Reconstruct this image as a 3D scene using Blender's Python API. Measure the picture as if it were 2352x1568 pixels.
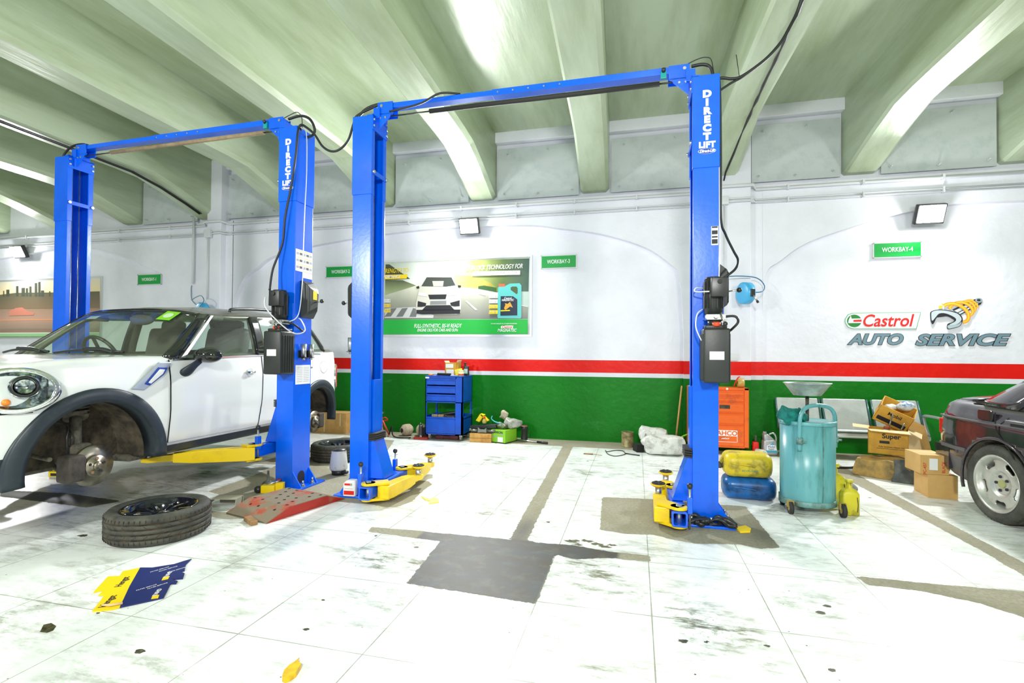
import bpy, bmesh, math, random
import numpy as np
from mathutils import Vector, Matrix, noise as mnoise
R = math.radians
PI = math.pi
random.seed(7)
for o in list(bpy.data.objects):
    bpy.data.objects.remove(o, do_unlink=True)
SC = bpy.context.scene
COL = SC.collection

# ---------------------------------------------------------------- camera
cam_d = bpy.data.cameras.new('camera')
cam_o = bpy.data.objects.new('camera', cam_d)
COL.objects.link(cam_o)
cr = Vector((0.970926766508922, 0.23926311448055915, 0.007374016923794223))
cu = Vector((-0.003496171558080837, -0.01662782765822166, 0.9998556356453691))
cf = Vector((-0.23935118729800778, 0.9708123801211186, 0.015307898046520002))
cam_o.matrix_world = Matrix(((cr.x, cu.x, -cf.x, 0), (cr.y, cu.y, -cf.y, 0), (cr.z, cu.z, -cf.z, 1.27993), (0, 0, 0, 1)))
cam_d.sensor_fit = 'HORIZONTAL'
cam_d.sensor_width = 36.0
cam_d.lens = 1156.371 / 2352 * 36.0
cam_d.shift_y = (798.4627 - 784) / 2352
cam_d.clip_start = 0.05
cam_d.clip_end = 200
SC.camera = cam_o

# ---------------------------------------------------------------- view and world
SC.view_settings.view_transform = 'Standard'
SC.view_settings.look = 'None'
SC.view_settings.exposure = -0.08
SC.view_settings.gamma = 1.0
SC.view_settings.use_curve_mapping = False
W = bpy.data.worlds.new('world')
SC.world = W
W.use_nodes = True
bg = W.node_tree.nodes['Background']
bg.inputs[0].default_value = (0.90, 1.0, 0.97, 1)
bg.inputs[1].default_value = 0.36

def area(name, loc, target, size, power, color=(1, 1, 1), sy=None, spread=180):
    d = bpy.data.lights.new(name, 'AREA')
    d.energy = power
    d.color = color
    d.size = size
    if sy:
        d.shape = 'RECTANGLE'
        d.size_y = sy
    d.spread = R(spread)
    o = bpy.data.objects.new(name, d)
    COL.objects.link(o)
    o.location = loc
    v = Vector(target) - Vector(loc)
    o.rotation_euler = v.to_track_quat('-Z', 'Y').to_euler()
    return o
# flood lamps of the wall behind the camera, aimed across the bays
area('flood_opposite', (-5.2, -1.6, 3.1), (-3.6, 5.5, 1.0), 0.5, 220, (1.0, 1.0, 0.97))
area('flood_opposite', (0.2, -2.0, 3.1), (-0.6, 6.5, 0.9), 0.5, 275, (1.0, 1.0, 0.97))
area('flood_opposite', (4.6, -1.2, 3.1), (2.2, 6.0, 1.0), 0.5, 130, (1.0, 1.0, 0.97))

# ---------------------------------------------------------------- materials
def nd(nt, t, **kw):
    n = nt.nodes.new(t)
    for k, v in kw.items():
        setattr(n, k, v)
    return n
def mat(name, col, rough=0.5, metal=0.0, col2=None, scale=6.0, amt=1.0, bump=0.0, bscale=40.0, coat=0.0, stretch=None,
        lo=0.4, hi=0.7, emit=None, estr=0.0, alpha=1.0, trans=0.0, spec=0.5, detail=6.0):
    m = bpy.data.materials.new(name)
    m.use_nodes = True
    nt = m.node_tree
    b = nt.nodes['Principled BSDF']
    b.inputs['Base Color'].default_value = (*col, 1)
    b.inputs['Roughness'].default_value = rough
    b.inputs['Metallic'].default_value = metal
    b.inputs['Coat Weight'].default_value = coat
    b.inputs['Specular IOR Level'].default_value = spec
    if trans:
        b.inputs['Transmission Weight'].default_value = trans
    if alpha < 1:
        b.inputs['Alpha'].default_value = alpha
    if emit:
        b.inputs['Emission Color'].default_value = (*emit, 1)
        b.inputs['Emission Strength'].default_value = estr
    if col2 or bump:
        tc = nd(nt, 'ShaderNodeTexCoord')
        src = tc.outputs['Object']
        if stretch:
            mp = nd(nt, 'ShaderNodeMapping')
            mp.inputs['Scale'].default_value = stretch
            nt.links.new(src, mp.inputs[0])
            src = mp.outputs[0]
    if col2:
        n = nd(nt, 'ShaderNodeTexNoise')
        n.inputs['Scale'].default_value = scale
        n.inputs['Detail'].default_value = detail
        n.inputs['Roughness'].default_value = 0.65
        nt.links.new(src, n.inputs['Vector'])
        r = nd(nt, 'ShaderNodeMapRange')
        r.inputs['From Min'].default_value = lo
        r.inputs['From Max'].default_value = hi
        r.inputs['To Max'].default_value = amt
        nt.links.new(n.outputs['Fac'], r.inputs['Value'])
        mx = nd(nt, 'ShaderNodeMix', data_type='RGBA')
        mx.inputs['A'].default_value = (*col, 1)
        mx.inputs['B'].default_value = (*col2, 1)
        nt.links.new(r.outputs['Result'], mx.inputs['Factor'])
        nt.links.new(mx.outputs['Result'], b.inputs['Base Color'])
    if bump:
        n2 = nd(nt, 'ShaderNodeTexNoise')
        n2.inputs['Scale'].default_value = bscale
        n2.inputs['Detail'].default_value = 4
        nt.links.new(src, n2.inputs['Vector'])
        bp = nd(nt, 'ShaderNodeBump')
        bp.inputs['Strength'].default_value = bump
        bp.inputs['Distance'].default_value = 0.01
        nt.links.new(n2.outputs['Fac'], bp.inputs['Height'])
        nt.links.new(bp.outputs['Normal'], b.inputs['Normal'])
    return m
def glassmat(name, tint, alpha, rough=0.03, ior=1.45):
    m = bpy.data.materials.new(name)
    m.use_nodes = True
    nt = m.node_tree
    nt.nodes.remove(nt.nodes['Principled BSDF'])
    out = [n for n in nt.nodes if n.type == 'OUTPUT_MATERIAL'][0]
    tr = nd(nt, 'ShaderNodeBsdfTransparent')
    tr.inputs[0].default_value = (*tint, 1)
    gl = nd(nt, 'ShaderNodeBsdfGlossy')
    gl.inputs['Roughness'].default_value = rough
    fr = nd(nt, 'ShaderNodeFresnel')
    gg = nd(nt, 'ShaderNodeNewGeometry')
    io = nd(nt, 'ShaderNodeMix', data_type='FLOAT')
    io.inputs['A'].default_value = ior
    io.inputs['B'].default_value = 1 / ior
    nt.links.new(gg.outputs['Backfacing'], io.inputs['Factor'])
    nt.links.new(io.outputs['Result'], fr.inputs[0])
    dirt = nd(nt, 'ShaderNodeBsdfDiffuse')
    dirt.inputs[0].default_value = (0.55, 0.58, 0.48, 1)
    m1 = nd(nt, 'ShaderNodeMixShader')
    m1.inputs[0].default_value = alpha
    nt.links.new(tr.outputs[0], m1.inputs[1])
    nt.links.new(dirt.outputs[0], m1.inputs[2])
    m2 = nd(nt, 'ShaderNodeMixShader')
    nt.links.new(fr.outputs[0], m2.inputs[0])
    nt.links.new(m1.outputs[0], m2.inputs[1])
    nt.links.new(gl.outputs[0], m2.inputs[2])
    nt.links.new(m2.outputs[0], out.inputs[0])
    return m

# ---------------------------------------------------------------- mesh helpers
class MB:
    """collects shapes, then links them as ONE mesh object"""
    def __init__(s):
        s.bm = bmesh.new()
    def _mi(s, fs, mi, smooth):
        for f in fs:
            f.material_index = mi
            f.smooth = smooth
    def box(s, c, d, rot=None, mi=0, bev=0.0, M=None):
        b = bmesh.new()
        bmesh.ops.create_cube(b, size=1)
        bmesh.ops.scale(b, vec=d, verts=b.verts)
        if bev:
            bmesh.ops.bevel(b, geom=b.edges[:] + b.verts[:], offset=bev, segments=2, affect='EDGES', profile=0.6)
        mt = Matrix.Translation(c)
        if rot is not None:
            mt = mt @ (rot if isinstance(rot, Matrix) else Matrix.Rotation(rot, 4, 'Z'))
        if M is not None:
            mt = M @ mt
        s.join(b, mt, mi, bev > 0.004)
        return s
    def join(s, b, mt, mi=0, smooth=False, keep=False):
        b.transform(mt)
        vm = {}
        for v in b.verts:
            vm[v] = s.bm.verts.new(v.co)
        for f in b.faces:
            try:
                nf = s.bm.faces.new([vm[v] for v in f.verts])
            except ValueError:
                continue
            nf.material_index = f.material_index if keep else mi
            nf.smooth = smooth
        b.free()
    def span(s, x0, x1, y0, y1, z0, z1, mi=0, bev=0.0):
        return s.box(((x0 + x1) / 2, (y0 + y1) / 2, (z0 + z1) / 2), (abs(x1 - x0), abs(y1 - y0), abs(z1 - z0)), mi=mi, bev=bev)
    def rings(s, rs, mi=0, smooth=True, cap=True, closed=True, loop=False):
        """rs: list of rings (lists of points, same count) bridged in order"""
        V = [[s.bm.verts.new(p) for p in r] for r in rs]
        n = len(V[0])
        pairs = list(zip(V[:-1], V[1:]))
        if loop:
            pairs.append((V[-1], V[0]))
        for a, b in pairs:
            for i in range(n if closed else n - 1):
                j = (i + 1) % n
                try:
                    f = s.bm.faces.new((a[i], a[j], b[j], b[i]))
                    f.material_index = mi
                    f.smooth = smooth
                except ValueError:
                    pass
        if cap and closed and not loop:
            for r in (V[0], V[-1]):
                try:
                    f = s.bm.faces.new(r)
                    f.material_index = mi
                except ValueError:
                    pass
        return s
    def cyl(s, p0, p1, r0, r1=None, n=20, mi=0, cap=True, smooth=True):
        r1 = r0 if r1 is None else r1
        p0, p1 = Vector(p0), Vector(p1)
        q = (p1 - p0).to_track_quat('Z', 'Y')
        rs = []
        for p, r in ((p0, r0), (p1, r1)):
            rs.append([p + q @ Vector((r * math.cos(2 * PI * i / n), r * math.sin(2 * PI * i / n), 0)) for i in range(n)])
        return s.rings(rs, mi, smooth, cap)
    def tube(s, pts, r, n=8, mi=0, cap=True, closed=False):
        pts = [Vector(p) for p in pts]
        rs = []
        up = None
        m = len(pts)
        for i, p in enumerate(pts):
            if closed:
                t = pts[(i + 1) % m] - pts[i - 1]
            else:
                t = (pts[min(i + 1, m - 1)] - pts[max(i - 1, 0)])
            if t.length < 1e-9:
                t = Vector((0, 0, 1))
            t.normalize()
            if up is None:
                up = t.orthogonal().normalized()
            else:
                up = (up - t * up.dot(t))
                up = up.normalized() if up.length > 1e-6 else t.orthogonal().normalized()
            sd = t.cross(up)
            rr = r(i / (m - 1)) if callable(r) else r
            rs.append([p + up * rr * math.cos(2 * PI * k / n) + sd * rr * math.sin(2 * PI * k / n) for k in range(n)])
        return s.rings(rs, mi, True, cap, loop=closed)
    def lathe(s, prof, c=(0, 0, 0), ax='Z', n=32, mi=0, M=None, sx=1.0, sy=1.0, cap=False, smooth=True):
        """prof: list of (r, h)"""
        rs = []
        for r, h in prof:
            ring = []
            for i in range(n):
                a = 2 * PI * i / n
                x, y = r * math.cos(a) * sx, r * math.sin(a) * sy
                v = Vector((x, y, h)) if ax == 'Z' else (Vector((h, x, y)) if ax == 'X' else Vector((x, h, y)))
                v = v + Vector(c)
                if M is not None:
                    v = M @ v
                ring.append(v)
            rs.append(ring)
        return s.rings(rs, mi, smooth, cap)
    def prism(s, poly, a, b, ax='Y', mi=0, M=None, smooth=False):
        """poly of 2D points extruded from a to b along ax"""
        def v3(p, t):
            v = {'X': (t, p[0], p[1]), 'Y': (p[0], t, p[1]), 'Z': (p[0], p[1], t)}[ax]
            v = Vector(v)
            return M @ v if M is not None else v
        A = [s.bm.verts.new(v3(p, a)) for p in poly]
        B = [s.bm.verts.new(v3(p, b)) for p in poly]
        n = len(poly)
        fs = [s.bm.faces.new(A), s.bm.faces.new(B[::-1])]
        for i in range(n):
            j = (i + 1) % n
            fs.append(s.bm.faces.new((A[j], A[i], B[i], B[j])))
        for f in fs:
            f.material_index = mi
            f.smooth = smooth
        return s
    def quad(s, pts, mi=0):
        f = s.bm.faces.new([s.bm.verts.new(p) for p in pts])
        f.material_index = mi
        return s
    def sphere(s, c, r, mi=0, sc=(1, 1, 1), n=20, M=None):
        b = bmesh.new()
        bmesh.ops.create_uvsphere(b, u_segments=n, v_segments=max(6, n // 2), radius=r)
        bmesh.ops.scale(b, vec=sc, verts=b.verts)
        mt = Matrix.Translation(c)
        if M is not None:
            mt = M @ mt
        s.join(b, mt, mi, True)
        return s
    def build(s, name, mats, parent=None, fix=True, keepnormals=False):
        if fix:
            bmesh.ops.recalc_face_normals(s.bm, faces=s.bm.faces[:])
        me = bpy.data.meshes.new(name)
        s.bm.to_mesh(me)
        s.bm.free()
        o = bpy.data.objects.new(name, me)
        for m in (mats if isinstance(mats, (list, tuple)) else [mats]):
            me.materials.append(m)
        COL.objects.link(o)
        if parent is not None:
            o.parent = parent
        return o
def tag(o, label=None, cat=None, group=None, kind=None):
    if label:
        o['label'] = label
    if cat:
        o['category'] = cat
    if group:
        o['group'] = group
    if kind:
        o['kind'] = kind
    return o
def thing(name, label, cat, loc=(0, 0, 0), rz=0.0, group=None):
    o = bpy.data.objects.new(name, None)
    o.empty_display_size = 0.1
    COL.objects.link(o)
    o.location = loc
    o.rotation_euler = (0, 0, rz)
    return tag(o, label, cat, group)
def struct(o):
    o['kind'] = 'structure'
    return o
def copy_tree(o, parent=None):
    c = o.copy()
    COL.objects.link(c)
    if parent is not None:
        c.parent = parent
    for ch in list(o.children):
        copy_tree(ch, c)
    return c
def bevmod(o, w=0.004, seg=2):
    m = o.modifiers.new('bevel', 'BEVEL')
    m.width = w
    m.segments = seg
    m.limit_method = 'ANGLE'
    m.angle_limit = R(35)
    return o
def smooth(o):
    for p in o.data.polygons:
        p.use_smooth = True
    return o
def catmull(pts, n=8, closed=False):
    pts = [Vector(p) for p in pts]
    out = []
    m = len(pts)
    rng = range(m if closed else m - 1)
    for i in rng:
        if closed:
            p0, p1, p2, p3 = pts[i - 1], pts[i], pts[(i + 1) % m], pts[(i + 2) % m]
        else:
            p0, p1, p2, p3 = pts[max(i - 1, 0)], pts[i], pts[i + 1], pts[min(i + 2, m - 1)]
        for k in range(n):
            t = k / n
            out.append(0.5 * ((2 * p1) + (-p0 + p2) * t + (2 * p0 - 5 * p1 + 4 * p2 - p3) * t * t + (-p0 + 3 * p1 - 3 * p2 + p3) * t ** 3))
    if not closed:
        out.append(pts[-1])
    return out
def rrect(w, h, r, n=4):
    """rounded rectangle centred at 0"""
    out = []
    for cx, cy, a0 in ((w / 2 - r, h / 2 - r, 0), (-w / 2 + r, h / 2 - r, 90), (-w / 2 + r, -h / 2 + r, 180), (w / 2 - r, -h / 2 + r, 270)):
        for k in range(n + 1):
            a = R(a0 + 90 * k / n)
            out.append((cx + r * math.cos(a), cy + r * math.sin(a)))
    return out
def text(body, size, mtl, M, parent=None, name='lettering', ext=0.0008, bold=0.0, shear=0.0, sx=1.0, align='CENTER', space=1.0, ysp=1.0):
    """lettering as a mesh; M places its XY plane (X reading direction, Y up)"""
    cu_ = bpy.data.curves.new(name, 'FONT')
    cu_.body = body
    cu_.size = size
    cu_.extrude = ext
    cu_.offset = bold
    cu_.shear = shear
    cu_.align_x = align
    cu_.align_y = 'CENTER'
    cu_.space_character = space
    cu_.space_line = ysp
    cu_.resolution_u = 4
    to = bpy.data.objects.new(name, cu_)
    COL.objects.link(to)
    bpy.context.view_layer.update()
    me = bpy.data.meshes.new_from_object(to.evaluated_get(bpy.context.evaluated_depsgraph_get()))
    bpy.data.objects.remove(to, do_unlink=True)
    bpy.data.curves.remove(cu_)
    me.transform(M @ Matrix.Diagonal((sx, 1, 1, 1)))
    me.materials.clear()
    me.materials.append(mtl)
    o = bpy.data.objects.new(name, me)
    COL.objects.link(o)
    if parent is not None:
        o.parent = parent
    return o
def plane(o, xd, yd):
    """matrix whose X axis is xd and Y axis is yd, at o"""
    x = Vector(xd).normalized()
    y = Vector(yd).normalized()
    z = x.cross(y)
    return Matrix(((x.x, y.x, z.x, o[0]), (x.y, y.y, z.y, o[1]), (x.z, y.z, z.z, o[2]), (0, 0, 0, 1)))
def crumple(o, amp, sc, seed=0):
    for v in o.data.vertices:
        p = v.co
        d = mnoise.noise_vector((p + Vector((seed, seed * 1.7, seed * 2.3))) * sc)
        v.co = p + d * amp
    return o
# ================================================================ ROOM
WY = 7.651
ZR1, ZR2, ZR3 = 1.2037, 1.0288, 0.9673
def wall_material():
    m = bpy.data.materials.new('painted_wall')
    m.use_nodes = True
    nt = m.node_tree
    b = nt.nodes['Principled BSDF']
    geo = nd(nt, 'ShaderNodeNewGeometry')
    sp = nd(nt, 'ShaderNodeSeparateXYZ')
    nt.links.new(geo.outputs['Position'], sp.inputs[0])
    nz = nd(nt, 'ShaderNodeTexNoise')
    nz.inputs['Scale'].default_value = 2.2
    nz.inputs['Detail'].default_value = 7
    nt.links.new(geo.outputs['Position'], nz.inputs['Vector'])
    ramp = nd(nt, 'ShaderNodeValToRGB')
    ramp.color_ramp.interpolation = 'CONSTANT'
    e = ramp.color_ramp.elements
    e[0].position = 0
    e[0].color = (0.0, 0.175, 0.004, 1)
    for z, c in ((ZR3, (0.72, 0.73, 0.80, 1)), (ZR2, (0.74, 0.006, 0.001, 1)), (ZR1, (0.80, 0.81, 0.88, 1))):
        k = e.new(z / 4)
        k.color = c
    e[-1].color = (0.80, 0.81, 0.88, 1)
    dv = nd(nt, 'ShaderNodeMath', operation='DIVIDE')
    dv.inputs[1].default_value = 4
    nt.links.new(sp.outputs['Z'], dv.inputs[0])
    nt.links.new(dv.outputs[0], ramp.inputs[0])
    hs = nd(nt, 'ShaderNodeHueSaturation')
    mr = nd(nt, 'ShaderNodeMapRange')
    mr.inputs['From Min'].default_value = 0.3
    mr.inputs['From Max'].default_value = 0.7
    mr.inputs['To Min'].default_value = 0.95
    mr.inputs['To Max'].default_value = 1.05
    nt.links.new(nz.outputs['Fac'], mr.inputs[0])
    nt.links.new(mr.outputs[0], hs.inputs['Value'])
    nt.links.new(ramp.outputs[0], hs.inputs['Color'])
    # pale scuffs in the green band
    sc = nd(nt, 'ShaderNodeTexNoise')
    sc.inputs['Scale'].default_value = 3.5
    sc.inputs['Detail'].default_value = 10
    sc.inputs['Roughness'].default_value = 0.75
    mp = nd(nt, 'ShaderNodeMapping')
    mp.inputs['Scale'].default_value = (0.6, 1, 1.6)
    nt.links.new(geo.outputs['Position'], mp.inputs[0])
    nt.links.new(mp.outputs[0], sc.inputs['Vector'])
    r2 = nd(nt, 'ShaderNodeMapRange')
    r2.inputs['From Min'].default_value = 0.60
    r2.inputs['From Max'].default_value = 0.76
    r2.inputs['To Max'].default_value = 0.35
    nt.links.new(sc.outputs['Fac'], r2.inputs[0])
    mx = nd(nt, 'ShaderNodeMix', data_type='RGBA')
    mx.inputs['B'].default_value = (0.12, 0.5, 0.22, 1)
    lt = nd(nt, 'ShaderNodeMath', operation='LESS_THAN')
    lt.inputs[1].default_value = ZR3
    nt.links.new(sp.outputs['Z'], lt.inputs[0])
    mu = nd(nt, 'ShaderNodeMath', operation='MULTIPLY')
    nt.links.new(lt.outputs[0], mu.inputs[0])
    nt.links.new(r2.outputs[0], mu.inputs[1])
    nt.links.new(mu.outputs[0], mx.inputs['Factor'])
    nt.links.new(hs.outputs[0], mx.inputs['A'])
    nt.links.new(mx.outputs['Result'], b.inputs['Base Color'])
    b.inputs['Roughness'].default_value = 0.4
    b.inputs['Specular IOR Level'].default_value = 0.25
    n2 = nd(nt, 'ShaderNodeTexNoise')
    n2.inputs['Scale'].default_value = 9
    n2.inputs['Detail'].default_value = 8
    nt.links.new(geo.outputs['Position'], n2.inputs['Vector'])
    bp = nd(nt, 'ShaderNodeBump')
    bp.inputs['Strength'].default_value = 0.35
    bp.inputs['Distance'].default_value = 0.02
    nt.links.new(n2.outputs['Fac'], bp.inputs['Height'])
    nt.links.new(bp.outputs['Normal'], b.inputs['Normal'])
    return m
M_wall = wall_material()
M_ceil = mat('limewashed_concrete', (0.49, 0.58, 0.42), 0.36, col2=(0.25, 0.31, 0.15), scale=2.2, lo=0.40, hi=0.74, amt=0.9, bump=0.7, bscale=9, stretch=(1, 0.16, 1), detail=9)
XL, XR, YB = -17.0, 9.0, -4.5
m = MB()
m.quad([(XL, WY, -0.02), (XR, WY, -0.02), (XR, WY, 4.9), (XL, WY, 4.9)])
m.quad([(XL, WY + 0.25, -0.02), (XR, WY + 0.25, -0.02), (XR, WY + 0.25, 4.9), (XL, WY + 0.25, 4.9)])
m.quad([(XL, WY, 4.9), (XR, WY, 4.9), (XR, WY + 0.25, 4.9), (XL, WY + 0.25, 4.9)])
struct(m.build('wall_back', M_wall))
# shallow relief around the arched recesses
def spandrel(n, x0, x1, arch, t=0.10, top=3.66):
    b = MB()
    Y0, Y1 = WY - t, WY + 0.02
    arch = [tuple(p)[:2] for p in catmull([(p[0], p[1], 0) for p in arch], 5)]
    poly = [(x0, 0.0), (arch[0][0], 0.0)] + arch + [(arch[-1][0], 0.0), (x1, 0.0)]
    # strips between arch and top so every face is convex
    def col(xa, za, xb, zb):
        b.prism([(xa, za), (xb, zb), (xb, top), (xa, top)], Y0, Y1)
    for p, q in zip(arch[:-1], arch[1:]):
        if q[0] - p[0] > 1e-4:
            col(p[0], p[1], q[0], q[1])
    if arch[0][0] > x0:
        b.prism([(x0, 0), (arch[0][0], 0), (arch[0][0], top), (x0, top)], Y0, Y1)
    if x1 > arch[-1][0]:
        b.prism([(arch[-1][0], 0), (x1, 0), (x1, top), (arch[-1][0], top)], Y0, Y1)
    bmesh.ops.remove_doubles(b.bm, verts=b.bm.verts[:], dist=1e-4)
    struct(b.build('trim_%d' % n, M_wall))
spandrel(1, -7.19, 1.18, [(-7.03, 1.5), (-7.02, 2.16), (-6.79, 2.63), (-6.52, 2.81), (-6.16, 3.0), (-5.1, 3.18), (-3.4, 3.31), (-1.73, 3.297), (-1.116, 3.21), (-0.52, 3.1), (0.113, 2.875), (0.482, 2.604), (0.603, 2.41), (0.66, 1.6)])
spandrel(2, 1.5, XR, [(1.69, 1.5), (1.715, 2.377), (1.926, 2.613), (2.25, 2.84), (2.78, 3.023), (3.29, 3.157), (3.93, 3.255), (4.73, 3.25), (6.4, 3.2), (7.6, 2.9), (8.2, 2.3), (8.3, 1.6)])
spandrel(3, XL, -7.49, [(-16.4, 1.6), (-16.2, 2.3), (-15.4, 2.8), (-14.0, 3.1), (-12.3, 3.25), (-10.9, 3.36), (-10.06, 3.26), (-8.88, 2.87), (-8.39, 2.62), (-8.13, 2.45), (-8.03, 2.1), (-8.0, 1.5)])
for n, (a, b_) in enumerate(((1.12, 1.52), (-7.49, -7.19)), 4):
    p = MB()
    p.span(a, b_, WY - 0.22, WY + 0.03, 0, 4.75, bev=0.012)
    struct(p.build('trim_%d' % n, M_wall))
# ceiling slab
ZS = 4.76
p = MB()
p.span(XL, XR, YB, WY + 0.25, ZS, ZS + 0.2)
struct(p.build('ceiling', M_ceil))
# concrete beams running out from the wall, haunched down at the wall
def beam(n, xr, w=0.42):
    b = MB()
    x0, x1 = xr - w, xr
    ch = 0.05
    ys = [(WY + 0.05, 3.74), (WY - 0.1, 3.75), (7.2, 3.86), (6.75, 3.99), (6.35, 4.085), (6.0, 4.10), (YB, 4.13)]
    rings = []
    for y, z in ys:
        dx = 0.031 * (WY - y)
        rings.append([(x0 + dx, y, ZS + 0.02), (x0 + dx, y, z + ch * 0.6), (x0 + dx + ch * 0.6, y, z), (x1 + dx - ch, y, z), (x1 + dx, y, z + ch), (x1 + dx, y, ZS + 0.02)])
    b.rings(rings, smooth=False)
    # thickened strip where beam meets slab
    struct(b.build('trim_%d' % n, M_ceil))
for k in range(-7, 4):
    beam(10 + k + 7, -0.40 + 1.755 * k)
# ---- floor
def seg_dist(px, py, poly):
    """signed distance, negative inside"""
    d = np.full(px.shape, 1e9)
    ins = np.zeros(px.shape, bool)
    n = len(poly)
    for i in range(n):
        ax, ay = poly[i]
        bx, by = poly[(i + 1) % n]
        ex, ey = bx - ax, by - ay
        t = np.clip(((px - ax) * ex + (py - ay) * ey) / (ex * ex + ey * ey + 1e-12), 0, 1)
        d = np.minimum(d, np.hypot(px - ax - t * ex, py - ay - t * ey))
        c = ((ay > py) != (by > py)) & (px < (bx - ax) * (py - ay) / (by - ay + 1e-12) + ax)
        ins ^= c
    return np.where(ins, -d, d)
BARE = [
    [(-1.012, 7.3), (-1.0, 7.0), (-0.921, 5.176), (-0.877, 3.997), (-0.849, 3.434), (-0.726, 3.382), (-0.751, 4.126), (-0.79, 5.212), (-0.856, 7.0), (-0.86, 7.3)],
    [(-1.894, 3.402), (-1.586, 3.417), (-1.351, 3.415), (-0.868, 3.42), (-0.747, 3.41), (-0.399, 3.429), (-0.165, 3.382), (0.089, 3.382), (0.091, 3.277), (-0.159, 3.273), (-0.371, 3.195), (-0.502, 3.239), (-1.291, 3.264), (-1.557, 3.279), (-1.889, 3.307)],
    [(-1.244, 2.614), (-0.495, 2.576), (-0.502, 3.239), (-0.481, 3.383), (-0.747, 3.436), (-1.309, 3.319)],
    [(-0.295, 4.664), (0.153, 4.714), (0.662, 4.689), (0.917, 4.706), (0.945, 3.74), (0.807, 3.688), (0.695, 3.738), (0.407, 3.677), (0.267, 3.707), (0.123, 3.775), (-0.06, 3.744), (-0.254, 3.785)],
    [(-4.048, 5.078), (-3.533, 5.127), (-2.987, 4.836), (-2.637, 4.853), (-2.306, 4.79), (-2.034, 4.772), (-1.957, 4.668), (-1.948, 4.469), (-1.921, 4.261), (-1.896, 4.07), (-1.96, 3.871), (-2.065, 3.88), (-2.202, 3.907), (-2.494, 3.906), (-3.0, 3.663), (-3.305, 3.712), (-3.752, 4.387)],
    [(-3.842, 3.883), (-3.879, 4.351), (-3.985, 4.999), (-3.207, 4.028), (-3.305, 3.712), (-3.684, 3.821)],
    [(-3.387, 3.409), (-3.102, 3.416), (-2.939, 3.326), (-3.068, 3.269), (-3.263, 3.293)],
    [(2.16, 7.3), (2.19, 6.518), (2.161, 5.996), (2.217, 4.814), (2.243, 4.107), (2.232, 3.637), (2.24, 3.2), (2.369, 3.2), (2.375, 3.87), (2.37, 4.532), (2.359, 5.884), (2.37, 6.406), (2.37, 7.3)],
    [(1.252, 3.378), (1.574, 3.375), (2.082, 3.393), (3.6, 3.42), (3.6, 2.5), (2.046, 2.724), (1.872, 3.052), (1.753, 3.171), (1.536, 3.25), (1.269, 3.266)],
    [(-5.715, 3.414), (-5.034, 3.494), (-4.307, 3.437), (-4.398, 3.219), (-5.457, 3.261)],
    [(-17, 7.08), (-3, 7.12), (1.2, 7.12), (9, 7.1), (9, 7.7), (-17, 7.7)],
    [(-4.3, 5.0), (-3.3, 5.05), (-3.2, 6.1), (-3.5, 6.9), (-4.4, 7.0)],
]
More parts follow.
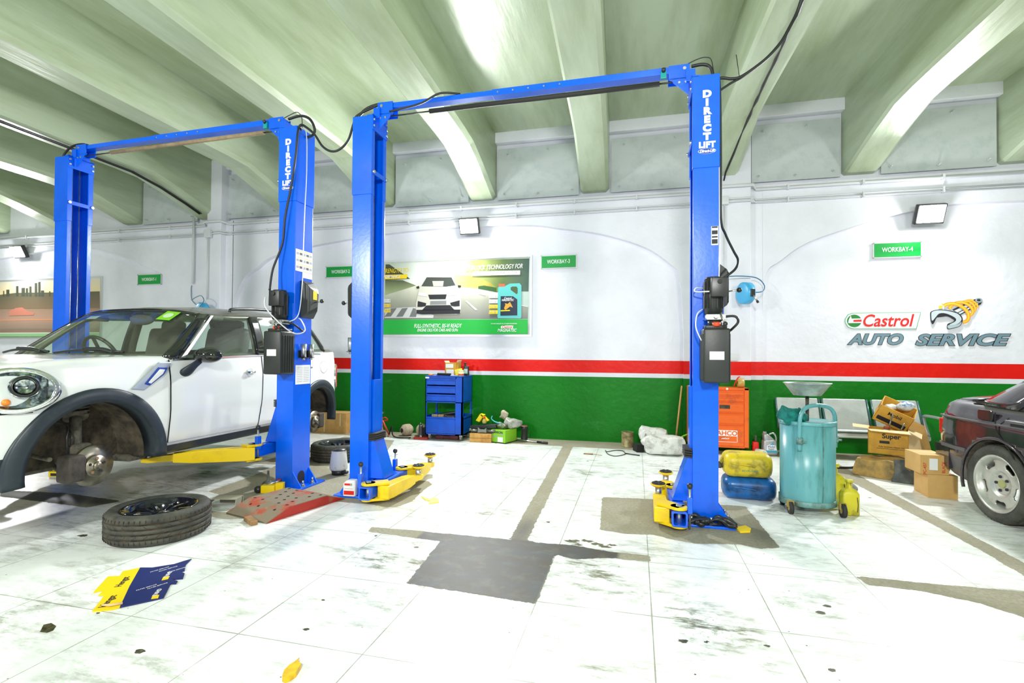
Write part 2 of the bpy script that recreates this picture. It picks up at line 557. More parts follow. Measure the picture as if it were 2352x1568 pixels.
def floor_mesh():
    st = 0.03
    xs = np.concatenate([[XL, -12], np.arange(-9.0, 5.0, st), [7, XR]])
    ys = np.concatenate([[YB, -1], np.arange(0.9, 7.66, st), [7.7]])
    gx, gy = np.meshgrid(xs, ys)
    px, py = gx.ravel(), gy.ravel()
    sd = np.full(px.shape, 9.0)
    for q in BARE:
        sd = np.minimum(sd, seg_dist(px, py, q))
    oil = np.zeros(px.shape)
    def g(x, y, rx, ry, a):
        nonlocal oil
        oil = np.maximum(oil, a * np.exp(-(((px - x) / rx) ** 2 + ((py - y) / ry) ** 2)))
    inside = (seg_dist(px, py, BARE[2]) < 0.01) | ((seg_dist(px, py, BARE[1]) < 0.02) & (px > -1.5) & (px < -0.12))
    oil = np.where(inside, 1.0, 0.0)
    g(-0.80, 3.6, 0.07, 0.28, 0.9)
    g(-0.3, 3.42, 0.2, 0.06, 0.8)
    g(-5.0, 3.36, 0.9, 0.12, 1.0)
    g(0.9, 4.0, 0.12, 0.3, 0.6)
    dirt = np.full(px.shape, 0.24)
    def h(x, y, rx, ry, a):
        nonlocal dirt
        dirt = np.maximum(dirt, a * np.exp(-(((px - x) / rx) ** 2 + ((py - y) / ry) ** 2)))
    for q in [(-1.5, 2.95, .35, .3, .75), (-1.32, 2.45, .25, .22, .5), (-1.2, 2.15, .2, .1, .5), (-0.9, 2.3, .3, .3, .3), (0.3, 2.6, .5, .5, .5), (-0.3, 2.9, .4, .4, .55), (0.8, 2.9, .5, .3, .5), (0.5, 2.2, .5, .3, .4), (-0.3, 2.1, .3, .3, .45), (1.1, 2.6, .3, .3, .5), (-2.9, 1.7, .4, .2, .5), (-2.2, 2.6, .5, .4, .3),
              (-1.6, 5.9, .6, .5, .5), (-0.45, 5.6, .5, .6, .42), (0.3, 6.0, .7, .8, .4), (1.4, 4.7, .6, .6, .5), (1.3, 3.9, .5, .5, .4), (-2.6, 3.3, .5, .3, .3), (-4.3, 4.2, 1.2, 1.2, .5),
              (-1.2, 3.9, .4, .5, .45), (-3.6, 1.9, .6, .4, .3), (3, 5, .8, 1, .35), (-0.5, 2.2, .5, .4, .25)]:
        h(*q)
    nx, ny = len(xs), len(ys)
    idx = np.arange(nx * ny).reshape(ny, nx)
    f = np.stack([idx[:-1, :-1], idx[:-1, 1:], idx[1:, 1:], idx[1:, :-1]], -1).reshape(-1, 4)
    me = bpy.data.meshes.new('floor')
    me.vertices.add(nx * ny)
    me.vertices.foreach_set('co', np.stack([px, py, np.zeros_like(px)], -1).ravel())
    me.loops.add(f.size)
    me.loops.foreach_set('vertex_index', f.ravel())
    me.polygons.add(len(f))
    me.polygons.foreach_set('loop_start', np.arange(0, f.size, 4))
    me.update(calc_edges=True)
    for nm, a in (('bare', sd), ('oil', oil), ('dirt', dirt)):
        at = me.attributes.new(nm, 'FLOAT', 'POINT')
        at.data.foreach_set('value', a.astype(np.float32))
    o = bpy.data.objects.new('floor', me)
    COL.objects.link(o)
    return struct(o)
def floor_material():
    m = bpy.data.materials.new('painted_floor')
    m.use_nodes = True
    nt = m.node_tree
    L = nt.links.new
    b = nt.nodes['Principled BSDF']
    geo = nd(nt, 'ShaderNodeNewGeometry')
    P = geo.outputs['Position']
    def noise(scale, detail=6, rough=0.6, vec=P):
        n = nd(nt, 'ShaderNodeTexNoise')
        n.inputs['Scale'].default_value = scale
        n.inputs['Detail'].default_value = detail
        n.inputs['Roughness'].default_value = rough
        L(vec, n.inputs['Vector'])
        return n.outputs['Fac']
    def attr(n):
        a = nd(nt, 'ShaderNodeAttribute')
        a.attribute_name = n
        return a.outputs['Fac']
    def mth(op, a, b_=None, clamp=False):
        n = nd(nt, 'ShaderNodeMath', operation=op, use_clamp=clamp)
        for i, v in enumerate((a, b_)):
            if v is None:
                continue
            if isinstance(v, (int, float)):
                n.inputs[i].default_value = v
            else:
                L(v, n.inputs[i])
        return n.outputs[0]
    def rng(v, a, b_, c=0.0, d=1.0):
        n = nd(nt, 'ShaderNodeMapRange')
        n.inputs['From Min'].default_value = a
        n.inputs['From Max'].default_value = b_
        n.inputs['To Min'].default_value = c
        n.inputs['To Max'].default_value = d
        L(v, n.inputs[0])
        return n.outputs[0]
    def mix(f, a, c):
        n = nd(nt, 'ShaderNodeMix', data_type='RGBA')
        if isinstance(f, (int, float)):
            n.inputs['Factor'].default_value = f
        else:
            L(f, n.inputs['Factor'])
        for k, v in (('A', a), ('B', c)):
            if isinstance(v, tuple):
                n.inputs[k].default_value = (*v, 1)
            else:
                L(v, n.inputs[k])
        return n.outputs['Result']
    conc = mix(rng(noise(45, 8, 0.8), 0.35, 0.7), (0.24, 0.22, 0.15), (0.42, 0.40, 0.31))
    conc = mix(rng(noise(4, 6), 0.4, 0.7, 0, 0.6), conc, (0.24, 0.22, 0.14))
    oilc = mix(rng(noise(7, 8), 0.35, 0.65), (0.050, 0.040, 0.022), (0.045, 0.055, 0.058))
    oilm = mth('MULTIPLY', attr('oil'), rng(noise(9, 6), 0.2, 0.5, 0.75, 1.0))
    conc = mix(oilm, conc, oilc)
    # paint
    mp = nd(nt, 'ShaderNodeMapping')
    mp.inputs['Rotation'].default_value = (0, 0, 0.5)
    mp.inputs['Scale'].default_value = (1.0, 3.0, 1)
    L(P, mp.inputs[0])
    d1 = rng(noise(5, 10, 0.75, mp.outputs[0]), 0.46, 0.60)
    d2 = rng(noise(16, 10, 0.8), 0.50, 0.64)
    d3 = rng(noise(2.2, 5, 0.6), 0.38, 0.6)
    dm = mth('MULTIPLY', mth('MULTIPLY', mth('MAXIMUM', d1, mth('MULTIPLY', d2, 0.8)), d3), mth('MULTIPLY', attr('dirt'), 2.3), True)
    paint = mix(dm, (0.86, 0.90, 0.88), (0.15, 0.155, 0.08))
    # joints
    sp = nd(nt, 'ShaderNodeSeparateXYZ')
    L(P, sp.inputs[0])
    def lines(ax, vals):
        cur = None
        for v in vals:
            d = mth('ABSOLUTE', mth('SUBTRACT', sp.outputs[ax], v))
            cur = d if cur is None else mth('MINIMUM', cur, d)
        return cur
    ly = lines('Y', [0.62, 1.28, 1.955, 2.60, 3.27, 3.40, 4.66, 5.95])
    lx = lines('X', [-4.28, -3.66, -3.02, -2.38, -1.76, -1.13, -0.50, 0.08, 0.66, 1.25, 1.87])
    jw = rng(noise(3, 4), 0.3, 0.7, 0.0006, 0.0042)
    j = mth('LESS_THAN', mth('MINIMUM', lx, ly), jw)
    paint = mix(mth('MULTIPLY', j, 0.75), paint, (0.16, 0.17, 0.10))
    # chips
    vo = nd(nt, 'ShaderNodeTexVoronoi')
    vo.inputs['Scale'].default_value = 2.4
    L(P, vo.inputs['Vector'])
    chip = mth('LESS_THAN', mth('ADD', vo.outputs['Distance'], mth('MULTIPLY', noise(30, 4), 0.08)), 0.078)
    vo2 = nd(nt, 'ShaderNodeTexVoronoi')
    vo2.inputs['Scale'].default_value = 9.0
    L(P, vo2.inputs['Vector'])
    chip2 = mth('LESS_THAN', mth('ADD', vo2.outputs['Distance'], mth('MULTIPLY', noise(50, 4), 0.1)), 0.085)
    paint = mix(mth('MAXIMUM', chip, chip2), paint, (0.06, 0.06, 0.03))
    edge = mth('ADD', attr('bare'), rng(noise(11, 8, 0.75), 0.3, 0.7, -0.011, 0.011))
    bm_ = mth('LESS_THAN', edge, 0.0)
    rim = rng(edge, 0.0, 0.02, 0.35, 0.0)
    paint = mix(mth('MULTIPLY', rim, rng(noise(12, 5), 0.45, 0.6)), paint, (0.22, 0.21, 0.10))
    colr = mix(bm_, paint, conc)
    L(colr, b.inputs['Base Color'])
    rg = nd(nt, 'ShaderNodeMix', data_type='FLOAT')
    L(bm_, rg.inputs['Factor'])
    rg.inputs['A'].default_value = 0.30
    L(mth('SUBTRACT', 0.85, mth('MULTIPLY', attr('oil'), 0.30)), rg.inputs['B'])
    L(rg.outputs['Result'], b.inputs['Roughness'])
    bp = nd(nt, 'ShaderNodeBump')
    bp.inputs['Strength'].default_value = 0.15
    bp.inputs['Distance'].default_value = 0.004
    L(mth('ADD', noise(25, 6), mth('MULTIPLY', bm_, -1.0)), bp.inputs['Height'])
    L(bp.outputs['Normal'], b.inputs['Normal'])
    return m
fl_o = floor_mesh()
fl_o.data.materials.append(floor_material())
# ---- common materials
M_blue = mat('blue_enamel', (0.0, 0.125, 0.88), 0.24, col2=(0.0, 0.10, 0.74), scale=3, coat=0.1, bump=0.04, bscale=30)
M_yellow = mat('yellow_enamel', (0.90, 0.62, 0.0), 0.3, col2=(0.70, 0.42, 0.01), scale=5, lo=0.5, hi=0.8)
M_black = mat('black_plastic', (0.02, 0.022, 0.022), 0.35)
M_rubber = mat('black_rubber', (0.022, 0.022, 0.02), 0.7)
M_steel = mat('zinc_steel', (0.62, 0.64, 0.62), 0.3, 0.9, col2=(0.35, 0.35, 0.33), scale=20)
M_white = mat('white_print', (0.85, 0.86, 0.86), 0.5)
M_ink = mat('black_ink', (0.015, 0.015, 0.02), 0.6)
M_green = mat('green_sign_face', (0.0, 0.33, 0.05), 0.35)
M_paint = mat('wall_white_metal', (0.56, 0.61, 0.61), 0.35, col2=(0.42, 0.49, 0.48), scale=5, lo=0.5, hi=0.8)
M_conduit = mat('white_conduit', (0.66, 0.68, 0.70), 0.4)
M_cable = mat('black_cable', (0.012, 0.014, 0.014), 0.45)
M_orange = mat('orange_enamel', (0.85, 0.13, 0.004), 0.35, col2=(0.45, 0.06, 0.01), scale=7, lo=0.52, hi=0.78)
M_card = mat('brown_cardboard', (0.58, 0.33, 0.11), 0.8, col2=(0.46, 0.25, 0.07), scale=9)
M_red = mat('red_print', (0.72, 0.01, 0.005), 0.45)
M_dark = mat('dark_grime', (0.035, 0.032, 0.026), 0.8, col2=(0.12, 0.10, 0.07), scale=12, bump=0.6, bscale=25)
# ---- flood lamps on the wall
def flood(x, z, label, power):
    t = thing('flood_lamp', label, 'lamp', (x, WY - 0.05, z))
    b = MB()
    b.box((0, -0.14, 0), (0.32, 0.07, 0.25), Matrix.Rotation(R(24), 4, 'X'), bev=0.01)
    b.build('lamp_housing', M_black, t)
    b = MB()
    b.box((0, -0.182, -0.012), (0.28, 0.006, 0.21), Matrix.Rotation(R(24), 4, 'X'))
    b.build('lamp_glass', mat('lit_lamp_glass', (1, 1, 1), emit=(1, 1, 0.98), estr=90), t)
    b = MB()
    b.box((0, -0.06, -0.02), (0.05, 0.13, 0.03))
    b.box((0, 0.0, -0.02), (0.12, 0.02, 0.12))
    b.build('bracket', M_steel, t)
    d = bpy.data.lights.new('flood_beam', 'AREA')
    d.energy = power
    d.shape = 'RECTANGLE'
    d.size = 0.24
    d.size_y = 0.18
    o = bpy.data.objects.new('flood_beam', d)
    COL.objects.link(o)
    o.parent = t
    o.location = (0, -0.2, -0.02)
    o.rotation_euler = Vector((0, -1, -0.55)).to_track_quat('-Z', 'Y').to_euler()
    d2 = bpy.data.lights.new('added_wall_halo', 'POINT')  # extra point light, added to brighten the wall around the lamp like a halo
    d2.energy = 22
    d2.shadow_soft_size = 0.06
    o2 = bpy.data.objects.new('added_wall_halo', d2)
    COL.objects.link(o2)
    o2.parent = t
    o2.location = (0, -0.30, -0.05)
flood(-2.54, 3.30, 'lit flood lamp on the wall above the oil poster', 200)
flood(3.62, 3.12, 'lit flood lamp on the wall above the WORKBAY-4 sign', 150)
flood(-12.1, 3.30, 'lit flood lamp above the city poster at far left', 200)
# ---- steel panels between the beams
def steel_panel(x0, x1, label):
    t = thing('steel_panel', label, 'panel', ((x0 + x1) / 2, WY, 3.5), group='bolted steel panels between the ceiling beams')
    w = x1 - x0
    b = MB()
    b.box((0, -0.045, 0.62), (w, 0.016, 0.8), bev=0.003)
    b.build('plate', M_paint, t)
    for px, pz in ((-0.37, 0.92), (0.12, 0.95), (-0.42, 0.30), (0.0, 0.28), (0.42, 0.30)):
        b = MB()
        b.cyl((px * w, -0.05, pz), (px * w, -0.058, pz), 0.028, n=16)
        b.cyl((px * w, -0.055, pz), (px * w, -0.078, pz), 0.016, n=6)
        b.cyl((px * w, -0.07, pz), (px * w, -0.125, pz), 0.008, n=8)
        b.build('bolt', M_paint, t)
places = {-4: 'behind the right-hand post of the car lift', -3: 'left of the tall post of the empty lift', -2: 'above the left end of the oil poster', -1: 'above the right end of the oil poster',
          0: 'left of the front DIRECT LIFT post', 1: 'right of the front DIRECT LIFT post', 2: 'above the WORKBAY-4 sign', 3: 'at the far right edge', -5: 'behind the car lift beam', -6: 'left of the wall pilaster', -7: 'above the city poster'}
for k in (-5, -4, -3, -2, -1, 0, 1, 2):
    x0 = -0.40 + 1.755 * k + 0.03
    if k == -4:
        x0 += 0.15
    x1 = x0 + 1.755 - 0.42 - 0.06 - (0.15 if k == -4 else 0)
    if k == 0:
        x1 = 1.08
    if k == 1:
        x0 = 1.56
    steel_panel(x0, x1, 'white bolted steel panel between ceiling beams ' + places[k + 0])
# white ledge above the panels
p = MB()
p.span(XL, XR, WY - 0.12, WY + 0.02, 4.60, ZS + 0.01, bev=0.01)
struct(p.build('trim_30', M_wall))
# ================================================================ CAR LIFTS
M_blued = mat('blue_enamel_inside', (0.0, 0.05, 0.42), 0.4)
M_grease = mat('greasy_steel', (0.30, 0.32, 0.27), 0.35, 0.7, col2=(0.10, 0.11, 0.07), scale=30)
M_tank = mat('black_tank_plastic', (0.022, 0.026, 0.024), 0.42, bump=0.05)
M_pcap = mat('red_orange_cap', (0.85, 0.08, 0.02), 0.4)
M_navy = mat('navy_print', (0.01, 0.05, 0.35), 0.5)
M_stick = mat('yellow_sticker', (0.95, 0.68, 0.0), 0.5)
M_lgrey = mat('grey_print', (0.35, 0.36, 0.36), 0.6)
PW, PD, PH = 0.187, 0.256, 3.46
def c_section(x0, w, d, lip, t, flip):
    """C profile open towards +x (flip: towards -x); returns closed outline, local XY"""
    p = [(0, 0), (w, 0), (w, lip), (w - t, lip), (w - t, t), (t, t), (t, d - t), (w - t, d - t), (w - t, d - lip), (w, d - lip), (w, d), (0, d)]
    if flip:
        p = [(x0 + w - x, y) for x, y in p]
    else:
        p = [(x0 + x, y) for x, y in p]
    return p
def make_arm(L, s, piv, elbow, end, z, col=True, long=False):
    """s=+1 when the arm belongs to the left column; coordinates local to the lift"""
    b = MB()
    px, py = piv
    ex, ey = elbow
    qx, qy = end
    for zz in (z - 0.062, z + 0.068):
        d = Vector((ex - px, ey - py))
        n = Vector((-d.y, d.x)).normalized() * 0.055
        pts = [(px - n.x - d.normalized().x * 0.03, py - n.y - d.normalized().y * 0.03), (px + n.x - d.normalized().x * 0.03, py + n.y - d.normalized().y * 0.03), (ex + n.x * 1.1, ey + n.y * 1.1), (ex - n.x * 1.1, ey - n.y * 1.1)]
        b.prism(pts, zz - 0.011, zz + 0.011, 'Z')
        b.cyl((px, py, zz - 0.011), (px, py, zz + 0.011), 0.062, n=20)
    d = Vector((qx - ex, qy - ey))
    ln = d.length
    d.normalize()
    n = Vector((-d.y, d.x))
    def sec(t, w, zt, zb):
        c = Vector((ex, ey)) + d * t
        return [(c.x - n.x * w, c.y - n.y * w, zb), (c.x + n.x * w, c.y + n.y * w, zb), (c.x + n.x * w, c.y + n.y * w, zt), (c.x - n.x * w, c.y - n.y * w, zt)]
    b.rings([sec(-0.09, 0.055, z + 0.055, z - 0.055), sec(0.0, 0.055, z + 0.058, z - 0.06), sec(ln * 0.55, 0.05, z + 0.055, z - 0.045), sec(ln * 0.75, 0.045, z + 0.045, z - 0.03)], smooth=False)
    b.rings([sec(ln * 0.5, 0.036, z + 0.04, z - 0.02), sec(ln * 0.86, 0.036, z + 0.035, z - 0.02), sec(ln + 0.0, 0.045, z + 0.02, z - 0.02), sec(ln + 0.05, 0.03, z + 0.02, z - 0.015)], smooth=False)
    a = bevmod(b.build('arm', M_yellow, L), 0.004)
    p = MB()
    h = 0.055 if not long else 0.03
    p.cyl((qx, qy, z - 0.01), (qx, qy, z + 0.03 + h), 0.026, n=18)
    p.build('pad_screw', M_steel, a)
    p = MB()
    p.lathe([(0.0, 0), (0.045, 0.0), (0.062, 0.012), (0.066, 0.022), (0.058, 0.024), (0, 0.02)], (qx, qy, z + 0.03 + h), n=28)
    p.build('pad_dish', M_yellow, a)
    p = MB()
    p.cyl((qx, qy, z + 0.05 + h), (qx, qy, z + 0.062 + h), 0.055, n=24)
    for k in range(6):
        an = k * PI / 3
        p.box((qx + 0.033 * math.cos(an), qy + 0.033 * math.sin(an), z + 0.064 + h), (0.018, 0.018, 0.008), an)
    p.build('pad_rubber', M_rubber, a)
    return a
def knobrod(parent, x, y, z0, z1):
    p = MB()
    p.cyl((x, y, z0), (x, y, z1), 0.008, n=10)
    p.cyl((x, y, z0 + 0.17), (x, y, z0 + 0.2), 0.02, 0.012, n=12)
    p.sphere((x, y, z1), 0.022, mi=1)
    p.build('lock_pull_rod', [M_steel, M_black], parent)
def carriage(L, x0, s, lift, pads=True):
    """x0: outer face of the column, s=+1 left column"""
    X = lambda v: x0 + s * v
    b = MB()
    def sp(a, c, y0, y1, z0, z1, mi=0, bev=0):
        b.span(min(X(a), X(c)), max(X(a), X(c)), y0, y1, z0, z1, mi, bev)
    sp(0.10, 0.205, 0.06, 0.196, 0.12 + lift, 1.05 + lift)
    # flared gusset down to the yoke tube
    z = lift
    for y0, y1 in ((0.03, 0.045), (0.211, 0.226)):
        b.prism([(X(0.17), 0.52 + z), (X(0.215), 0.52 + z), (X(0.335), 0.16 + z), (X(0.17), 0.16 + z)], y0, y1, 'Y')
    b.prism([(X(0.205), 0.5 + z), (X(0.222), 0.5 + z), (X(0.335), 0.16 + z), (X(0.30), 0.16 + z)], 0.035, 0.221, 'Y')
    c = bevmod(b.build('carriage', M_blue, L), 0.003)
    t = MB()
    x1, x2 = X(0.245), X(0.355)
    ya, yb = -0.255, 0.52
    z0, z1 = 0.045 + z, 0.155 + z
    th = 0.012
    o_, i_ = rrect(0.11, 0.11, 0.018), rrect(0.086, 0.086, 0.01)
    cx, cz = (x1 + x2) / 2, (z0 + z1) / 2
    rs = []
    for prof, y in ((o_, ya), (o_, yb), (i_, yb), (i_, ya)):
        rs.append([(cx + p[0], y, cz + p[1]) for p in prof])
    t.rings(rs, smooth=False, loop=True)
    t.build('yoke_tube', M_blue, c)
    for yy in (ya + 0.07, yb - 0.07):
        t = MB()
        t.cyl((cx, yy, cz - 0.075), (cx, yy, cz + 0.09), 0.022, n=16)
        t.build('pivot_pin', M_steel, c)
        knobrod(c, X(0.225), yy + 0.0, z + 0.02, z + 0.33)
        t = MB()
        t.box((X(0.225), yy, z + 0.19), (0.035, 0.045, 0.12), bev=0.004)
        t.build('lock_block', M_blue, c)
    if pads:
        t = MB()
        for k in range(4):
            zz = 0.50 + z + 0.018 * k
            pr = [(X(0.19), 0.0), (X(0.245), 0.03), (X(0.245), 0.226), (X(0.19), 0.256)]
            t.prism(pr, zz, zz + 0.013, 'Z')
        bevmod(t.build('door_bumper', M_rubber, c), 0.003)
    return c
def column(L, x0, s, text_on):
    X = lambda v: x0 + s * v
    flip = s < 0
    xx = x0 if s > 0 else x0 - PW
    b = MB()
    b.prism(c_section(xx, PW, PD, 0.045, 0.007, flip), 0.012, PH - 0.05, 'Z')
    c = bevmod(b.build('column', M_blue, L), 0.006, 3)
    b = MB()
    b.prism(c_section(xx - 0.006 if s > 0 else xx - 0.006, PW + 0.012, PD + 0.014, 0.052, 0.006, flip), 2.74, PH, 'Z')
    b.bm.transform(Matrix.Translation((0, -0.007, 0)))
    sl = bevmod(b.build('column_sleeve', M_blue, L), 0.006, 3)
    # head plate and straps across the open side
    b = MB()
    b.span(X(PW + 0.006), X(PW + 0.014), -0.007, PD + 0.007, PH - 0.13, PH + 0.01)
    b.span(X(0.14), X(PW + 0.014), -0.007, PD + 0.007, PH - 0.01, PH + 0.006)
    b.build('head_plate', M_blue, sl)
    b = MB()
    b.span(X(PW + 0.006), X(PW + 0.014), 0.0, PD, 2.925, 2.965)
    b.build('cross_strap', M_blue, sl)
    b = MB()
    b.bm.free()
    for y in (0.01, PD - 0.01):
        for z_, r_ in ((2.945, .016), (PH - 0.035, .011), (PH - 0.09, .011)):
            b = MB()
            b.cyl((X(PW + 0.01), y, z_), (X(PW + 0.014 + r_), y, z_), r_, n=6)
            b.build('bolt', M_steel, sl)
    # cables, rod and cylinder inside
    b = MB()
    b.cyl((X(0.12), 0.09, 0.1), (X(0.12), 0.09, 3.42), 0.006, n=8)
    b.cyl((X(0.12), 0.165, 0.1), (X(0.12), 0.165, 3.42), 0.006, n=8)
    b.build('lift_cable', M_steel, c)
    b = MB()
    b.cyl((X(0.07), 0.07, 0.1), (X(0.07), 0.07, 2.1), 0.028, n=14)
    b.build('hydraulic_cylinder', M_black, c)
    # base plate with gussets
    b = MB()
    b.span(X(-0.11), X(0.30), -0.085, PD + 0.10, 0.0, 0.018)
    bp_ = bevmod(b.build('base_plate', M_blue, c), 0.003)
    for y in (0.012, PD - 0.012):
        g = MB()
        g.prism([(X(0.0), 0.018), (X(-0.10), 0.018), (X(0.0), 0.16)], y - 0.006, y + 0.006, 'Y')
        g.build('gusset', M_blue, bp_)
    for ax, ay in ((-0.075, 0.06), (-0.075, 0.2), (0.06, -0.055), (0.2, -0.055), (0.06, PD + 0.06)):
        g = MB()
        g.cyl((X(ax), ay, 0.018), (X(ax), ay, 0.026), 0.024, n=14)
        g.cyl((X(ax), ay, 0.026), (X(ax), ay, 0.044), 0.016, n=6)
        g.cyl((X(ax), ay, 0.044), (X(ax), ay, 0.075), 0.009, n=8)
        g.build('anchor_bolt', M_steel, bp_)
    b = MB()
    z0 = 0.06
    pts = [(0.05 * math.cos(R(a)), 0.07 + 0.05 * math.sin(R(a))) for a in range(0, 181, 15)]
    b.prism([(PD * 0.5 + 0.05, 0.03)] + [(PD * 0.5 + p[0], p[1] + 0.03) for p in pts] + [(PD * 0.5 - 0.05, 0.03)], X(-0.001), X(-0.002), 'X')
    b.build('foot_opening', M_ink, c)
    if text_on:
        M0 = lambda z_, w=0: plane((xx + PW * 0.5 + 0.006, -0.0085, z_), (1, 0, 0), (0, 0, 1))
        for ch, z_ in zip('DIRECT', (3.307, 3.241, 3.175, 3.108, 3.042, 2.976)):
            text(ch, 0.072, M_white, M0(z_), sl, 'lettering', bold=0.0052, sx=1.15)
        text('LIFT', 0.062, M_white, M0(2.912), sl, 'lettering', bold=0.0038, sx=1.0, space=1.08)
        b = MB()
        b.lathe([(0.0, 0), (0.062, 0)], (0, 0, 0), n=32, sy=0.33, M=plane((xx + PW * 0.5 + 0.006, -0.0082, 2.865), (1, 0, 0), (0, 0, 1)))
        b.lathe([(0.062, 0), (0.065, 0)], (0, 0, 0), n=32, sy=0.33, mi=1, M=plane((xx + PW * 0.5 + 0.006, -0.0084, 2.865), (1, 0, 0), (0, 0, 1)))
        b.build('oval_badge', [M_navy, M_white], sl)
        text('Direct-Lift', 0.03, M_white, plane((xx + PW * 0.5 + 0.006, -0.009, 2.865), (1, 0, 0), (0, 0, 1)), sl, 'lettering', bold=0.0012, shear=0.3, sx=0.85)
    return c
def power_unit(L, x0, y1, label_side=1):
    """tank, pump block and motor bolted to the front of a column; x0 left edge, y1 back face"""
    y0 = y1 - 0.20
    w = 0.185
    b = MB()
    b.box((x0 + w / 2, (y0 + y1) / 2, 1.29), (w, 0.20, 0.40), bev=0.016)
    t = b.build('oil_tank', M_tank, L)
    b = MB()
    b.box((x0 + w / 2, (y0 + y1) / 2 + 0.01, 1.50), (w * 0.82, 0.15, 0.03), bev=0.008)
    b.build('tank_shoulder', M_tank, t)
    b = MB()
    for k in range(5):
        for sx in (-0.002, w + 0.002):
            b.box((x0 + sx, y0 + 0.04 + 0.032 * k, 1.28), (0.008, 0.014, 0.34), bev=0.003)
    b.build('tank_ribs', M_tank, t)
    b = MB()
    b.cyl((x0 + w * 0.52, y0 + 0.05, 1.505), (x0 + w * 0.52, y0 + 0.05, 1.535), 0.028, n=20)
    b.build('filler_cap', M_pcap, t)
    b = MB()
    b.box((x0 + w * 0.5, y0 - 0.001, 1.29), (0.1, 0.002, 0.06))
    lb = b.build('tank_label', M_white, t)
    m = MB()
    m.cyl((x0 + w * 0.5, y0 + 0.11, 1.50), (x0 + w * 0.5, y0 + 0.11, 1.56), 0.052, n=20)
    m.cyl((x0 + w * 0.45, y0 + 0.11, 1.60), (x0 + w * 0.45, y0 + 0.11, 1.86), 0.066, n=28)
    m.cyl((x0 + w * 0.45, y0 + 0.11, 1.86), (x0 + w * 0.45, y0 + 0.11, 1.875), 0.058, n=28)
    for k in range(14):
        a = k * PI / 7
        m.box((x0 + w * 0.45 + 0.068 * math.cos(a), y0 + 0.11 + 0.068 * math.sin(a), 1.74), (0.008, 0.004, 0.2), a)
    mo = m.build('motor', M_black, L)
    m = MB()
    m.box((x0 + w * 0.6, y0 + 0.03, 1.79), (0.115, 0.07, 0.14), bev=0.006)
    cb = m.build('control_box', M_black, mo)
    m = MB()
    m.cyl((x0 + w * 0.6, y0 - 0.005, 1.83), (x0 + w * 0.6, y0 - 0.018, 1.83), 0.016, n=16)
    m.build('push_button', M_rubber, cb)
    m = MB()
    m.box((x0 + w * 0.5, y0 + 0.10, 1.575), (0.135, 0.11, 0.042), bev=0.004)
    m.cyl((x0 + 0.03, y0 + 0.04, 1.575), (x0 + 0.03, y0 + 0.035, 1.575), 0.013)
    m.cyl((x0 + 0.09, y0 + 0.045, 1.578), (x0 + 0.09, y0 + 0.02, 1.578), 0.014)
    vb = m.build('valve_block', M_steel, mo)
    m = MB()
    m.cyl((x0 + 0.12, y0 + 0.03, 1.60), (x0 + 0.145, y0 - 0.01, 1.53), 0.006, n=8)
    m.sphere((x0 + 0.147, y0 - 0.012, 1.52), 0.017, mi=1)
    m.build('release_lever', [M_steel, M_black], vb)
    m = MB()
    m.box((x0 + w * 0.5, y1 - 0.004, 1.66), (0.15, 0.03, 0.2))
    m.build('mount_bracket', M_blue, mo)
    return t
def lock_cover(L, x, s, y0, z0, sticker=True, h=0.36):
    """black plastic cover over the safety latch, on the outer face x, bulging along s"""
    b = MB()
    d = 0.085 * s
    y1 = y0 + 0.19
    ring = lambda xx, iy, iz: [(xx, y0 + iy, z0 + iz), (xx, y1 - iy, z0 + iz * 1.8), (xx, y1 - iy * 0.6, z0 + h - iz * 1.8), (xx, y0 + iy * 0.8, z0 + h - iz)]
    b.rings([ring(x, 0.0, 0.0), ring(x + d * 0.15, 0.0, 0.0), ring(x + d * 0.8, 0.018, 0.04), ring(x + d, 0.035, 0.065)], smooth=False)
    c = bevmod(b.build('latch_cover', M_tank, L), 0.006)
    m = MB()
    m.box((x + d + 0.001 * s, y0 + 0.11, z0 + h * 0.62), (0.002, 0.06, 0.085))
    if sticker:
        m.build('warning_sticker', M_stick, c)
    m = MB()
    m.cyl((x + d, y0 + 0.12, z0 + h * 0.44), (x + d + 0.08 * s, y0 + 0.10, z0 + h * 0.46), 0.006, n=8)
    m.sphere((x + d + 0.085 * s, y0 + 0.10, z0 + h * 0.46), 0.02, mi=1)
    m.build('latch_lever', [M_steel, M_black], c)
    return c
def extension_holder(L, x, s, y0, n=2, z=1.30):
    h = MB()
    h.box((x + 0.006 * s, y0 + 0.05, z - 0.02), (0.012, 0.16, 0.07))
    h.box((x + 0.035 * s, y0 + 0.05, z - 0.055), (0.06, 0.16, 0.006))
    hh = h.build('adapter_rack', M_black, L)
    for k in range(n):
        m = MB()
        yy = y0 + 0.11 * k
        m.cyl((x + 0.04 * s, yy, z - 0.05), (x + 0.04 * s, yy, z + 0.075), 0.026, n=20)
        m.cyl((x + 0.04 * s, yy, z - 0.078), (x + 0.04 * s, yy, z - 0.05), 0.016, n=16)
        m.build('height_adapter', M_steel, hh)
    return hh
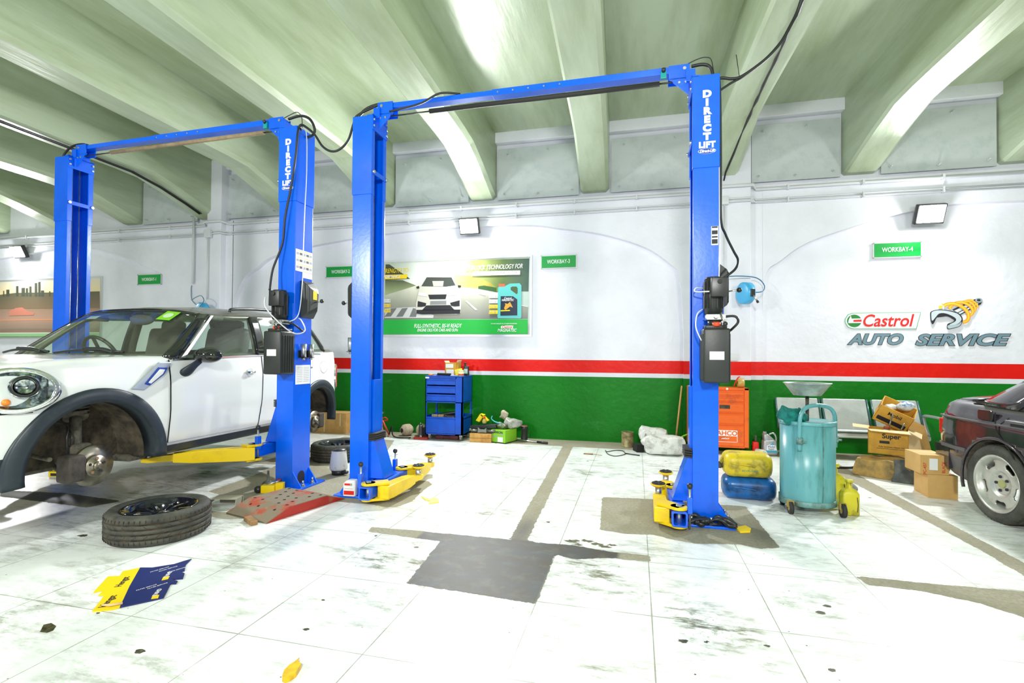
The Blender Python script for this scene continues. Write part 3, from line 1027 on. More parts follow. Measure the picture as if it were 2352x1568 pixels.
def beam_assembly(L, span_, bar_mat):
    x0, x1 = 0.22, span_ - 0.03
    b = MB()
    yf = 0.07
    z1 = 3.595
    b.span(x0, x0 + (x1 - x0) * 0.46, yf, yf + 0.085, z1 - 0.048, z1 - 0.004)
    b.span(x0 + (x1 - x0) * 0.40, x1, yf - 0.004, yf + 0.09, z1 - 0.054, z1)
    bm_ = bevmod(b.build('overhead_beam', M_blue, L), 0.003)
    for xa, xb, tri, sa, sb_ in ((x0 - 0.01, x0 + 0.14, [(x0, z1 - 0.10), (x0 + 0.15, z1 - 0.10), (x0, z1 - 0.24)], PW - 0.01, x0 + 0.02),
                                 (x1 - 0.15, x1 + 0.01, [(x1, z1 - 0.10), (x1 - 0.15, z1 - 0.10), (x1, z1 - 0.24)], x1 - 0.02, span_ + 0.02)):
        b = MB()
        b.span(xa, xb, yf - 0.012, yf - 0.004, z1 - 0.11, z1 + 0.004)
        b.span(xa, xb, yf + 0.09, yf + 0.098, z1 - 0.11, z1 + 0.004)
        b.prism(tri, yf - 0.012, yf + 0.0)
        b.span(sa, sb_, yf - 0.03, yf + 0.12, 3.45, z1 - 0.05)
        b.build('beam_bracket', M_blue, bm_)
    spots = [(x0 + 0.03, z1 - 0.03, .014, .012), (x1 - 0.03, z1 - 0.03, .014, .012)] + [(x0 + (x1 - x0) * f, z1 - 0.03, .008, .004) for f in (0.42, 0.47, 0.52, 0.57, 0.62)] + [(xx, z1 - 0.14, .010, .012) for xx in (x0 + 0.02, x0 + 0.07, x1 - 0.02, x1 - 0.07)]
    for xx, zz, r_, dy in spots:
        b = MB()
        b.cyl((xx, yf - dy, zz), (xx, yf - dy - .008, zz), r_, n=6)
        b.build('bolt', M_steel, bm_)
    b = MB()
    za = 3.47
    b.cyl((x0 + 0.10, yf + 0.0, za - 0.004), (x0 + 0.52, yf, za), 0.007, n=8)
    b.cyl((x1 - 0.22, yf, za), (x1 - 0.1, yf, za), 0.007, n=8)
    b.cyl((x0 + 0.10, yf, za), (x0 + 0.10, yf + 0.02, z1 - 0.05), 0.006, n=8)
    b.build('stop_bar_rod', M_black, L)
    b = MB()
    b.cyl((x0 + 0.50, yf, za), (x1 - 0.22, yf, za), 0.02, n=16)
    b.build('padded_stop_bar', bar_mat, L)
    b = MB()
    b.box((x1 - 0.19, yf - 0.01, za + 0.06), (0.045, 0.03, 0.06), bev=0.004)
    b.cyl((x1 - 0.19, yf - 0.02, za + 0.085), (x1 - 0.19, yf - 0.04, za + 0.10), 0.016, mi=1)
    b.build('limit_switch', [mat('teal_switch_body', (0.0, 0.30, 0.30), 0.4), M_black], L)
def hose(L, name, pts, r, o=(0, 0), rz=0, m=None):
    """pts in world coordinates, converted into the lift's frame"""
    c, s_ = math.cos(-rz), math.sin(-rz)
    q = [((x - o[0]) * c - (y - o[1]) * s_, (x - o[0]) * s_ + (y - o[1]) * c, z) for x, y, z in pts]
    return MB().tube(catmull(q, 6), r, n=8).build(name, m or M_cable, L)
# ---- empty lift in the middle of the picture
O2, A2 = (-2.5306, 4.1149), -0.0028
L2 = thing('two_post_lift', 'empty blue two-post car lift with lowered yellow arms in the middle bay', 'car lift', (*O2, 0), A2)
S2 = 2.9558
column(L2, 0.0, 1, False)
column(L2, S2 + PW, -1, True)
carriage(L2, 0.0, 1, 0.0)
carriage(L2, S2 + PW, -1, 0.0)
beam_assembly(L2, S2, M_rubber)
def W2(x, y):
    return (x - O2[0], y - O2[1])
make_arm(L2, 1, W2(-2.23, 3.93), W2(-2.09, 4.03), W2(-2.04, 4.53), 0.10)
make_arm(L2, 1, W2(-2.23, 4.56), W2(-2.13, 4.66), W2(-2.15, 5.07), 0.10)
make_arm(L2, -1, W2(0.31, 3.93), W2(0.19, 4.03), W2(0.186, 4.45), 0.10)
make_arm(L2, -1, W2(0.31, 4.56), W2(0.27, 4.64), W2(0.27, 4.92), 0.10)
power_unit(L2, 0.478 - O2[0], -0.0)
lock_cover(L2, S2 + PW, 1, 0.04, 1.64)
lock_cover(L2, 0.0, -1, 0.04, 1.60)
extension_holder(L2, 0.0, -1, 0.06, 2, 1.36)
b = MB()
b.box((S2 + PW - 0.03, -0.0015, 2.21), (0.05, 0.002, 0.145))
sk = b.build('side_sticker', M_white, L2)
b = MB()
for zz, hh in ((2.275, 0.012), (2.235, 0.03), (2.20, 0.012), (2.165, 0.035)):
    b.box((S2 + PW - 0.03, -0.003, zz), (0.042, 0.001, hh))
b.build('sticker_print', M_ink, sk)
hose(L2, 'hose', [(-2.45, 4.25, 3.4), (-2.535, 4.2, 3.476), (-2.495, 4.2, 3.54), (-2.414, 4.2, 3.583), (-2.281, 4.2, 3.60), (-2.15, 4.2, 3.58)], 0.013, O2)
hose(L2, 'hose', [(-2.172, 4.12, 3.477), (-2.022, 4.12, 3.492), (-1.854, 4.12, 3.52), (-1.689, 4.13, 3.59), (-1.526, 4.2, 3.60)], 0.009, O2)
hose(L2, 'hose', [(0.42, 4.2, 3.588), (0.508, 4.2, 3.592), (0.563, 4.2, 3.555), (0.592, 4.2, 3.44)], 0.013, O2)
hose(L2, 'wire', [(0.34, 4.2, 3.59), (0.459, 4.2, 3.638), (0.531, 4.2, 3.646), (0.57, 4.2, 3.61), (0.592, 4.2, 3.45)], 0.004, O2)
hose(L2, 'power_cable', [(0.605, 4.25, 3.47), (0.631, 4.22, 3.446), (0.641, 4.22, 2.891), (0.644, 4.22, 2.374), (0.673, 4.2, 2.236), (0.721, 4.15, 2.096), (0.746, 4.1, 2.01), (0.71, 4.03, 1.93), (0.62, 4.0, 1.86)], 0.009, O2)
hose(L2, 'wire', [(0.62, 4.25, 3.4), (0.616, 4.15, 3.2), (0.616, 4.13, 2.6), (0.616, 4.12, 2.0), (0.60, 4.05, 1.85)], 0.005, O2, m=M_conduit)
hose(L2, 'wire', [(0.50, 4.06, 1.80), (0.44, 4.02, 1.80), (0.43, 4.0, 1.77), (0.52, 3.93, 1.76)], 0.005, O2, m=M_conduit)
hose(L2, 'wire', [(0.49, 4.05, 1.64), (0.445, 4.0, 1.60), (0.432, 3.97, 1.50), (0.47, 3.96, 1.40)], 0.005, O2, m=M_conduit)
hose(L2, 'hose', [(0.61, 4.0, 1.575), (0.70, 3.98, 1.58), (0.725, 3.98, 1.54), (0.69, 4.0, 1.49), (0.64, 4.1, 1.44)], 0.009, O2)
# ---- lift holding the white car
O1, A1 = (-6.3124, 4.2151), -0.0233
L1 = thing('two_post_lift', 'blue two-post lift holding the white car, brown padded bar under its beam', 'car lift', (*O1, 0), A1)
S1 = 2.9729
column(L1, 0.0, 1, False)
column(L1, S1 + PW, -1, True)
carriage(L1, 0.0, 1, 0.27)
carriage(L1, S1 + PW, -1, 0.27)
beam_assembly(L1, S1, mat('brown_foam_sleeve', (0.33, 0.25, 0.15), 0.8, col2=(0.2, 0.15, 0.09), scale=12))
def W1(x, y):
    dx, dy = x - O1[0], y - O1[1]
    c, s_ = math.cos(-A1), math.sin(-A1)
    return (dx * c - dy * s_, dx * s_ + dy * c)
make_arm(L1, -1, W1(-3.42, 3.97), W1(-3.46, 3.88), W1(-4.02, 3.43), 0.37, long=True)
make_arm(L1, -1, W1(-3.42, 4.60), W1(-3.50, 4.68), W1(-4.05, 5.05), 0.37, long=True)
make_arm(L1, 1, W1(-6.02, 4.02), W1(-5.98, 3.90), W1(-5.70, 3.43), 0.37, long=True)
make_arm(L1, 1, W1(-6.02, 4.64), W1(-5.95, 4.72), W1(-5.70, 5.05), 0.37, long=True)
power_unit(L1, W1(-3.325, 4.14)[0], -0.0)
lock_cover(L1, S1 + PW, 1, 0.08, 1.63)
extension_holder(L1, S1 + PW, 1, 0.09, 2, 1.30)
X1 = S1 + PW + 0.0015
b = MB()
b.box((X1, 0.13, 2.18), (0.002, 0.245, 0.21))
b.box((X1, 0.18, 2.05), (0.002, 0.145, 0.06))
sk = b.build('instruction_sheet', M_white, L1)
b = MB()
for r_ in range(3):
    for c_ in range(5):
        b.box((X1 + 0.0015, 0.035 + 0.048 * c_, 2.245 - 0.065 * r_), (0.001, 0.036, 0.022), mi=c_ % 2)
    b.box((X1 + 0.0015, 0.135, 2.272 - 0.065 * r_), (0.001, 0.22, 0.006), mi=2)
b.build('sheet_print', [M_lgrey, M_ink, M_stick], sk)
b = MB()
b.box((X1, 0.135, 1.08), (0.002, 0.215, 0.185))
sk = b.build('paper_notice', M_white, L1)
b = MB()
for r_ in range(9):
    b.box((X1 + 0.0015, 0.085, 1.15 - 0.017 * r_), (0.001, 0.08, 0.003))
    b.box((X1 + 0.0015, 0.185, 1.15 - 0.017 * r_), (0.001, 0.08, 0.003))
b.build('notice_print', M_lgrey, sk)
hose(L1, 'hose', [(-6.25, 4.35, 3.4), (-6.326, 4.3, 3.48), (-6.27, 4.3, 3.569), (-6.161, 4.3, 3.614), (-6.033, 4.3, 3.616), (-5.95, 4.3, 3.59)], 0.012, O1, A1)
hose(L1, 'hose', [(-3.33, 4.25, 3.59), (-3.198, 4.25, 3.608), (-3.1, 4.25, 3.572), (-3.045, 4.25, 3.49), (-3.049, 4.26, 3.42), (-3.15, 4.28, 3.40)], 0.013, O1, A1)
hose(L1, 'wire', [(-3.395, 4.25, 3.60), (-3.306, 4.25, 3.633), (-3.233, 4.25, 3.647), (-3.183, 4.25, 3.59), (-3.176, 4.25, 3.45)], 0.004, O1, A1)
hose(L1, 'power_cable', [(-3.15, 4.2, 3.44), (-3.12, 4.15, 3.45), (-3.11, 4.10, 3.38), (-3.135, 4.105, 3.15), (-3.184, 4.11, 2.863), (-3.237, 4.10, 2.575), (-3.271, 4.11, 2.327), (-3.33, 4.06, 2.079), (-3.33, 4.02, 1.873)], 0.010, O1, A1)
hose(L1, 'wire', [(-3.14, 4.21, 3.467), (-3.125, 4.248, 3.412), (-3.125, 4.257, 3.031), (-3.125, 4.237, 2.685), (-3.125, 4.225, 2.343), (-3.115, 4.206, 2.003), (-3.12, 4.162, 1.664), (-3.16, 4.08, 1.58)], 0.005, O1, A1, m=M_conduit)
hose(L1, 'hose', [(-3.18, 4.02, 1.575), (-3.10, 4.05, 1.56), (-3.07, 4.15, 1.50), (-3.11, 4.22, 1.50), (-3.15, 4.3, 1.51)], 0.009, O1, A1)
hose(L1, 'wire', [(-3.3, 3.93, 1.8), (-3.27, 3.90, 1.7), (-3.16, 3.95, 1.56), (-3.08, 4.05, 1.47), (-3.04, 4.15, 1.5), (-3.09, 4.16, 1.6), (-3.14, 4.18, 1.62)], 0.006, O1, A1, m=M_conduit)
# cable slung between the two lifts
t = MB().tube(catmull([(-3.20, 4.2, 3.44), (-3.158, 4.2, 3.49), (-3.11, 4.2, 3.475), (-3.004, 4.2, 3.388), (-2.916, 4.2, 3.266), (-2.822, 4.2, 3.207), (-2.729, 4.2, 3.215), (-2.638, 4.2, 3.294), (-2.585, 4.2, 3.441), (-2.54, 4.2, 3.52), (-2.3, 4.2, 3.60)], 6), 0.011).build('slung_cable', M_cable)
tag(t, 'black cable sagging between the tops of the two blue lifts', 'cable')
t = MB().tube(catmull([(0.60, 4.25, 3.44), (0.642, 4.25, 3.496), (0.725, 4.25, 3.482), (0.789, 4.25, 3.488), (0.884, 4.25, 3.541), (0.993, 4.25, 3.623), (1.086, 4.25, 3.729), (1.147, 4.25, 3.839), (1.199, 4.25, 3.95), (1.239, 4.2, 4.10)], 6), 0.012)
t.tube(catmull([(0.61, 4.25, 3.38), (0.725, 4.255, 3.451), (0.80, 4.26, 3.488), (0.90, 4.262, 3.55)], 5), 0.010)
t.tube([(0.76, 4.25, 3.67), (0.785, 4.25, 3.48)], 0.003)
tag(t.build('supply_cable', M_cable), 'black supply cable rising from the front lift post to the ceiling beam', 'cable')
# ================================================================ CARS
M_cwhite = mat('white_car_paint', (0.80, 0.82, 0.81), 0.16, coat=0.6)
M_clad = mat('grey_black_cladding', (0.018, 0.028, 0.038), 0.4, col2=(0.05, 0.06, 0.065), scale=14, lo=0.55, hi=0.8)
M_gblack = mat('gloss_black_paint', (0.012, 0.013, 0.012), 0.08, coat=0.6)
M_roof = mat('dusty_black_roof', (0.07, 0.07, 0.045), 0.25, col2=(0.15, 0.145, 0.10), scale=7, coat=0.3)
M_glass = glassmat('windscreen_glass', (0.86, 0.95, 0.82), 0.07)
M_glass_s = glassmat('side_window_glass', (0.82, 0.94, 0.87), 0.06)
M_chrome = mat('chrome', (0.85, 0.87, 0.88), 0.08, 1.0)
M_liner = mat('muddy_wheel_liner', (0.032, 0.026, 0.018), 0.9, col2=(0.12, 0.095, 0.06), scale=9, bump=0.8, bscale=18)
M_cabin = mat('dark_cabin_trim', (0.09, 0.09, 0.07), 0.8)
M_seat = mat('grey_seat_cloth', (0.10, 0.10, 0.09), 0.9)
M_rotor = mat('machined_rotor', (0.34, 0.31, 0.25), 0.35, 0.85, col2=(0.20, 0.17, 0.11), scale=18)
M_rust = mat('rusty_metal', (0.42, 0.20, 0.09), 0.75, 0.2, col2=(0.25, 0.20, 0.16), scale=22)
M_under = mat('underbody_grey', (0.07, 0.065, 0.05), 0.85, col2=(0.18, 0.16, 0.12), scale=16, bump=0.5)
M_caliper = mat('brake_caliper_iron', (0.09, 0.075, 0.065), 0.7, 0.3, col2=(0.04, 0.035, 0.03), scale=20)
M_lens = glassmat('lamp_lens', (0.97, 0.99, 0.99), 0.0, 0.02, 1.2)
M_reflect = mat('lamp_reflector', (0.16, 0.19, 0.20), 0.10, 1.0, col2=(0.75, 0.8, 0.82), scale=16, lo=0.42, hi=0.56)
M_amber = mat('amber_bulb', (0.9, 0.25, 0.02), 0.3)
M_tail = mat('red_tail_lens', (0.55, 0.01, 0.01), 0.12, coat=0.5)
M_gap = mat('panel_gap', (0.01, 0.01, 0.01), 0.9)
M_tyre = mat('tyre_rubber', (0.030, 0.032, 0.027), 0.7, col2=(0.085, 0.085, 0.065), scale=8, bump=0.25, bscale=40)
M_groove = mat('tyre_groove', (0.02, 0.016, 0.011), 0.95, col2=(0.10, 0.065, 0.03), scale=14)
M_rimdark = mat('gloss_black_alloy', (0.012, 0.014, 0.022), 0.09, 0.4, coat=0.7)
M_rimgrey = mat('dirty_silver_alloy', (0.52, 0.53, 0.49), 0.35, 0.6, col2=(0.30, 0.28, 0.22), scale=9, lo=0.5, hi=0.75)

def interp(tbl, u):
    if u <= tbl[0][0]:
        return tbl[0][1]
    for a, b in zip(tbl[:-1], tbl[1:]):
        if u <= b[0]:
            t = (u - a[0]) / (b[0] - a[0])
            t = t * t * (3 - 2 * t) * 0.5 + t * 0.5
            return a[1] + (b[1] - a[1]) * t
    return tbl[-1][1]
def bool_cut(o, cutters):
    for c in cutters:
        m = o.modifiers.new('cut', 'BOOLEAN')
        m.operation = 'DIFFERENCE'
        m.solver = 'EXACT'
        m.object = c
        try:
            m.material_mode = 'TRANSFER'
        except Exception:
            pass
    bpy.context.view_layer.update()
    me = bpy.data.meshes.new_from_object(o.evaluated_get(bpy.context.evaluated_depsgraph_get()))
    o.modifiers.clear()
    old = o.data
    o.data = me
    bpy.data.meshes.remove(old)
    for c in cutters:
        bpy.data.objects.remove(c, do_unlink=True)
    return o
def loft_body(us, hw, top, bot, crown, n=18, nt=9, g=None, shoulder=0.03, shin=0.06):
    rs = []
    g = g or [(0, .93), (.15, .975), (.45, 1.0), (.75, .995), (1, .965)]
    for u in us:
        H, T, B, Cr = interp(hw, u), interp(top, u), interp(bot, u), interp(crown, u)
        pr = [(0, B), (H * 0.5, B), (H * 0.86, B)]
        for k in range(n + 1):
            t = k / n
            pr.append((H * interp(g, t), B + (T - B) * t))
        vs = H * g[-1][1]
        for k in range(1, nt + 1):
            t = k / nt
            v = (vs - 0.012) * (1 - t) if k > 1 else vs - shin
            if k > 1:
                v = (vs - shin) * (1 - (k - 1) / (nt - 1))
            pr.append((v, T + shoulder + (Cr - shoulder) * (1 - (v / vs) ** 2.2)))
        ring = [(v, u, w) for v, w in pr] + [(-v, u, w) for v, w in pr[-2:0:-1]]
        rs.append(ring)
    return rs
def part_strip(name, pts_lo, pts_hi, m, parent, steps=6, bulge=0.0, thick=0.0, mirror=True):
    """surface between two polylines with outward bulge"""
    if mirror and pts_lo[0][0] > 0.05 and pts_lo[-1][0] > 0.05:
        return [part_side(name, pts_lo, pts_hi, m, parent, steps, bulge, thick, (s,)) for s in (1, -1)]
    return [part_side(name, pts_lo, pts_hi, m, parent, steps, bulge, thick, (1, -1))]
def part_side(name, pts_lo, pts_hi, m, parent, steps, bulge, thick, sides):
    b = MB()
    for s in sides:
        cols = []
        for a, c in zip(pts_lo, pts_hi):
            a, c = Vector(a), Vector(c)
            col = []
            for k in range(steps + 1):
                t = k / steps
                p = a.lerp(c, t)
                nrm = Vector((p.x, (p.y - 1.6) * 0.35, 0))
                if nrm.length > 1e-3:
                    p = p + nrm.normalized() * bulge * 4 * t * (1 - t)
                col.append((p.x * s, p.y, p.z))
            cols.append(col)
        b.rings(cols, smooth=True, cap=False, closed=False)
    bmesh.ops.remove_doubles(b.bm, verts=b.bm.verts[:], dist=1e-5)
    o = b.build(name, m, parent)
    if thick:
        sm = o.modifiers.new('thickness', 'SOLIDIFY')
        sm.thickness = thick
        sm.offset = 0
    return o
def ribbon(pts, w, n, out=0.003, name='panel_gap', m=None, parent=None):
    """thin raised strip following pts with surface normal n"""
    b = MB()
    n = Vector(n)
    rs = []
    pts = [Vector(p) for p in pts]
    for i, p in enumerate(pts):
        t = (pts[min(i + 1, len(pts) - 1)] - pts[max(i - 1, 0)]).normalized()
        sd = t.cross(n).normalized() * w / 2
        rs.append([p - sd - n * 0.004, p + sd - n * 0.004, p + sd + n * out, p - sd + n * out])
    b.rings(rs, smooth=False)
    return b.build(name, m or M_gap, parent)
# ---------------------------------------------------------------- white hatchback on the lift
TH = R(2.0)
CAR = thing('car', 'white hatchback with black roof raised on the left lift, its wheels removed', 'car', (-4.634, 2.819, 0), TH)
HW = [(-0.80, .50), (-0.76, .62), (-0.68, .74), (-0.58, .815), (-0.42, .862), (-0.2, .882), (0.2, .89), (1, .895), (2.4, .893), (2.8, .88), (3.05, .85), (3.2, .80), (3.29, .72), (3.34, .60)]
TOP = [(-0.80, .98), (-0.74, 1.06), (-0.62, 1.14), (-0.45, 1.175), (-0.2, 1.20), (0.2, 1.215), (0.57, 1.222), (1.66, 1.262), (2.87, 1.30), (3.15, 1.31), (3.26, 1.26), (3.34, 1.10)]
BOT = [(-0.80, .50), (-0.6, .455), (-0.4, .44), (2.6, .45), (3.0, .48), (3.2, .50), (3.34, .56)]
CRN = [(-0.80, .03), (-0.6, .035), (-0.2, .04), (0.4, .045), (0.9, .035), (3.0, .04), (3.34, .02)]
us = [-0.80 + 0.035 * k for k in range(119)]
us = [u for u in us if u < 3.335] + [3.335]
b = MB()
b.rings(loft_body(us, HW, TOP, BOT, CRN, n=22, nt=10))
bmesh.ops.recalc_face_normals(b.bm, faces=b.bm.faces[:])
for f in b.bm.faces:
    c = f.calc_center_median()
    u, v, w = c.y, abs(c.x), c.z
    low = 0.525
    if u < -0.45:
        low = 0.60
    if u > 3.0:
        low = 0.64
    if w < low:
        f.material_index = 1
    elif w > interp(TOP, u) + 0.005 and u > 0.36 + 0.22 * (v / 0.86) ** 2 and f.normal.z > 0.3:
        f.material_index = 2
def cutter(kind, **k):
    q = MB()
    if kind == 'cyl':
        q.cyl((k['v0'], k['u'], k['w']), (k['v1'], k['u'], k['w']), k['r'], n=56, smooth=True)
    elif kind == 'box':
        q.box(k['c'], k['d'], bev=k.get('bev', 0))
    return q.build('cutter', k['m'])
body = b.build('body', [M_cwhite, M_clad, M_cabin, M_liner], CAR)
cs = []
for s in (1, -1):
    cs.append(cutter('cyl', v0=0.50 * s, v1=1.1 * s, u=-0.03, w=0.475, r=0.455, m=M_liner))
    cs.append(cutter('cyl', v0=0.52 * s, v1=1.1 * s, u=2.73, w=0.45, r=0.42, m=M_liner))
    cs.append(cutter('box', c=(0.82 * s, -0.03, 0.30), d=(0.64, 0.80, 0.36), m=M_liner))
    cs.append(cutter('box', c=(0.82 * s, 2.73, 0.28), d=(0.60, 0.74, 0.36), m=M_liner))
cs.append(cutter('box', c=(0, 1.98, 1.25), d=(1.52, 2.1, 0.86), m=M_cabin, bev=0.04))
body.parent = None
for c in cs:
    pass
bool_cut(body, cs)
body.parent = CAR
# arch trims
def arch(u0, w0, ri, ro, a0, a1, nm='wheel_arch_trim'):
    for s in (1, -1):
        q = MB()
        rs = []
        for k in range(41):
            a = R(a0 + (a1 - a0) * k / 40)
            ca, sa = math.cos(a), math.sin(a)
            def P(r, v):
                uq = u0 + r * ca
                return (s * v * (interp(HW, uq) + 0.004) / 0.895, uq, w0 + r * sa)
            rs.append([P(ri, .78), P(ri, .900), P(ri + 0.03, .910), P(ro - 0.012, .908), P(ro, .897), P(ro, .82)])
        q.rings(rs, closed=True, cap=True)
        q.build(nm, M_clad, CAR)
arch(-0.03, 0.475, 0.445, 0.548, -4, 187)
arch(2.73, 0.45, 0.41, 0.51, -6, 188)
# sill strips
for s in (1, -1):
    q = MB()
    q.rings([[(s * .84, u, .44), (s * .875, u, .46), (s * .888, u, .515), (s * .878, u, .532), (s * .84, u, .53)] for u in (0.5, 1.2, 2.25)], smooth=False)
    q.build('sill_trim', M_clad, CAR)
# roof
q = MB()
rs = []
for k in range(25):
    t = k / 24
    u = 1.03 + 1.80 * t
    hv = interp([(1.03, .60), (1.08, .68), (1.3, .725), (2.1, .735), (2.5, .71), (2.7, .66), (2.83, .55)], u)
    ze = interp([(1.03, 1.665), (1.1, 1.645), (1.35, 1.645), (1.7, 1.665), (2.1, 1.685), (2.5, 1.70), (2.83, 1.715)], u)
    zc = interp([(1.03, 1.70), (1.2, 1.735), (1.65, 1.775), (2.1, 1.79), (2.5, 1.785), (2.83, 1.75)], u)
    top_ = []
    for j in range(-10, 11):
        v = hv * j / 10
        cu2 = 0.10 * (1 - abs(j / 10) ** 2) if t < 0.02 else 0
        top_.append((v, u - cu2 * 0.6, ze + (zc - ze) * (1 - abs(j / 10) ** 2.3)))
    bot_ = [(v * 0.985, uu, w - 0.03) for v, uu, w in top_[::-1]]
    rs.append(top_ + bot_)
q.rings(rs)
q.build('roof', M_roof, CAR)
for s in (1, -1):
    q = MB()
    q.tube(catmull([(s * .66, 1.45, 1.70), (s * .665, 1.50, 1.735), (s * .665, 2.0, 1.77), (s * .65, 2.45, 1.765), (s * .645, 2.5, 1.735)], 5), 0.016, mi=0)
    q.build('roof_rail', M_black, CAR)
# greenhouse
ws_lo = catmull([(0.0, .345, 1.262), (.35, .365, 1.258), (.62, .425, 1.25), (.80, .54, 1.235)], 4)
ws_hi = catmull([(0.0, 0.98, 1.695), (.35, 1.0, 1.688), (.58, 1.035, 1.665), (.66, 1.06, 1.648)], 4)
part_strip('windscreen', ws_lo, ws_hi, M_glass, CAR, bulge=0.015)
part_strip('front_pillar', catmull([(.80, .54, 1.235), (.835, .57, 1.228), (.855, .64, 1.226)], 2), catmull([(.66, 1.06, 1.648), (.70, 1.075, 1.638), (.722, 1.12, 1.640)], 2), M_gblack, CAR, bulge=0.012, thick=0.03)
def side(u):
    lo = (interp([(0.64, .855), (1.0, .862), (2.3, .86), (2.85, .82), (3.05, .72)], u), u, interp([(0.64, 1.228), (1.66, 1.264), (2.87, 1.305)], u))
    return lo
def sideh(u):
    hv = interp([(1.12, .722), (1.35, .73), (2.1, .738), (2.5, .71), (2.72, .65)], u)
    return (hv, u, interp([(1.1, 1.642), (1.35, 1.645), (1.7, 1.665), (2.1, 1.685), (2.5, 1.70), (2.83, 1.71)], u) - 0.004)
def span_side(a0, a1, h0, h1, k=5):
    return [side(a0 + (a1 - a0) * i / k) for i in range(k + 1)], [sideh(h0 + (h1 - h0) * i / k) for i in range(k + 1)]
for nm, a0, a1, h0, h1, mm, th_ in (('side_window', .66, 1.60, 1.13, 1.62, M_glass_s, 0), ('door_pillar', 1.60, 1.73, 1.62, 1.74, M_gblack, .03), ('side_window', 1.73, 2.30, 1.74, 2.20, M_glass_s, 0),
                                    ('rear_pillar', 2.30, 2.36, 2.20, 2.26, M_gblack, .03), ('side_window', 2.36, 2.88, 2.26, 2.62, M_glass_s, 0)):
    lo, hi = span_side(a0, a1, h0, h1)
    part_strip(nm, lo, hi, mm, CAR, bulge=0.012, thick=th_)
part_strip('hatch_pillar', [side(2.88), (.76, 3.02, 1.31), (.66, 3.10, 1.31)], [sideh(2.62), (.62, 2.74, 1.705), (.56, 2.80, 1.715)], M_gblack, CAR, bulge=0.01, thick=0.03)
part_strip('rear_window', [(.66, 3.10, 1.31), (.4, 3.16, 1.315), (0, 3.18, 1.32)], [(.56, 2.80, 1.715), (.35, 2.81, 1.73), (0, 2.82, 1.74)], M_glass_s, CAR, bulge=0.01)
# dark band along the top of the windscreen
part_strip('windscreen_band', [tuple(Vector(a).lerp(Vector(c), .93)) for a, c in zip(ws_lo, ws_hi)], [tuple(Vector(c) + Vector((0, -.004, .004))) for c in ws_hi], M_gblack, CAR, steps=2, thick=.006)
# bright line under the side windows
for s in (1, -1):
    ribbon([(s * .868, u, interp([(0.6, 1.224), (1.66, 1.262), (2.87, 1.303)], u)) for u in [0.58 + 0.2 * k for k in range(12)]], 0.014, (s, 0, 0), 0.004, 'waistline_strip', M_chrome, CAR)
    q = MB()
    q.prism([(0.66, 1.24), (1.13, 1.640), (1.155, 1.640), (0.70, 1.24)], s * 0.0, s * 0.008, 'X')
    q.bm.verts.ensure_lookup_table()
    for v in q.bm.verts:
        t = (v.co.z - 1.24) / 0.4
        v.co.x += s * (0.868 + (0.726 - 0.868) * t + 0.012 * 4 * t * (1 - t))
    q.build('window_frame', mat('satin_window_trim', (0.55, 0.58, 0.60), 0.35, 0.8), CAR)
# door gaps, handles, side scuttle
for s in (1, -1):
    SX = lambda w: s * (0.8945 * interp([(0, .93), (.15, .975), (.45, 1.0), (.75, .995), (1, .965)], (w - .44) / .79) + 0.0005)
    for uu, du in ((0.548, 0.0), (1.665, -0.04)):
        ribbon([(SX(0.535 + 0.68 * k / 10), uu + du * (1 - k / 10) ** 2, 0.535 + 0.69 * k / 10 + (0.03 if uu > 1 else 0) * k / 10) for k in range(11)], 0.008, (s, 0, 0), 0.002, 'door_gap', M_gap, CAR)
    ribbon([(s * interp(HW, u), u, 0.895 + 0.01 * (u + 0.43)) for u in (-0.74, -0.68, -0.6, -0.5, -0.44)], 0.012, (s, 0, 0), 0.003, 'bumper_gap', M_gap, CAR)
    for uu, zz in ((1.47, 1.09), (2.45, 1.115)):
        q = MB()
        q.tube(catmull([(s * .886, uu - .07, zz - .002), (s * .912, uu - .03, zz + .002), (s * .914, uu + .03, zz + .004), (s * .888, uu + .075, zz + .006)], 5), lambda t: 0.009 + 0.006 * math.sin(PI * t), n=10)
        h_ = q.build('door_handle', M_chrome, CAR)
        q = MB()
        q.lathe([(0.0, 0.0), (0.03, 0.001), (0.042, 0.003)], (s * .894, uu, zz), 'X', n=24, sx=1.0)
        q.build('handle_recess', M_cwhite, h_)
    q = MB()
    q.prism([(0.195, 1.00), (0.30, 0.985), (0.50, 1.115), (0.545, 1.205), (0.43, 1.205)], s * .880, s * .899, 'X')
    sc_ = bevmod(q.build('side_scuttle', mat('brushed_silver_trim', (0.55, 0.60, 0.66), 0.38, 0.7), CAR), 0.006)
    q = MB()
    q.prism([(0.30, 1.035), (0.345, 1.02), (0.47, 1.105), (0.505, 1.16), (0.42, 1.165)], s * .899, s * .906, 'X')
    bevmod(q.build('indicator_frame', M_navy, sc_), 0.004)
    q = MB()
    q.prism([(0.325, 1.045), (0.35, 1.035), (0.455, 1.11), (0.475, 1.145), (0.425, 1.148)], s * .905, s * .911, 'X')
    bevmod(q.build('indicator_lens', M_white, sc_), 0.004)
q = MB()
q.lathe([(0.075, 0.0), (0.078, 0.0015), (0.081, 0.0)], (0.8935 * 0.985, 2.80, 1.12), 'X', n=32)
q.build('fuel_flap_gap', M_lgrey, CAR)
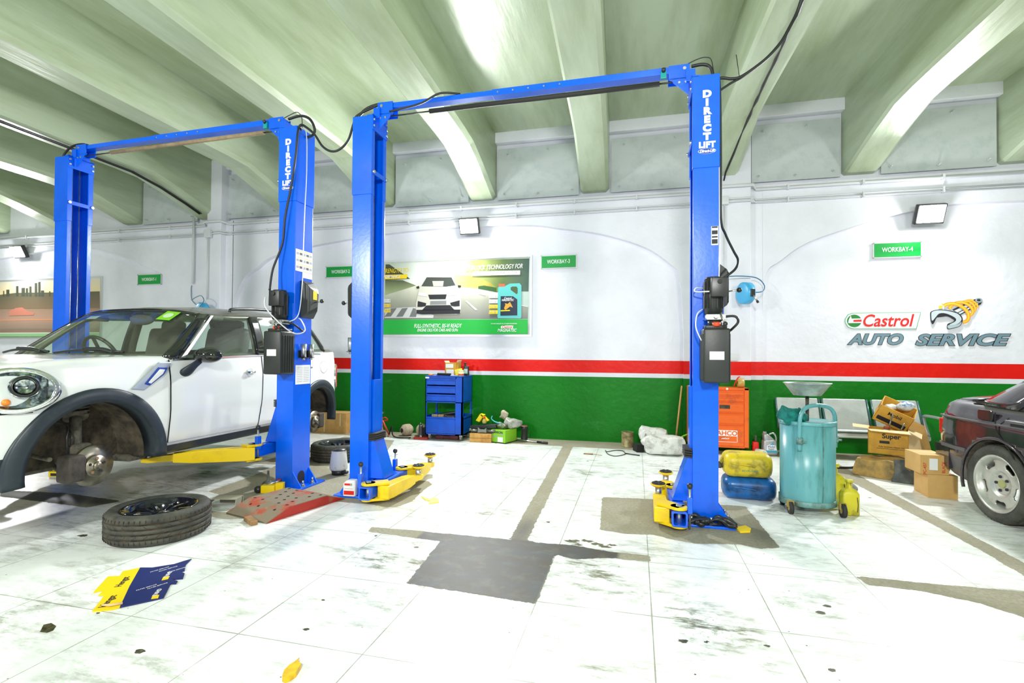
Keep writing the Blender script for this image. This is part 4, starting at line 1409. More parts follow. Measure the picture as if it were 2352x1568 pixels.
# mirrors
for s in (1, -1):
    q = MB()
    q.sphere((s * 0.985, 0.83, 1.262), 0.1, sc=(1.30, 0.95, 0.70), n=28, M=None)
    mi_ = q.build('door_mirror', M_gblack, CAR)
    q = MB()
    q.rings([[(s * (x + 0), u + r * math.cos(a * PI / 8), w + r * 0.7 * math.sin(a * PI / 8)) for a in range(16)] for x, u, w, r in ((.86, .70, 1.10, .06), (.90, .71, 1.13, .058), (.93, .75, 1.18, .04), (.95, .79, 1.22, .035))])
    q.build('mirror_stalk', M_clad, mi_)
# head lamps
for s in (1, -1):
    nrm = Vector((s * 0.87, -0.48, 0.12)).normalized()
    tx = Vector((0, 0, 1)).cross(nrm).normalized()
    ty = nrm.cross(tx)
    cc = Vector((s * 0.832, -0.515, 1.035))
    HS = Matrix.Diagonal((1.16, 1.1, 1.1, 1))
    def LM(d=0):
        p = cc + nrm * d
        return Matrix(((tx.x, ty.x, nrm.x, p.x), (tx.y, ty.y, nrm.y, p.y), (tx.z, ty.z, nrm.z, p.z), (0, 0, 0, 1))) @ HS
    q = MB()
    q.lathe([(0.165, -0.02), (0.185, 0.012), (0.172, 0.028), (0.150, 0.022)], n=40, sy=0.72, M=LM(0))
    hl = q.build('head_lamp', M_chrome, CAR)
    q = MB()
    q.lathe([(0.155, 0.02), (0.12, -0.012), (0.0, -0.03)], n=40, sy=0.70, M=LM(0))
    q.lathe([(0.062, -0.01), (0.066, 0.022), (0.056, 0.026), (0.05, 0.0), (0.0, -0.005)], (0.03 * s, 0.02, 0), n=28, M=LM(0))
    q.build('lamp_bowl', M_reflect, hl)
    q = MB()
    q.lathe([(0.055, 0.0), (0.062, 0.016), (0.048, 0.018)], (0.03 * s, 0.02, 0.012), n=28, M=LM(0))
    q.build('projector_ring', M_black, hl)
    q = MB()
    q.sphere((-0.04 * s, -0.065, 0.0), 0.02, M=LM(0), n=12)
    q.build('indicator_bulb', M_amber, hl)
    q = MB()
    q.lathe([(0.158, 0.020), (0.135, 0.045), (0.08, 0.062), (0.0, 0.068)], n=40, sy=0.70, M=LM(0))
    q.build('lamp_cover', M_lens, hl)
    q = MB()
    pts = [(0.055 * math.cos(a * PI / 12), 0.145 * math.sin(a * PI / 12)) for a in range(24)]
    nn = Vector((s * 0.86, 0.5, 0)).normalized()
    tt = Vector((0, 0, 1)).cross(nn)
    c2 = Vector((s * 0.795, 3.205, 0.985))
    Mt = Matrix(((tt.x, 0, nn.x, c2.x), (tt.y, 0, nn.y, c2.y), (tt.z, 1, nn.z, c2.z), (0, 0, 0, 1)))
    q.prism([(p[0] * 1.25, p[1] * 1.12) for p in pts], -0.03, 0.012, 'Z', M=Mt)
    tl = bevmod(q.build('tail_lamp', M_chrome, CAR), 0.004)
    q = MB()
    q.prism(pts, 0.010, 0.022, 'Z', M=Mt)
    bevmod(q.build('tail_lens', M_tail, tl), 0.004)
# wipers, washer nozzle, bonnet scoop
for x0, x1 in ((-0.72, -0.18), (-0.05, 0.55)):
    q = MB()
    q.tube(catmull([(x0, 0.33 + 0.12 * abs(x0), 1.275), ((x0 + x1) / 2, 0.35, 1.30), (x1, 0.37 + 0.1 * abs(x1), 1.285)], 5), 0.010)
    q.tube(catmull([((x0 + x1) / 2, 0.34, 1.312), (x1 - 0.1, 0.33, 1.31), (x1 + 0.04, 0.30, 1.285)], 5), 0.012)
    q.build('wiper', M_black, CAR)
q = MB()
q.box((-0.28, 0.02, 1.262), (0.07, 0.04, 0.014), bev=0.004)
q.build('washer_nozzle', M_black, CAR)
# cabin
q = MB()
q.rings([[(v, 0.42 + 0.12 * (v / .8) ** 2, 1.10), (v, 0.42 + 0.12 * (v / .8) ** 2, 1.255 - 0.01), (v, 0.75, 1.27), (v, 0.98, 1.255), (v, 1.05, 1.16), (v, 1.05, 1.0)] for v in (-.78, -.5, 0, .5, .78)], smooth=False)
q.build('dashboard', M_cabin, CAR)
def seat(v, u, back=True):
    q = MB()
    q.box((v, u, 1.0), (0.50, 0.50, 0.16), bev=0.05)
    s_ = q.build('front_seat' if back else 'rear_seat', M_seat, CAR)
    q = MB()
    q.box((v, u + 0.27, 1.28), (0.47, 0.15, 0.56), Matrix.Rotation(R(-12), 4, 'X'), bev=0.06)
    q.build('seat_back', M_seat, s_)
    q = MB()
    q.box((v, u + 0.35, 1.555), (0.26, 0.11, 0.17), Matrix.Rotation(R(-8), 4, 'X'), bev=0.045)
    q.build('headrest', M_seat, s_)
seat(0.38, 1.45)
seat(-0.38, 1.45)
seat(0.38, 2.35, False)
seat(-0.38, 2.35, False)
q = MB()
Ms = Matrix.Translation((-0.38, 0.99, 1.27)) @ Matrix.Rotation(R(-62), 4, 'X')
q.tube([Ms @ Vector((0.18 * math.cos(a * PI / 16), 0.18 * math.sin(a * PI / 16), 0)) for a in range(32)], 0.017, closed=True, cap=False)
sw = q.build('steering_wheel', M_black, CAR)
q = MB()
q.lathe([(0.0, 0.02), (0.05, 0.02), (0.065, -0.01)], n=20, M=Ms)
for a in (0, 180, 270):
    q.box(Ms @ Vector((0.10 * math.cos(R(a)), 0.10 * math.sin(R(a)), 0)), (0.15, 0.03, 0.015), Ms.to_3x3().to_4x4() @ Matrix.Rotation(R(a), 4, 'Z'))
q.build('wheel_hub', M_black, sw)
q = MB()
q.sphere((0.05, 1.03, 1.60), 0.1, sc=(1.35, 0.5, 0.55), n=24)
q.cyl((0.05, 1.03, 1.63), (0.05, 1.0, 1.69), 0.02)
q.build('rear_view_mirror', M_cabin, CAR)
for s in (1, -1):
    q = MB()
    q.tube(catmull([(s * .80, .62, 1.2), (s * .77, .8, 1.38), (s * .70, 1.06, 1.60), (s * .69, 1.3, 1.63)], 5), 0.03)
    q.build('inner_pillar_trim', M_cabin, CAR)
    q = MB()
    q.tube(catmull([(s * .82, 1.68, 1.0), (s * .80, 1.67, 1.3), (s * .71, 1.68, 1.63)], 4), 0.035)
    q.build('inner_pillar_trim', M_cabin, CAR)
# stickers on the windscreen
def on_ws(v, t):
    best = None
    for i in range(len(ws_lo) - 1):
        if ws_lo[i][0] * (1 - t) + ws_hi[i][0] * t <= v <= ws_lo[i + 1][0] * (1 - t) + ws_hi[i + 1][0] * t:
            a = Vector(ws_lo[i]).lerp(Vector(ws_hi[i]), t)
            c = Vector(ws_lo[i + 1]).lerp(Vector(ws_hi[i + 1]), t)
            f = (v - a.x) / max(1e-6, c.x - a.x)
            return a.lerp(c, f) + Vector((0.1, -0.9, 0.9)).normalized() * 0.02
    return Vector((v, 0.5, 1.4))
q = MB()
v1, v0 = 0.545, 0.42
q.quad([on_ws(v0, .74), on_ws(v1, .74), on_ws(v1, .94), on_ws(v0, .94)])
st_ = q.build('green_permit_sticker', mat('lime_green_print', (0.22, 0.62, 0.02), 0.5), CAR)
q = MB()
cen = (on_ws(v0, .84) + on_ws(v1, .84)) / 2
ex = (on_ws(v1, .84) - on_ws(v0, .84)).normalized()
ey = (on_ws(v0, .94) - on_ws(v0, .74)).normalized()
nn = ex.cross(ey).normalized()
nn = nn if nn.y < 0 else -nn
q.lathe([(0, 0), (0.042, 0)], n=24, M=Matrix(((ex.x, ey.x, nn.x, cen.x + nn.x * .003), (ex.y, ey.y, nn.y, cen.y + nn.y * .003), (ex.z, ey.z, nn.z, cen.z + nn.z * .003), (0, 0, 0, 1))))
q.build('permit_disc', mat('pale_green_print', (0.55, 0.75, 0.45), 0.5), st_)
q = MB()
pa, pb = Vector(ws_lo[7]).lerp(Vector(ws_hi[7]), .88), Vector(ws_lo[9]).lerp(Vector(ws_hi[9]), .88)
q.quad([(-0.50, 0.93, 1.600), (-0.36, 0.915, 1.602), (-0.36, 0.965, 1.635), (-0.50, 0.98, 1.632)])
q.build('white_sticker', mat('pale_print', (0.6, 0.65, 0.55), 0.5), CAR)
# running gear showing in the wheel arches
def brake(u, w, s, r=0.147, front=True):
    q = MB()
    q.lathe([(0.06, 0.0), (r, 0.0), (r, -0.024), (0.06, -0.024)], (0, 0, 0), 'X', n=48)
    X0 = s * 0.80
    q.bm.transform(Matrix.Diagonal((s, 1, 1, 1)))
    q.bm.transform(Matrix.Translation((X0, u, w)))
    d = q.build('brake_disc', M_rotor, CAR)
    q = MB()
    q.lathe([(0.0, 0.048), (0.025, 0.048), (0.032, 0.035), (0.032, 0.03), (0.074, 0.03), (0.078, 0.022), (0.078, 0.0)], (0, 0, 0), 'X', n=32)
    q.bm.transform(Matrix.Diagonal((s, 1, 1, 1)))
    q.bm.transform(Matrix.Translation((X0, u, w)))
    h_ = q.build('wheel_hub', M_rotor, d)
    for k in range(5):
        a = k * 2 * PI / 5 + 0.3
        q = MB()
        q.cyl((X0 + s * 0.02, u + 0.053 * math.cos(a), w + 0.053 * math.sin(a)), (X0 + s * 0.033, u + 0.053 * math.cos(a), w + 0.053 * math.sin(a)), 0.0105, n=12)
        q.build('hub_bolt_hole', M_rust if k % 2 else M_ink, d)
    q = MB()
    cu_ = -0.135 if front else 0.11
    q.box((X0 - s * 0.03, u + cu_, w + 0.005), (0.13, 0.11, 0.19), bev=0.022)
    q.box((X0 + s * 0.012, u + cu_ + 0.02, w + 0.005), (0.03, 0.09, 0.15), bev=0.012)
    q.cyl((X0 - s * 0.13, u + cu_, w + 0.05), (X0 - s * 0.04, u + cu_, w + 0.05), 0.03)
    q.cyl((X0 - s * 0.13, u + cu_, w - 0.05), (X0 - s * 0.04, u + cu_, w - 0.05), 0.02)
    q.build('brake_caliper', M_caliper, CAR)
    q = MB()
    q.box((X0 - s * 0.10, u - 0.02, w + 0.05), (0.07, 0.14, 0.22), bev=0.03)
    q.cyl((X0 - s * 0.10, u, w), (X0 - s * 0.02, u, w), 0.06)
    q.build('wheel_carrier', M_under, CAR)
    if front:
        q = MB()
        q.cyl((X0 - s * 0.13, u - 0.03, w + 0.10), (X0 - s * 0.20, u + 0.02, w + 0.34), 0.036, n=20)
        q.cyl((X0 - s * 0.20, u + 0.02, w + 0.34), (X0 - s * 0.21, u + 0.025, w + 0.355), 0.075, n=24)
        q.cyl((X0 - s * 0.20, u + 0.02, w + 0.34), (X0 - s * 0.215, u + 0.03, w + 0.46), 0.03, n=20)
        q.build('shock_strut', M_under, CAR)
        q = MB()
        q.tube([(X0 - s * 0.21 + 0.075 * math.cos(a * 0.5), u + 0.03 + 0.075 * math.sin(a * 0.5), w + 0.36 + 0.0022 * a) for a in range(40)], 0.008, n=6)
        q.build('coil_spring', M_under, CAR)
        q = MB()
        q.tube(catmull([(X0 - s * 0.12, u - 0.1, w - 0.06), (X0 - s * 0.3, u - 0.02, w - 0.03), (X0 - s * 0.55, u + 0.05, w + 0.0)], 5), 0.025)
        q.tube(catmull([(X0 - s * 0.1, u - 0.22, w + 0.08), (X0 - s * 0.25, u - 0.2, w + 0.09), (X0 - s * 0.5, u - 0.15, w + 0.1)], 5), 0.016)
        q.build('control_arm', M_under, CAR)
        q = MB()
        q.tube(catmull([(X0 - s * .1, u - .1, w + .06), (X0 - s * .08, u - .13, w + .2), (X0 - s * .12, u - .10, w + .30), (X0 - s * .2, u - .16, w + .32), (X0 - s * .3, u - .22, w + .2)], 6), 0.006)
        q.tube(catmull([(X0 - s * .12, u - .08, w + .08), (X0 - s * .10, u - .08, w + .22), (X0 - s * .2, u - .05, w + .3)], 6), 0.005)
        q.build('brake_hose', M_black, CAR)
for s in (1, -1):
    brake(0.0, 0.457, s)
    brake(2.73, 0.43, s, r=0.135, front=False)
q = MB()
q.box((0, 1.4, 0.42), (1.3, 2.0, 0.06), bev=0.02)
q.box((0, -0.1, 0.46), (0.9, 0.7, 0.12), bev=0.03)
q.cyl((0.1, 0.5, 0.385), (0.12, 2.6, 0.385), 0.03)
q.build('underbody', M_under, CAR)

# ---------------------------------------------------------------- tyre and wheel builders
def tyre_mesh(R0, W_, rim, M=None, seg=96):
    """axis along Z, centred at z=0"""
    q = MB()
    h = W_ / 2
    tw = h * 0.80
    prof = [(rim - 0.012, -h * 0.72), (rim + 0.006, -h * 0.86), (rim + 0.03, -h * 0.97), ((rim + R0) / 2, -h), (R0 - 0.022, -h * 0.95), (R0 - 0.008, -tw)]
    g_ = 0.006
    groove = []
    for c in (-0.48, -0.16, 0.16, 0.48):
        z = c * h
        groove.append((z - 0.005, z + 0.005))
    for z0, z1 in groove:
        prof += [(R0, z0 - 0.001), (R0 - g_, z0), (R0 - g_, z1), (R0, z1 + 0.001)]
    prof += [(R0 - 0.008, tw), (R0 - 0.022, h * 0.95), ((rim + R0) / 2, h), (rim + 0.03, h * 0.97), (rim + 0.006, h * 0.86), (rim - 0.012, h * 0.72)]
    rs = []
    for r, z in prof:
        rs.append([(r * math.cos(2 * PI * i / seg), r * math.sin(2 * PI * i / seg), z) for i in range(seg)])
    q.rings(rs, loop=True, cap=False)
    for f in q.bm.faces:
        c = f.calc_center_median()
        if math.hypot(c.x, c.y) > R0 - g_ - 0.002 and math.hypot(c.x, c.y) < R0 - g_ + 0.0015 and abs(c.z) < tw * 0.8:
            f.material_index = 1
        f.smooth = True
    # shoulder sipes
    for i in range(60):
        a = 2 * PI * i / 60
        for sz in (-1, 1):
            q.box((0, 0, 0), (0.010, 0.0035, h * 0.24), mi=1, M=Matrix.Rotation(a, 4, 'Z') @ Matrix.Translation((R0 - 0.0055, 0, sz * h * 0.645)))
        if i % 2:
            q.box((0, 0, 0), (0.006, 0.003, h * 0.30), mi=1, M=Matrix.Rotation(a, 4, 'Z') @ Matrix.Translation((R0 - 0.002, 0, 0.31 * h)) @ Matrix.Rotation(0.9, 4, 'X'))
            q.box((0, 0, 0), (0.006, 0.003, h * 0.30), mi=1, M=Matrix.Rotation(a, 4, 'Z') @ Matrix.Translation((R0 - 0.002, 0, -0.31 * h)) @ Matrix.Rotation(-0.9, 4, 'X'))
    if M is not None:
        q.bm.transform(M)
    return q
def alloy(t, rim, h, mtl, spokes, style, M):
    """rim barrel and spokes, face towards +Z"""
    q = MB()
    q.lathe([(rim - 0.004, -h * 0.80), (rim - 0.03, -h * 0.7), (rim - 0.035, 0), (rim - 0.025, h * 0.6), (rim - 0.005, h * 0.80), (rim + 0.004, h * 0.88), (rim - 0.004, h * 0.90), (rim - 0.018, h * 0.80), (rim - 0.045, h * 0.45), (rim - 0.05, -h * 0.6)], n=64, M=M)
    r_ = q.build('wheel_rim', mtl, t)
    zf = h * 0.62
    if style == 'star':
        for k in range(spokes):
            a = 2 * PI * k / spokes
            q = MB()
            Mk = M @ Matrix.Rotation(a, 4, 'Z')
            for sgn in (-1, 1):
                q.rings([[Mk @ Vector((r, sgn * (0.012 + 0.05 * (r / rim) ** 1.3) + dy, z)) for dy, z in ((-wd, zz - .02), (wd, zz - .02), (wd * .7, zz), (-wd * .7, zz))] for r, wd, zz in ((0.05, .017, zf * .75), (0.11, .014, zf * .95), (rim - 0.05, .013, zf * 1.0), (rim - 0.018, .016, zf * 1.12))], smooth=False)
            bevmod(q.build('spoke', mtl, r_), 0.003)
        q = MB()
        q.lathe([(0.0, zf * .80), (0.03, zf * .82), (0.034, zf * .76), (0.07, zf * .74), (0.075, zf * .3)], n=32, M=M)
        q.build('hub_cap', mtl, r_)
    else:
        # closed disc with five rounded openings: polar grid with holes
        nr, na = 14, 120
        q = MB()
        def zz(r):
            return zf * (0.55 + 0.35 * math.sin(min(1, r / rim) * PI * 0.8)) if r > 0.09 else zf * 0.62
        V = {}
        rr = [0.0, 0.03, 0.06, 0.075, 0.09] + [0.09 + (rim - 0.02 - 0.09) * k / nr for k in range(1, nr + 1)]
        for i, r in enumerate(rr):
            for j in range(na):
                a = 2 * PI * j / na
                V[i, j] = q.bm.verts.new(M @ Vector((r * math.cos(a), r * math.sin(a), zz(r))))
        for i in range(len(rr) - 1):
            for j in range(na):
                rc = (rr[i] + rr[i + 1]) / 2
                a = 2 * PI * (j + .5) / na
                da = ((a * 5 / (2 * PI)) % 1 - 0.5) * 2 * PI / 5
                x_ = (rc - (rim - 0.058)) / 0.026
                y_ = da * rc / 0.048
                if x_ ** 4 + y_ ** 4 < 1:
                    continue
                f = q.bm.faces.new((V[i, j], V[i + 1, j], V[i + 1, (j + 1) % na], V[i, (j + 1) % na]))
                f.smooth = True
        bmesh.ops.remove_doubles(q.bm, verts=q.bm.verts[:], dist=1e-5)
        o = q.build('wheel_face', mtl, r_)
        sm = o.modifiers.new('thickness', 'SOLIDIFY')
        sm.thickness = 0.012
        for k in range(5):
            a = 2 * PI * k / 5 + 0.3
            q = MB()
            q.cyl(M @ Vector((0.056 * math.cos(a), 0.056 * math.sin(a), zf * .55)), M @ Vector((0.056 * math.cos(a), 0.056 * math.sin(a), zf * .70 + 0.004)), 0.011, n=14)
            q.build('bolt_hole', M_ink, r_)
        q = MB()
        q.cyl(M @ Vector((0, 0, zf * .5)), M @ Vector((0, 0, zf * .66 + 0.006)), 0.031, n=28)
        q.build('centre_cap', mat('faded_green_cap', (0.35, 0.36, 0.14), 0.6), r_)
    return r_
# ---------------------------------------------------------------- dark sedan at the right
TB = R(6.2)
SED = thing('car', 'dark dusty saloon car parked in the right-hand bay, rear wheel in view', 'car', (2.75, 4.72, 0), TB)
# local: +x into the car, +y rearwards
M_sed = mat('dark_aubergine_paint', (0.022, 0.016, 0.024), 0.14, col2=(0.06, 0.055, 0.055), scale=2.5, lo=0.45, hi=0.8, coat=0.7)
M_sedgrey = mat('dusty_grey_trim', (0.10, 0.10, 0.105), 0.4)
CXS = 0.845
HW2 = [(-3.45, .60), (-3.35, .72), (-3.1, .80), (-2.6, .835), (-1, .845), (0.2, .845), (0.5, .825), (0.7, .79), (0.80, .75), (0.84, .66)]
TOP2 = [(-3.45, .60), (-3.3, .72), (-2.6, .80), (-1.6, .85), (0, .868), (0.4, .872), (0.7, .88), (0.79, .84), (0.84, .72)]
BOT2 = [(-3.45, .3), (-3, .22), (0.3, .22), (0.6, .26), (0.84, .34)]
CR2 = [(-3.45, .02), (-2, .05), (0, .04), (0.7, .035), (0.84, .02)]
b = MB()
us2 = [-3.45 + 0.05 * k for k in range(86)]
us2 = [u for u in us2 if u < 0.83] + [0.84]
b.rings(loft_body(us2, HW2, TOP2, BOT2, CR2, n=20, nt=9, g=[(0, .95), (.3, .99), (.62, 1.0), (.82, .985), (1, .93)]))
bmesh.ops.recalc_face_normals(b.bm, faces=b.bm.faces[:])
for f in b.bm.faces:
    c = f.calc_center_median()
    if c.z < 0.44 and f.normal.z > -0.5:
        f.material_index = 1
    if c.z > interp(TOP2, c.y) + 0.0 and -2.2 < c.y < 0.3:
        f.material_index = 2
sb = b.build('body', [M_sed, M_sedgrey, M_cabin, M_dark], SED)
sb.parent = None
cs = []
for s in (1, -1):
    for uu in (0.05, -2.62):
        cs.append(cutter('cyl', v0=0.50 * s, v1=1.1 * s, u=uu, w=0.30, r=0.345, m=M_dark))
        cs.append(cutter('box', c=(0.8 * s, uu, 0.16), d=(0.6, 0.6, 0.25), m=M_dark))
cs.append(cutter('box', c=(0, -1.05, 0.86), d=(1.40, 2.1, 0.7), m=M_cabin, bev=0.03))
bool_cut(sb, cs)
sb.parent = SED
grp = bpy.data.objects.new('tmp', None)
def sedpart(o):
    if isinstance(o, list):
        return [sedpart(k) for k in o]
    for v in o.data.vertices:
        v.co.x += CXS
    return o
sedpart(sb)
# arch lips
for uu in (0.05, -2.62):
    for s in (1, -1):
        q = MB()
        q.tube([(s * (0.842), uu + 0.352 * math.cos(R(a)), 0.30 + 0.352 * math.sin(R(a))) for a in range(-18, 199, 6)], 0.013, n=8)
        sedpart(q.build('arch_lip', M_sed, SED))
# greenhouse
lo_r = [(0.0, 0.50, .915), (.45, .48, .912), (.66, .42, .905)]
hi_r = [(0.0, -.10, 1.27), (.40, -.12, 1.265), (.56, -.17, 1.25)]
def shift_y(pts):
    return [(p[0], p[1], p[2]) for p in pts]
def sedstrip(nm, lo, hi, m_, th_=0.0):
    return sedpart(part_strip(nm, lo, hi, m_, SED, bulge=0.008, thick=th_))
M_tint = glassmat('tinted_glass', (0.10, 0.12, 0.13), 0.02, 0.04)
sedstrip('rear_window', lo_r, hi_r, M_tint)
sedstrip('rear_pillar', [(.66, .42, .905), (.76, .26, .90), (.775, .06, .892), (.778, -.08, .888)], [(.56, -.17, 1.25), (.585, -.22, 1.24), (.59, -.30, 1.235), (.592, -.40, 1.235)], M_sed, .02)
sedstrip('side_window', [(.778, -.08, .888), (.78, -.7, .885)], [(.592, -.40, 1.235), (.60, -.75, 1.24)], M_tint)
sedstrip('door_pillar', [(.78, -.70, .885), (.78, -.78, .885)], [(.60, -.75, 1.24), (.60, -.82, 1.24)], M_sed, .02)
sedstrip('side_window', [(.78, -.78, .885), (.77, -1.6, .87)], [(.60, -.82, 1.24), (.58, -1.35, 1.24)], M_tint)
sedstrip('windscreen', [(.76, -1.65, .87), (.5, -1.85, .88), (0, -1.95, .89)], [(.56, -1.38, 1.24), (.4, -1.43, 1.26), (0, -1.46, 1.27)], M_tint)
q = MB()
q.rings([[(v, u, 1.235 + 0.035 * (1 - (v / .6) ** 2)) for v in (-.59, -.4, -.2, 0, .2, .4, .59)] + [(v, u, 1.21) for v in (.57, 0, -.57)] for u in (-1.42, -1.0, -.6, -.14)], smooth=True)
sedpart(q.build('roof', M_sed, SED))
# boot lid, vents, trims
q = MB()
q.rings([[(v, u, interp(TOP2, u) + 0.03 + 0.045 * (1 - (v / .68) ** 2) + 0.012) for v in (-.64, -.5, -.3, 0, .3, .5, .64)] + [(v, u, interp(TOP2, u) + 0.01) for v in (.66, 0, -.66)] for u in (0.50, 0.58, 0.68, 0.765)])
sedpart(q.build('boot_lid', M_sed, SED))
for k in range(4):
    q = MB()
    q.box((-.725 + .024 * k, 0.33 + .02 * k, .906 + 0.004 * k), (0.010, 0.20, 0.006), Matrix.Rotation(R(-4), 4, 'X'))
    sedpart(q.build('vent_slat', M_black, SED))
for s in (1, -1):
    hw_ = lambda u: s * (interp(HW2, u) + 0.001)
    for zz, wd, mm, nm, a0, a1 in ((.765, 0.014, M_sedgrey, 'side_moulding', -1.9, .78), (.505, 0.03, M_sedgrey, 'bumper_strip', .37, .80)):
        n_ = 12
        sedpart(ribbon([(hw_(a0 + (a1 - a0) * k / n_), a0 + (a1 - a0) * k / n_, zz + (0.0)) for k in range(n_ + 1)], wd, (s, 0, 0), 0.008, nm, mm, SED))
    for uu in (0.045, -.83):
        pts = [(hw_(uu), uu + 0.0, .86), (hw_(uu), uu - 0.0, .76), (hw_(uu), uu - 0.02, .70), (hw_(uu), uu - 0.12, .60), (hw_(uu), uu - 0.22, .46), (hw_(uu), uu - 0.25, .34)] if uu > 0 else [(hw_(uu), uu, .87), (hw_(uu), uu, .3)]
        sedpart(ribbon(pts, 0.008, (s, 0, 0), 0.0015, 'door_gap', M_gap, SED))
    q = MB()
    q.box((s * .842, -.17, .795), (0.012, 0.15, 0.05), bev=0.005)
    q.box((s * .86, -.17, .805), (0.022, 0.19, 0.022), bev=0.006, mi=1)
    sedpart(q.build('door_handle', [M_ink, M_sedgrey], SED))
    q = MB()
    q.box((s * 0.715, .765, .665), (0.10, 0.07, 0.14), bev=0.012)
    sedpart(q.build('tail_lamp', M_tail, SED))
q = MB()
fo = rrect(0.15, 0.085, 0.02)
q.prism([(0.165 + p[0], 0.826 + p[1]) for p in fo], -0.824, -0.834, 'X')
sedpart(bevmod(q.build('fuel_flap', M_sed, SED), 0.003))
q = MB()
q.rings([[(v, u, z) for v, u, z in ((-.80 + 0.2 * max(0, t - .3) * 0, 0.5 + 0.0, .50), (-.80, .5, .30))] for t in (0,)] * 0 or [[(s_ * 0.80, .62, .5), (s_ * .80, .62, .30), (s_ * .76, .84, .34), (s_ * .76, .86, .50)] for s_ in (-1, -.5, 0, .5, 1)], smooth=False)
sedpart(q.build('rear_bumper', M_sed, SED))
for uu in (0.05, -2.62):
    for s in (-1, 1):
        Mw = Matrix.Translation((CXS + s * 0.755, uu, 0.300)) @ Matrix.Rotation(s * PI / 2, 4, 'Y')
        q = tyre_mesh(0.305, 0.205, 0.222, Mw)
        w_ = q.build('tyre', [M_tyre, M_groove], SED)
        alloy(w_, 0.222, 0.10, M_rimgrey, 5, 'disc', Mw)
# ---------------------------------------------------------------- loose wheels on the floor
def loose_wheel(label, loc, R0, W_, rim, tilt, rz):
    t = thing('loose_tyre', label, 'tyre', loc, rz)
    M_ = Matrix.Rotation(tilt[0], 4, 'X') @ Matrix.Rotation(tilt[1], 4, 'Y')
    q = tyre_mesh(R0, W_, rim, M_)
    lowest = min(v.co.z for v in q.bm.verts)
    bmesh.ops.translate(q.bm, vec=(0, 0, -lowest), verts=q.bm.verts[:])
    ty = q.build('tyre', [M_tyre, M_groove], t)
    Mz = Matrix.Translation((0, 0, -lowest)) @ M_
    alloy(ty, rim, W_ / 2, M_rimdark, 5, 'star', Mz)
    return t
loose_wheel('large black alloy wheel lying flat on the floor below the white car', (-3.29, 2.90, 0), 0.318, 0.205, 0.232, (0, 0), 0.4)
loose_wheel('black alloy wheel lying flat behind the empty lift\'s tall left post', (-3.55, 5.52, 0), 0.318, 0.205, 0.232, (0, 0), 1.0)
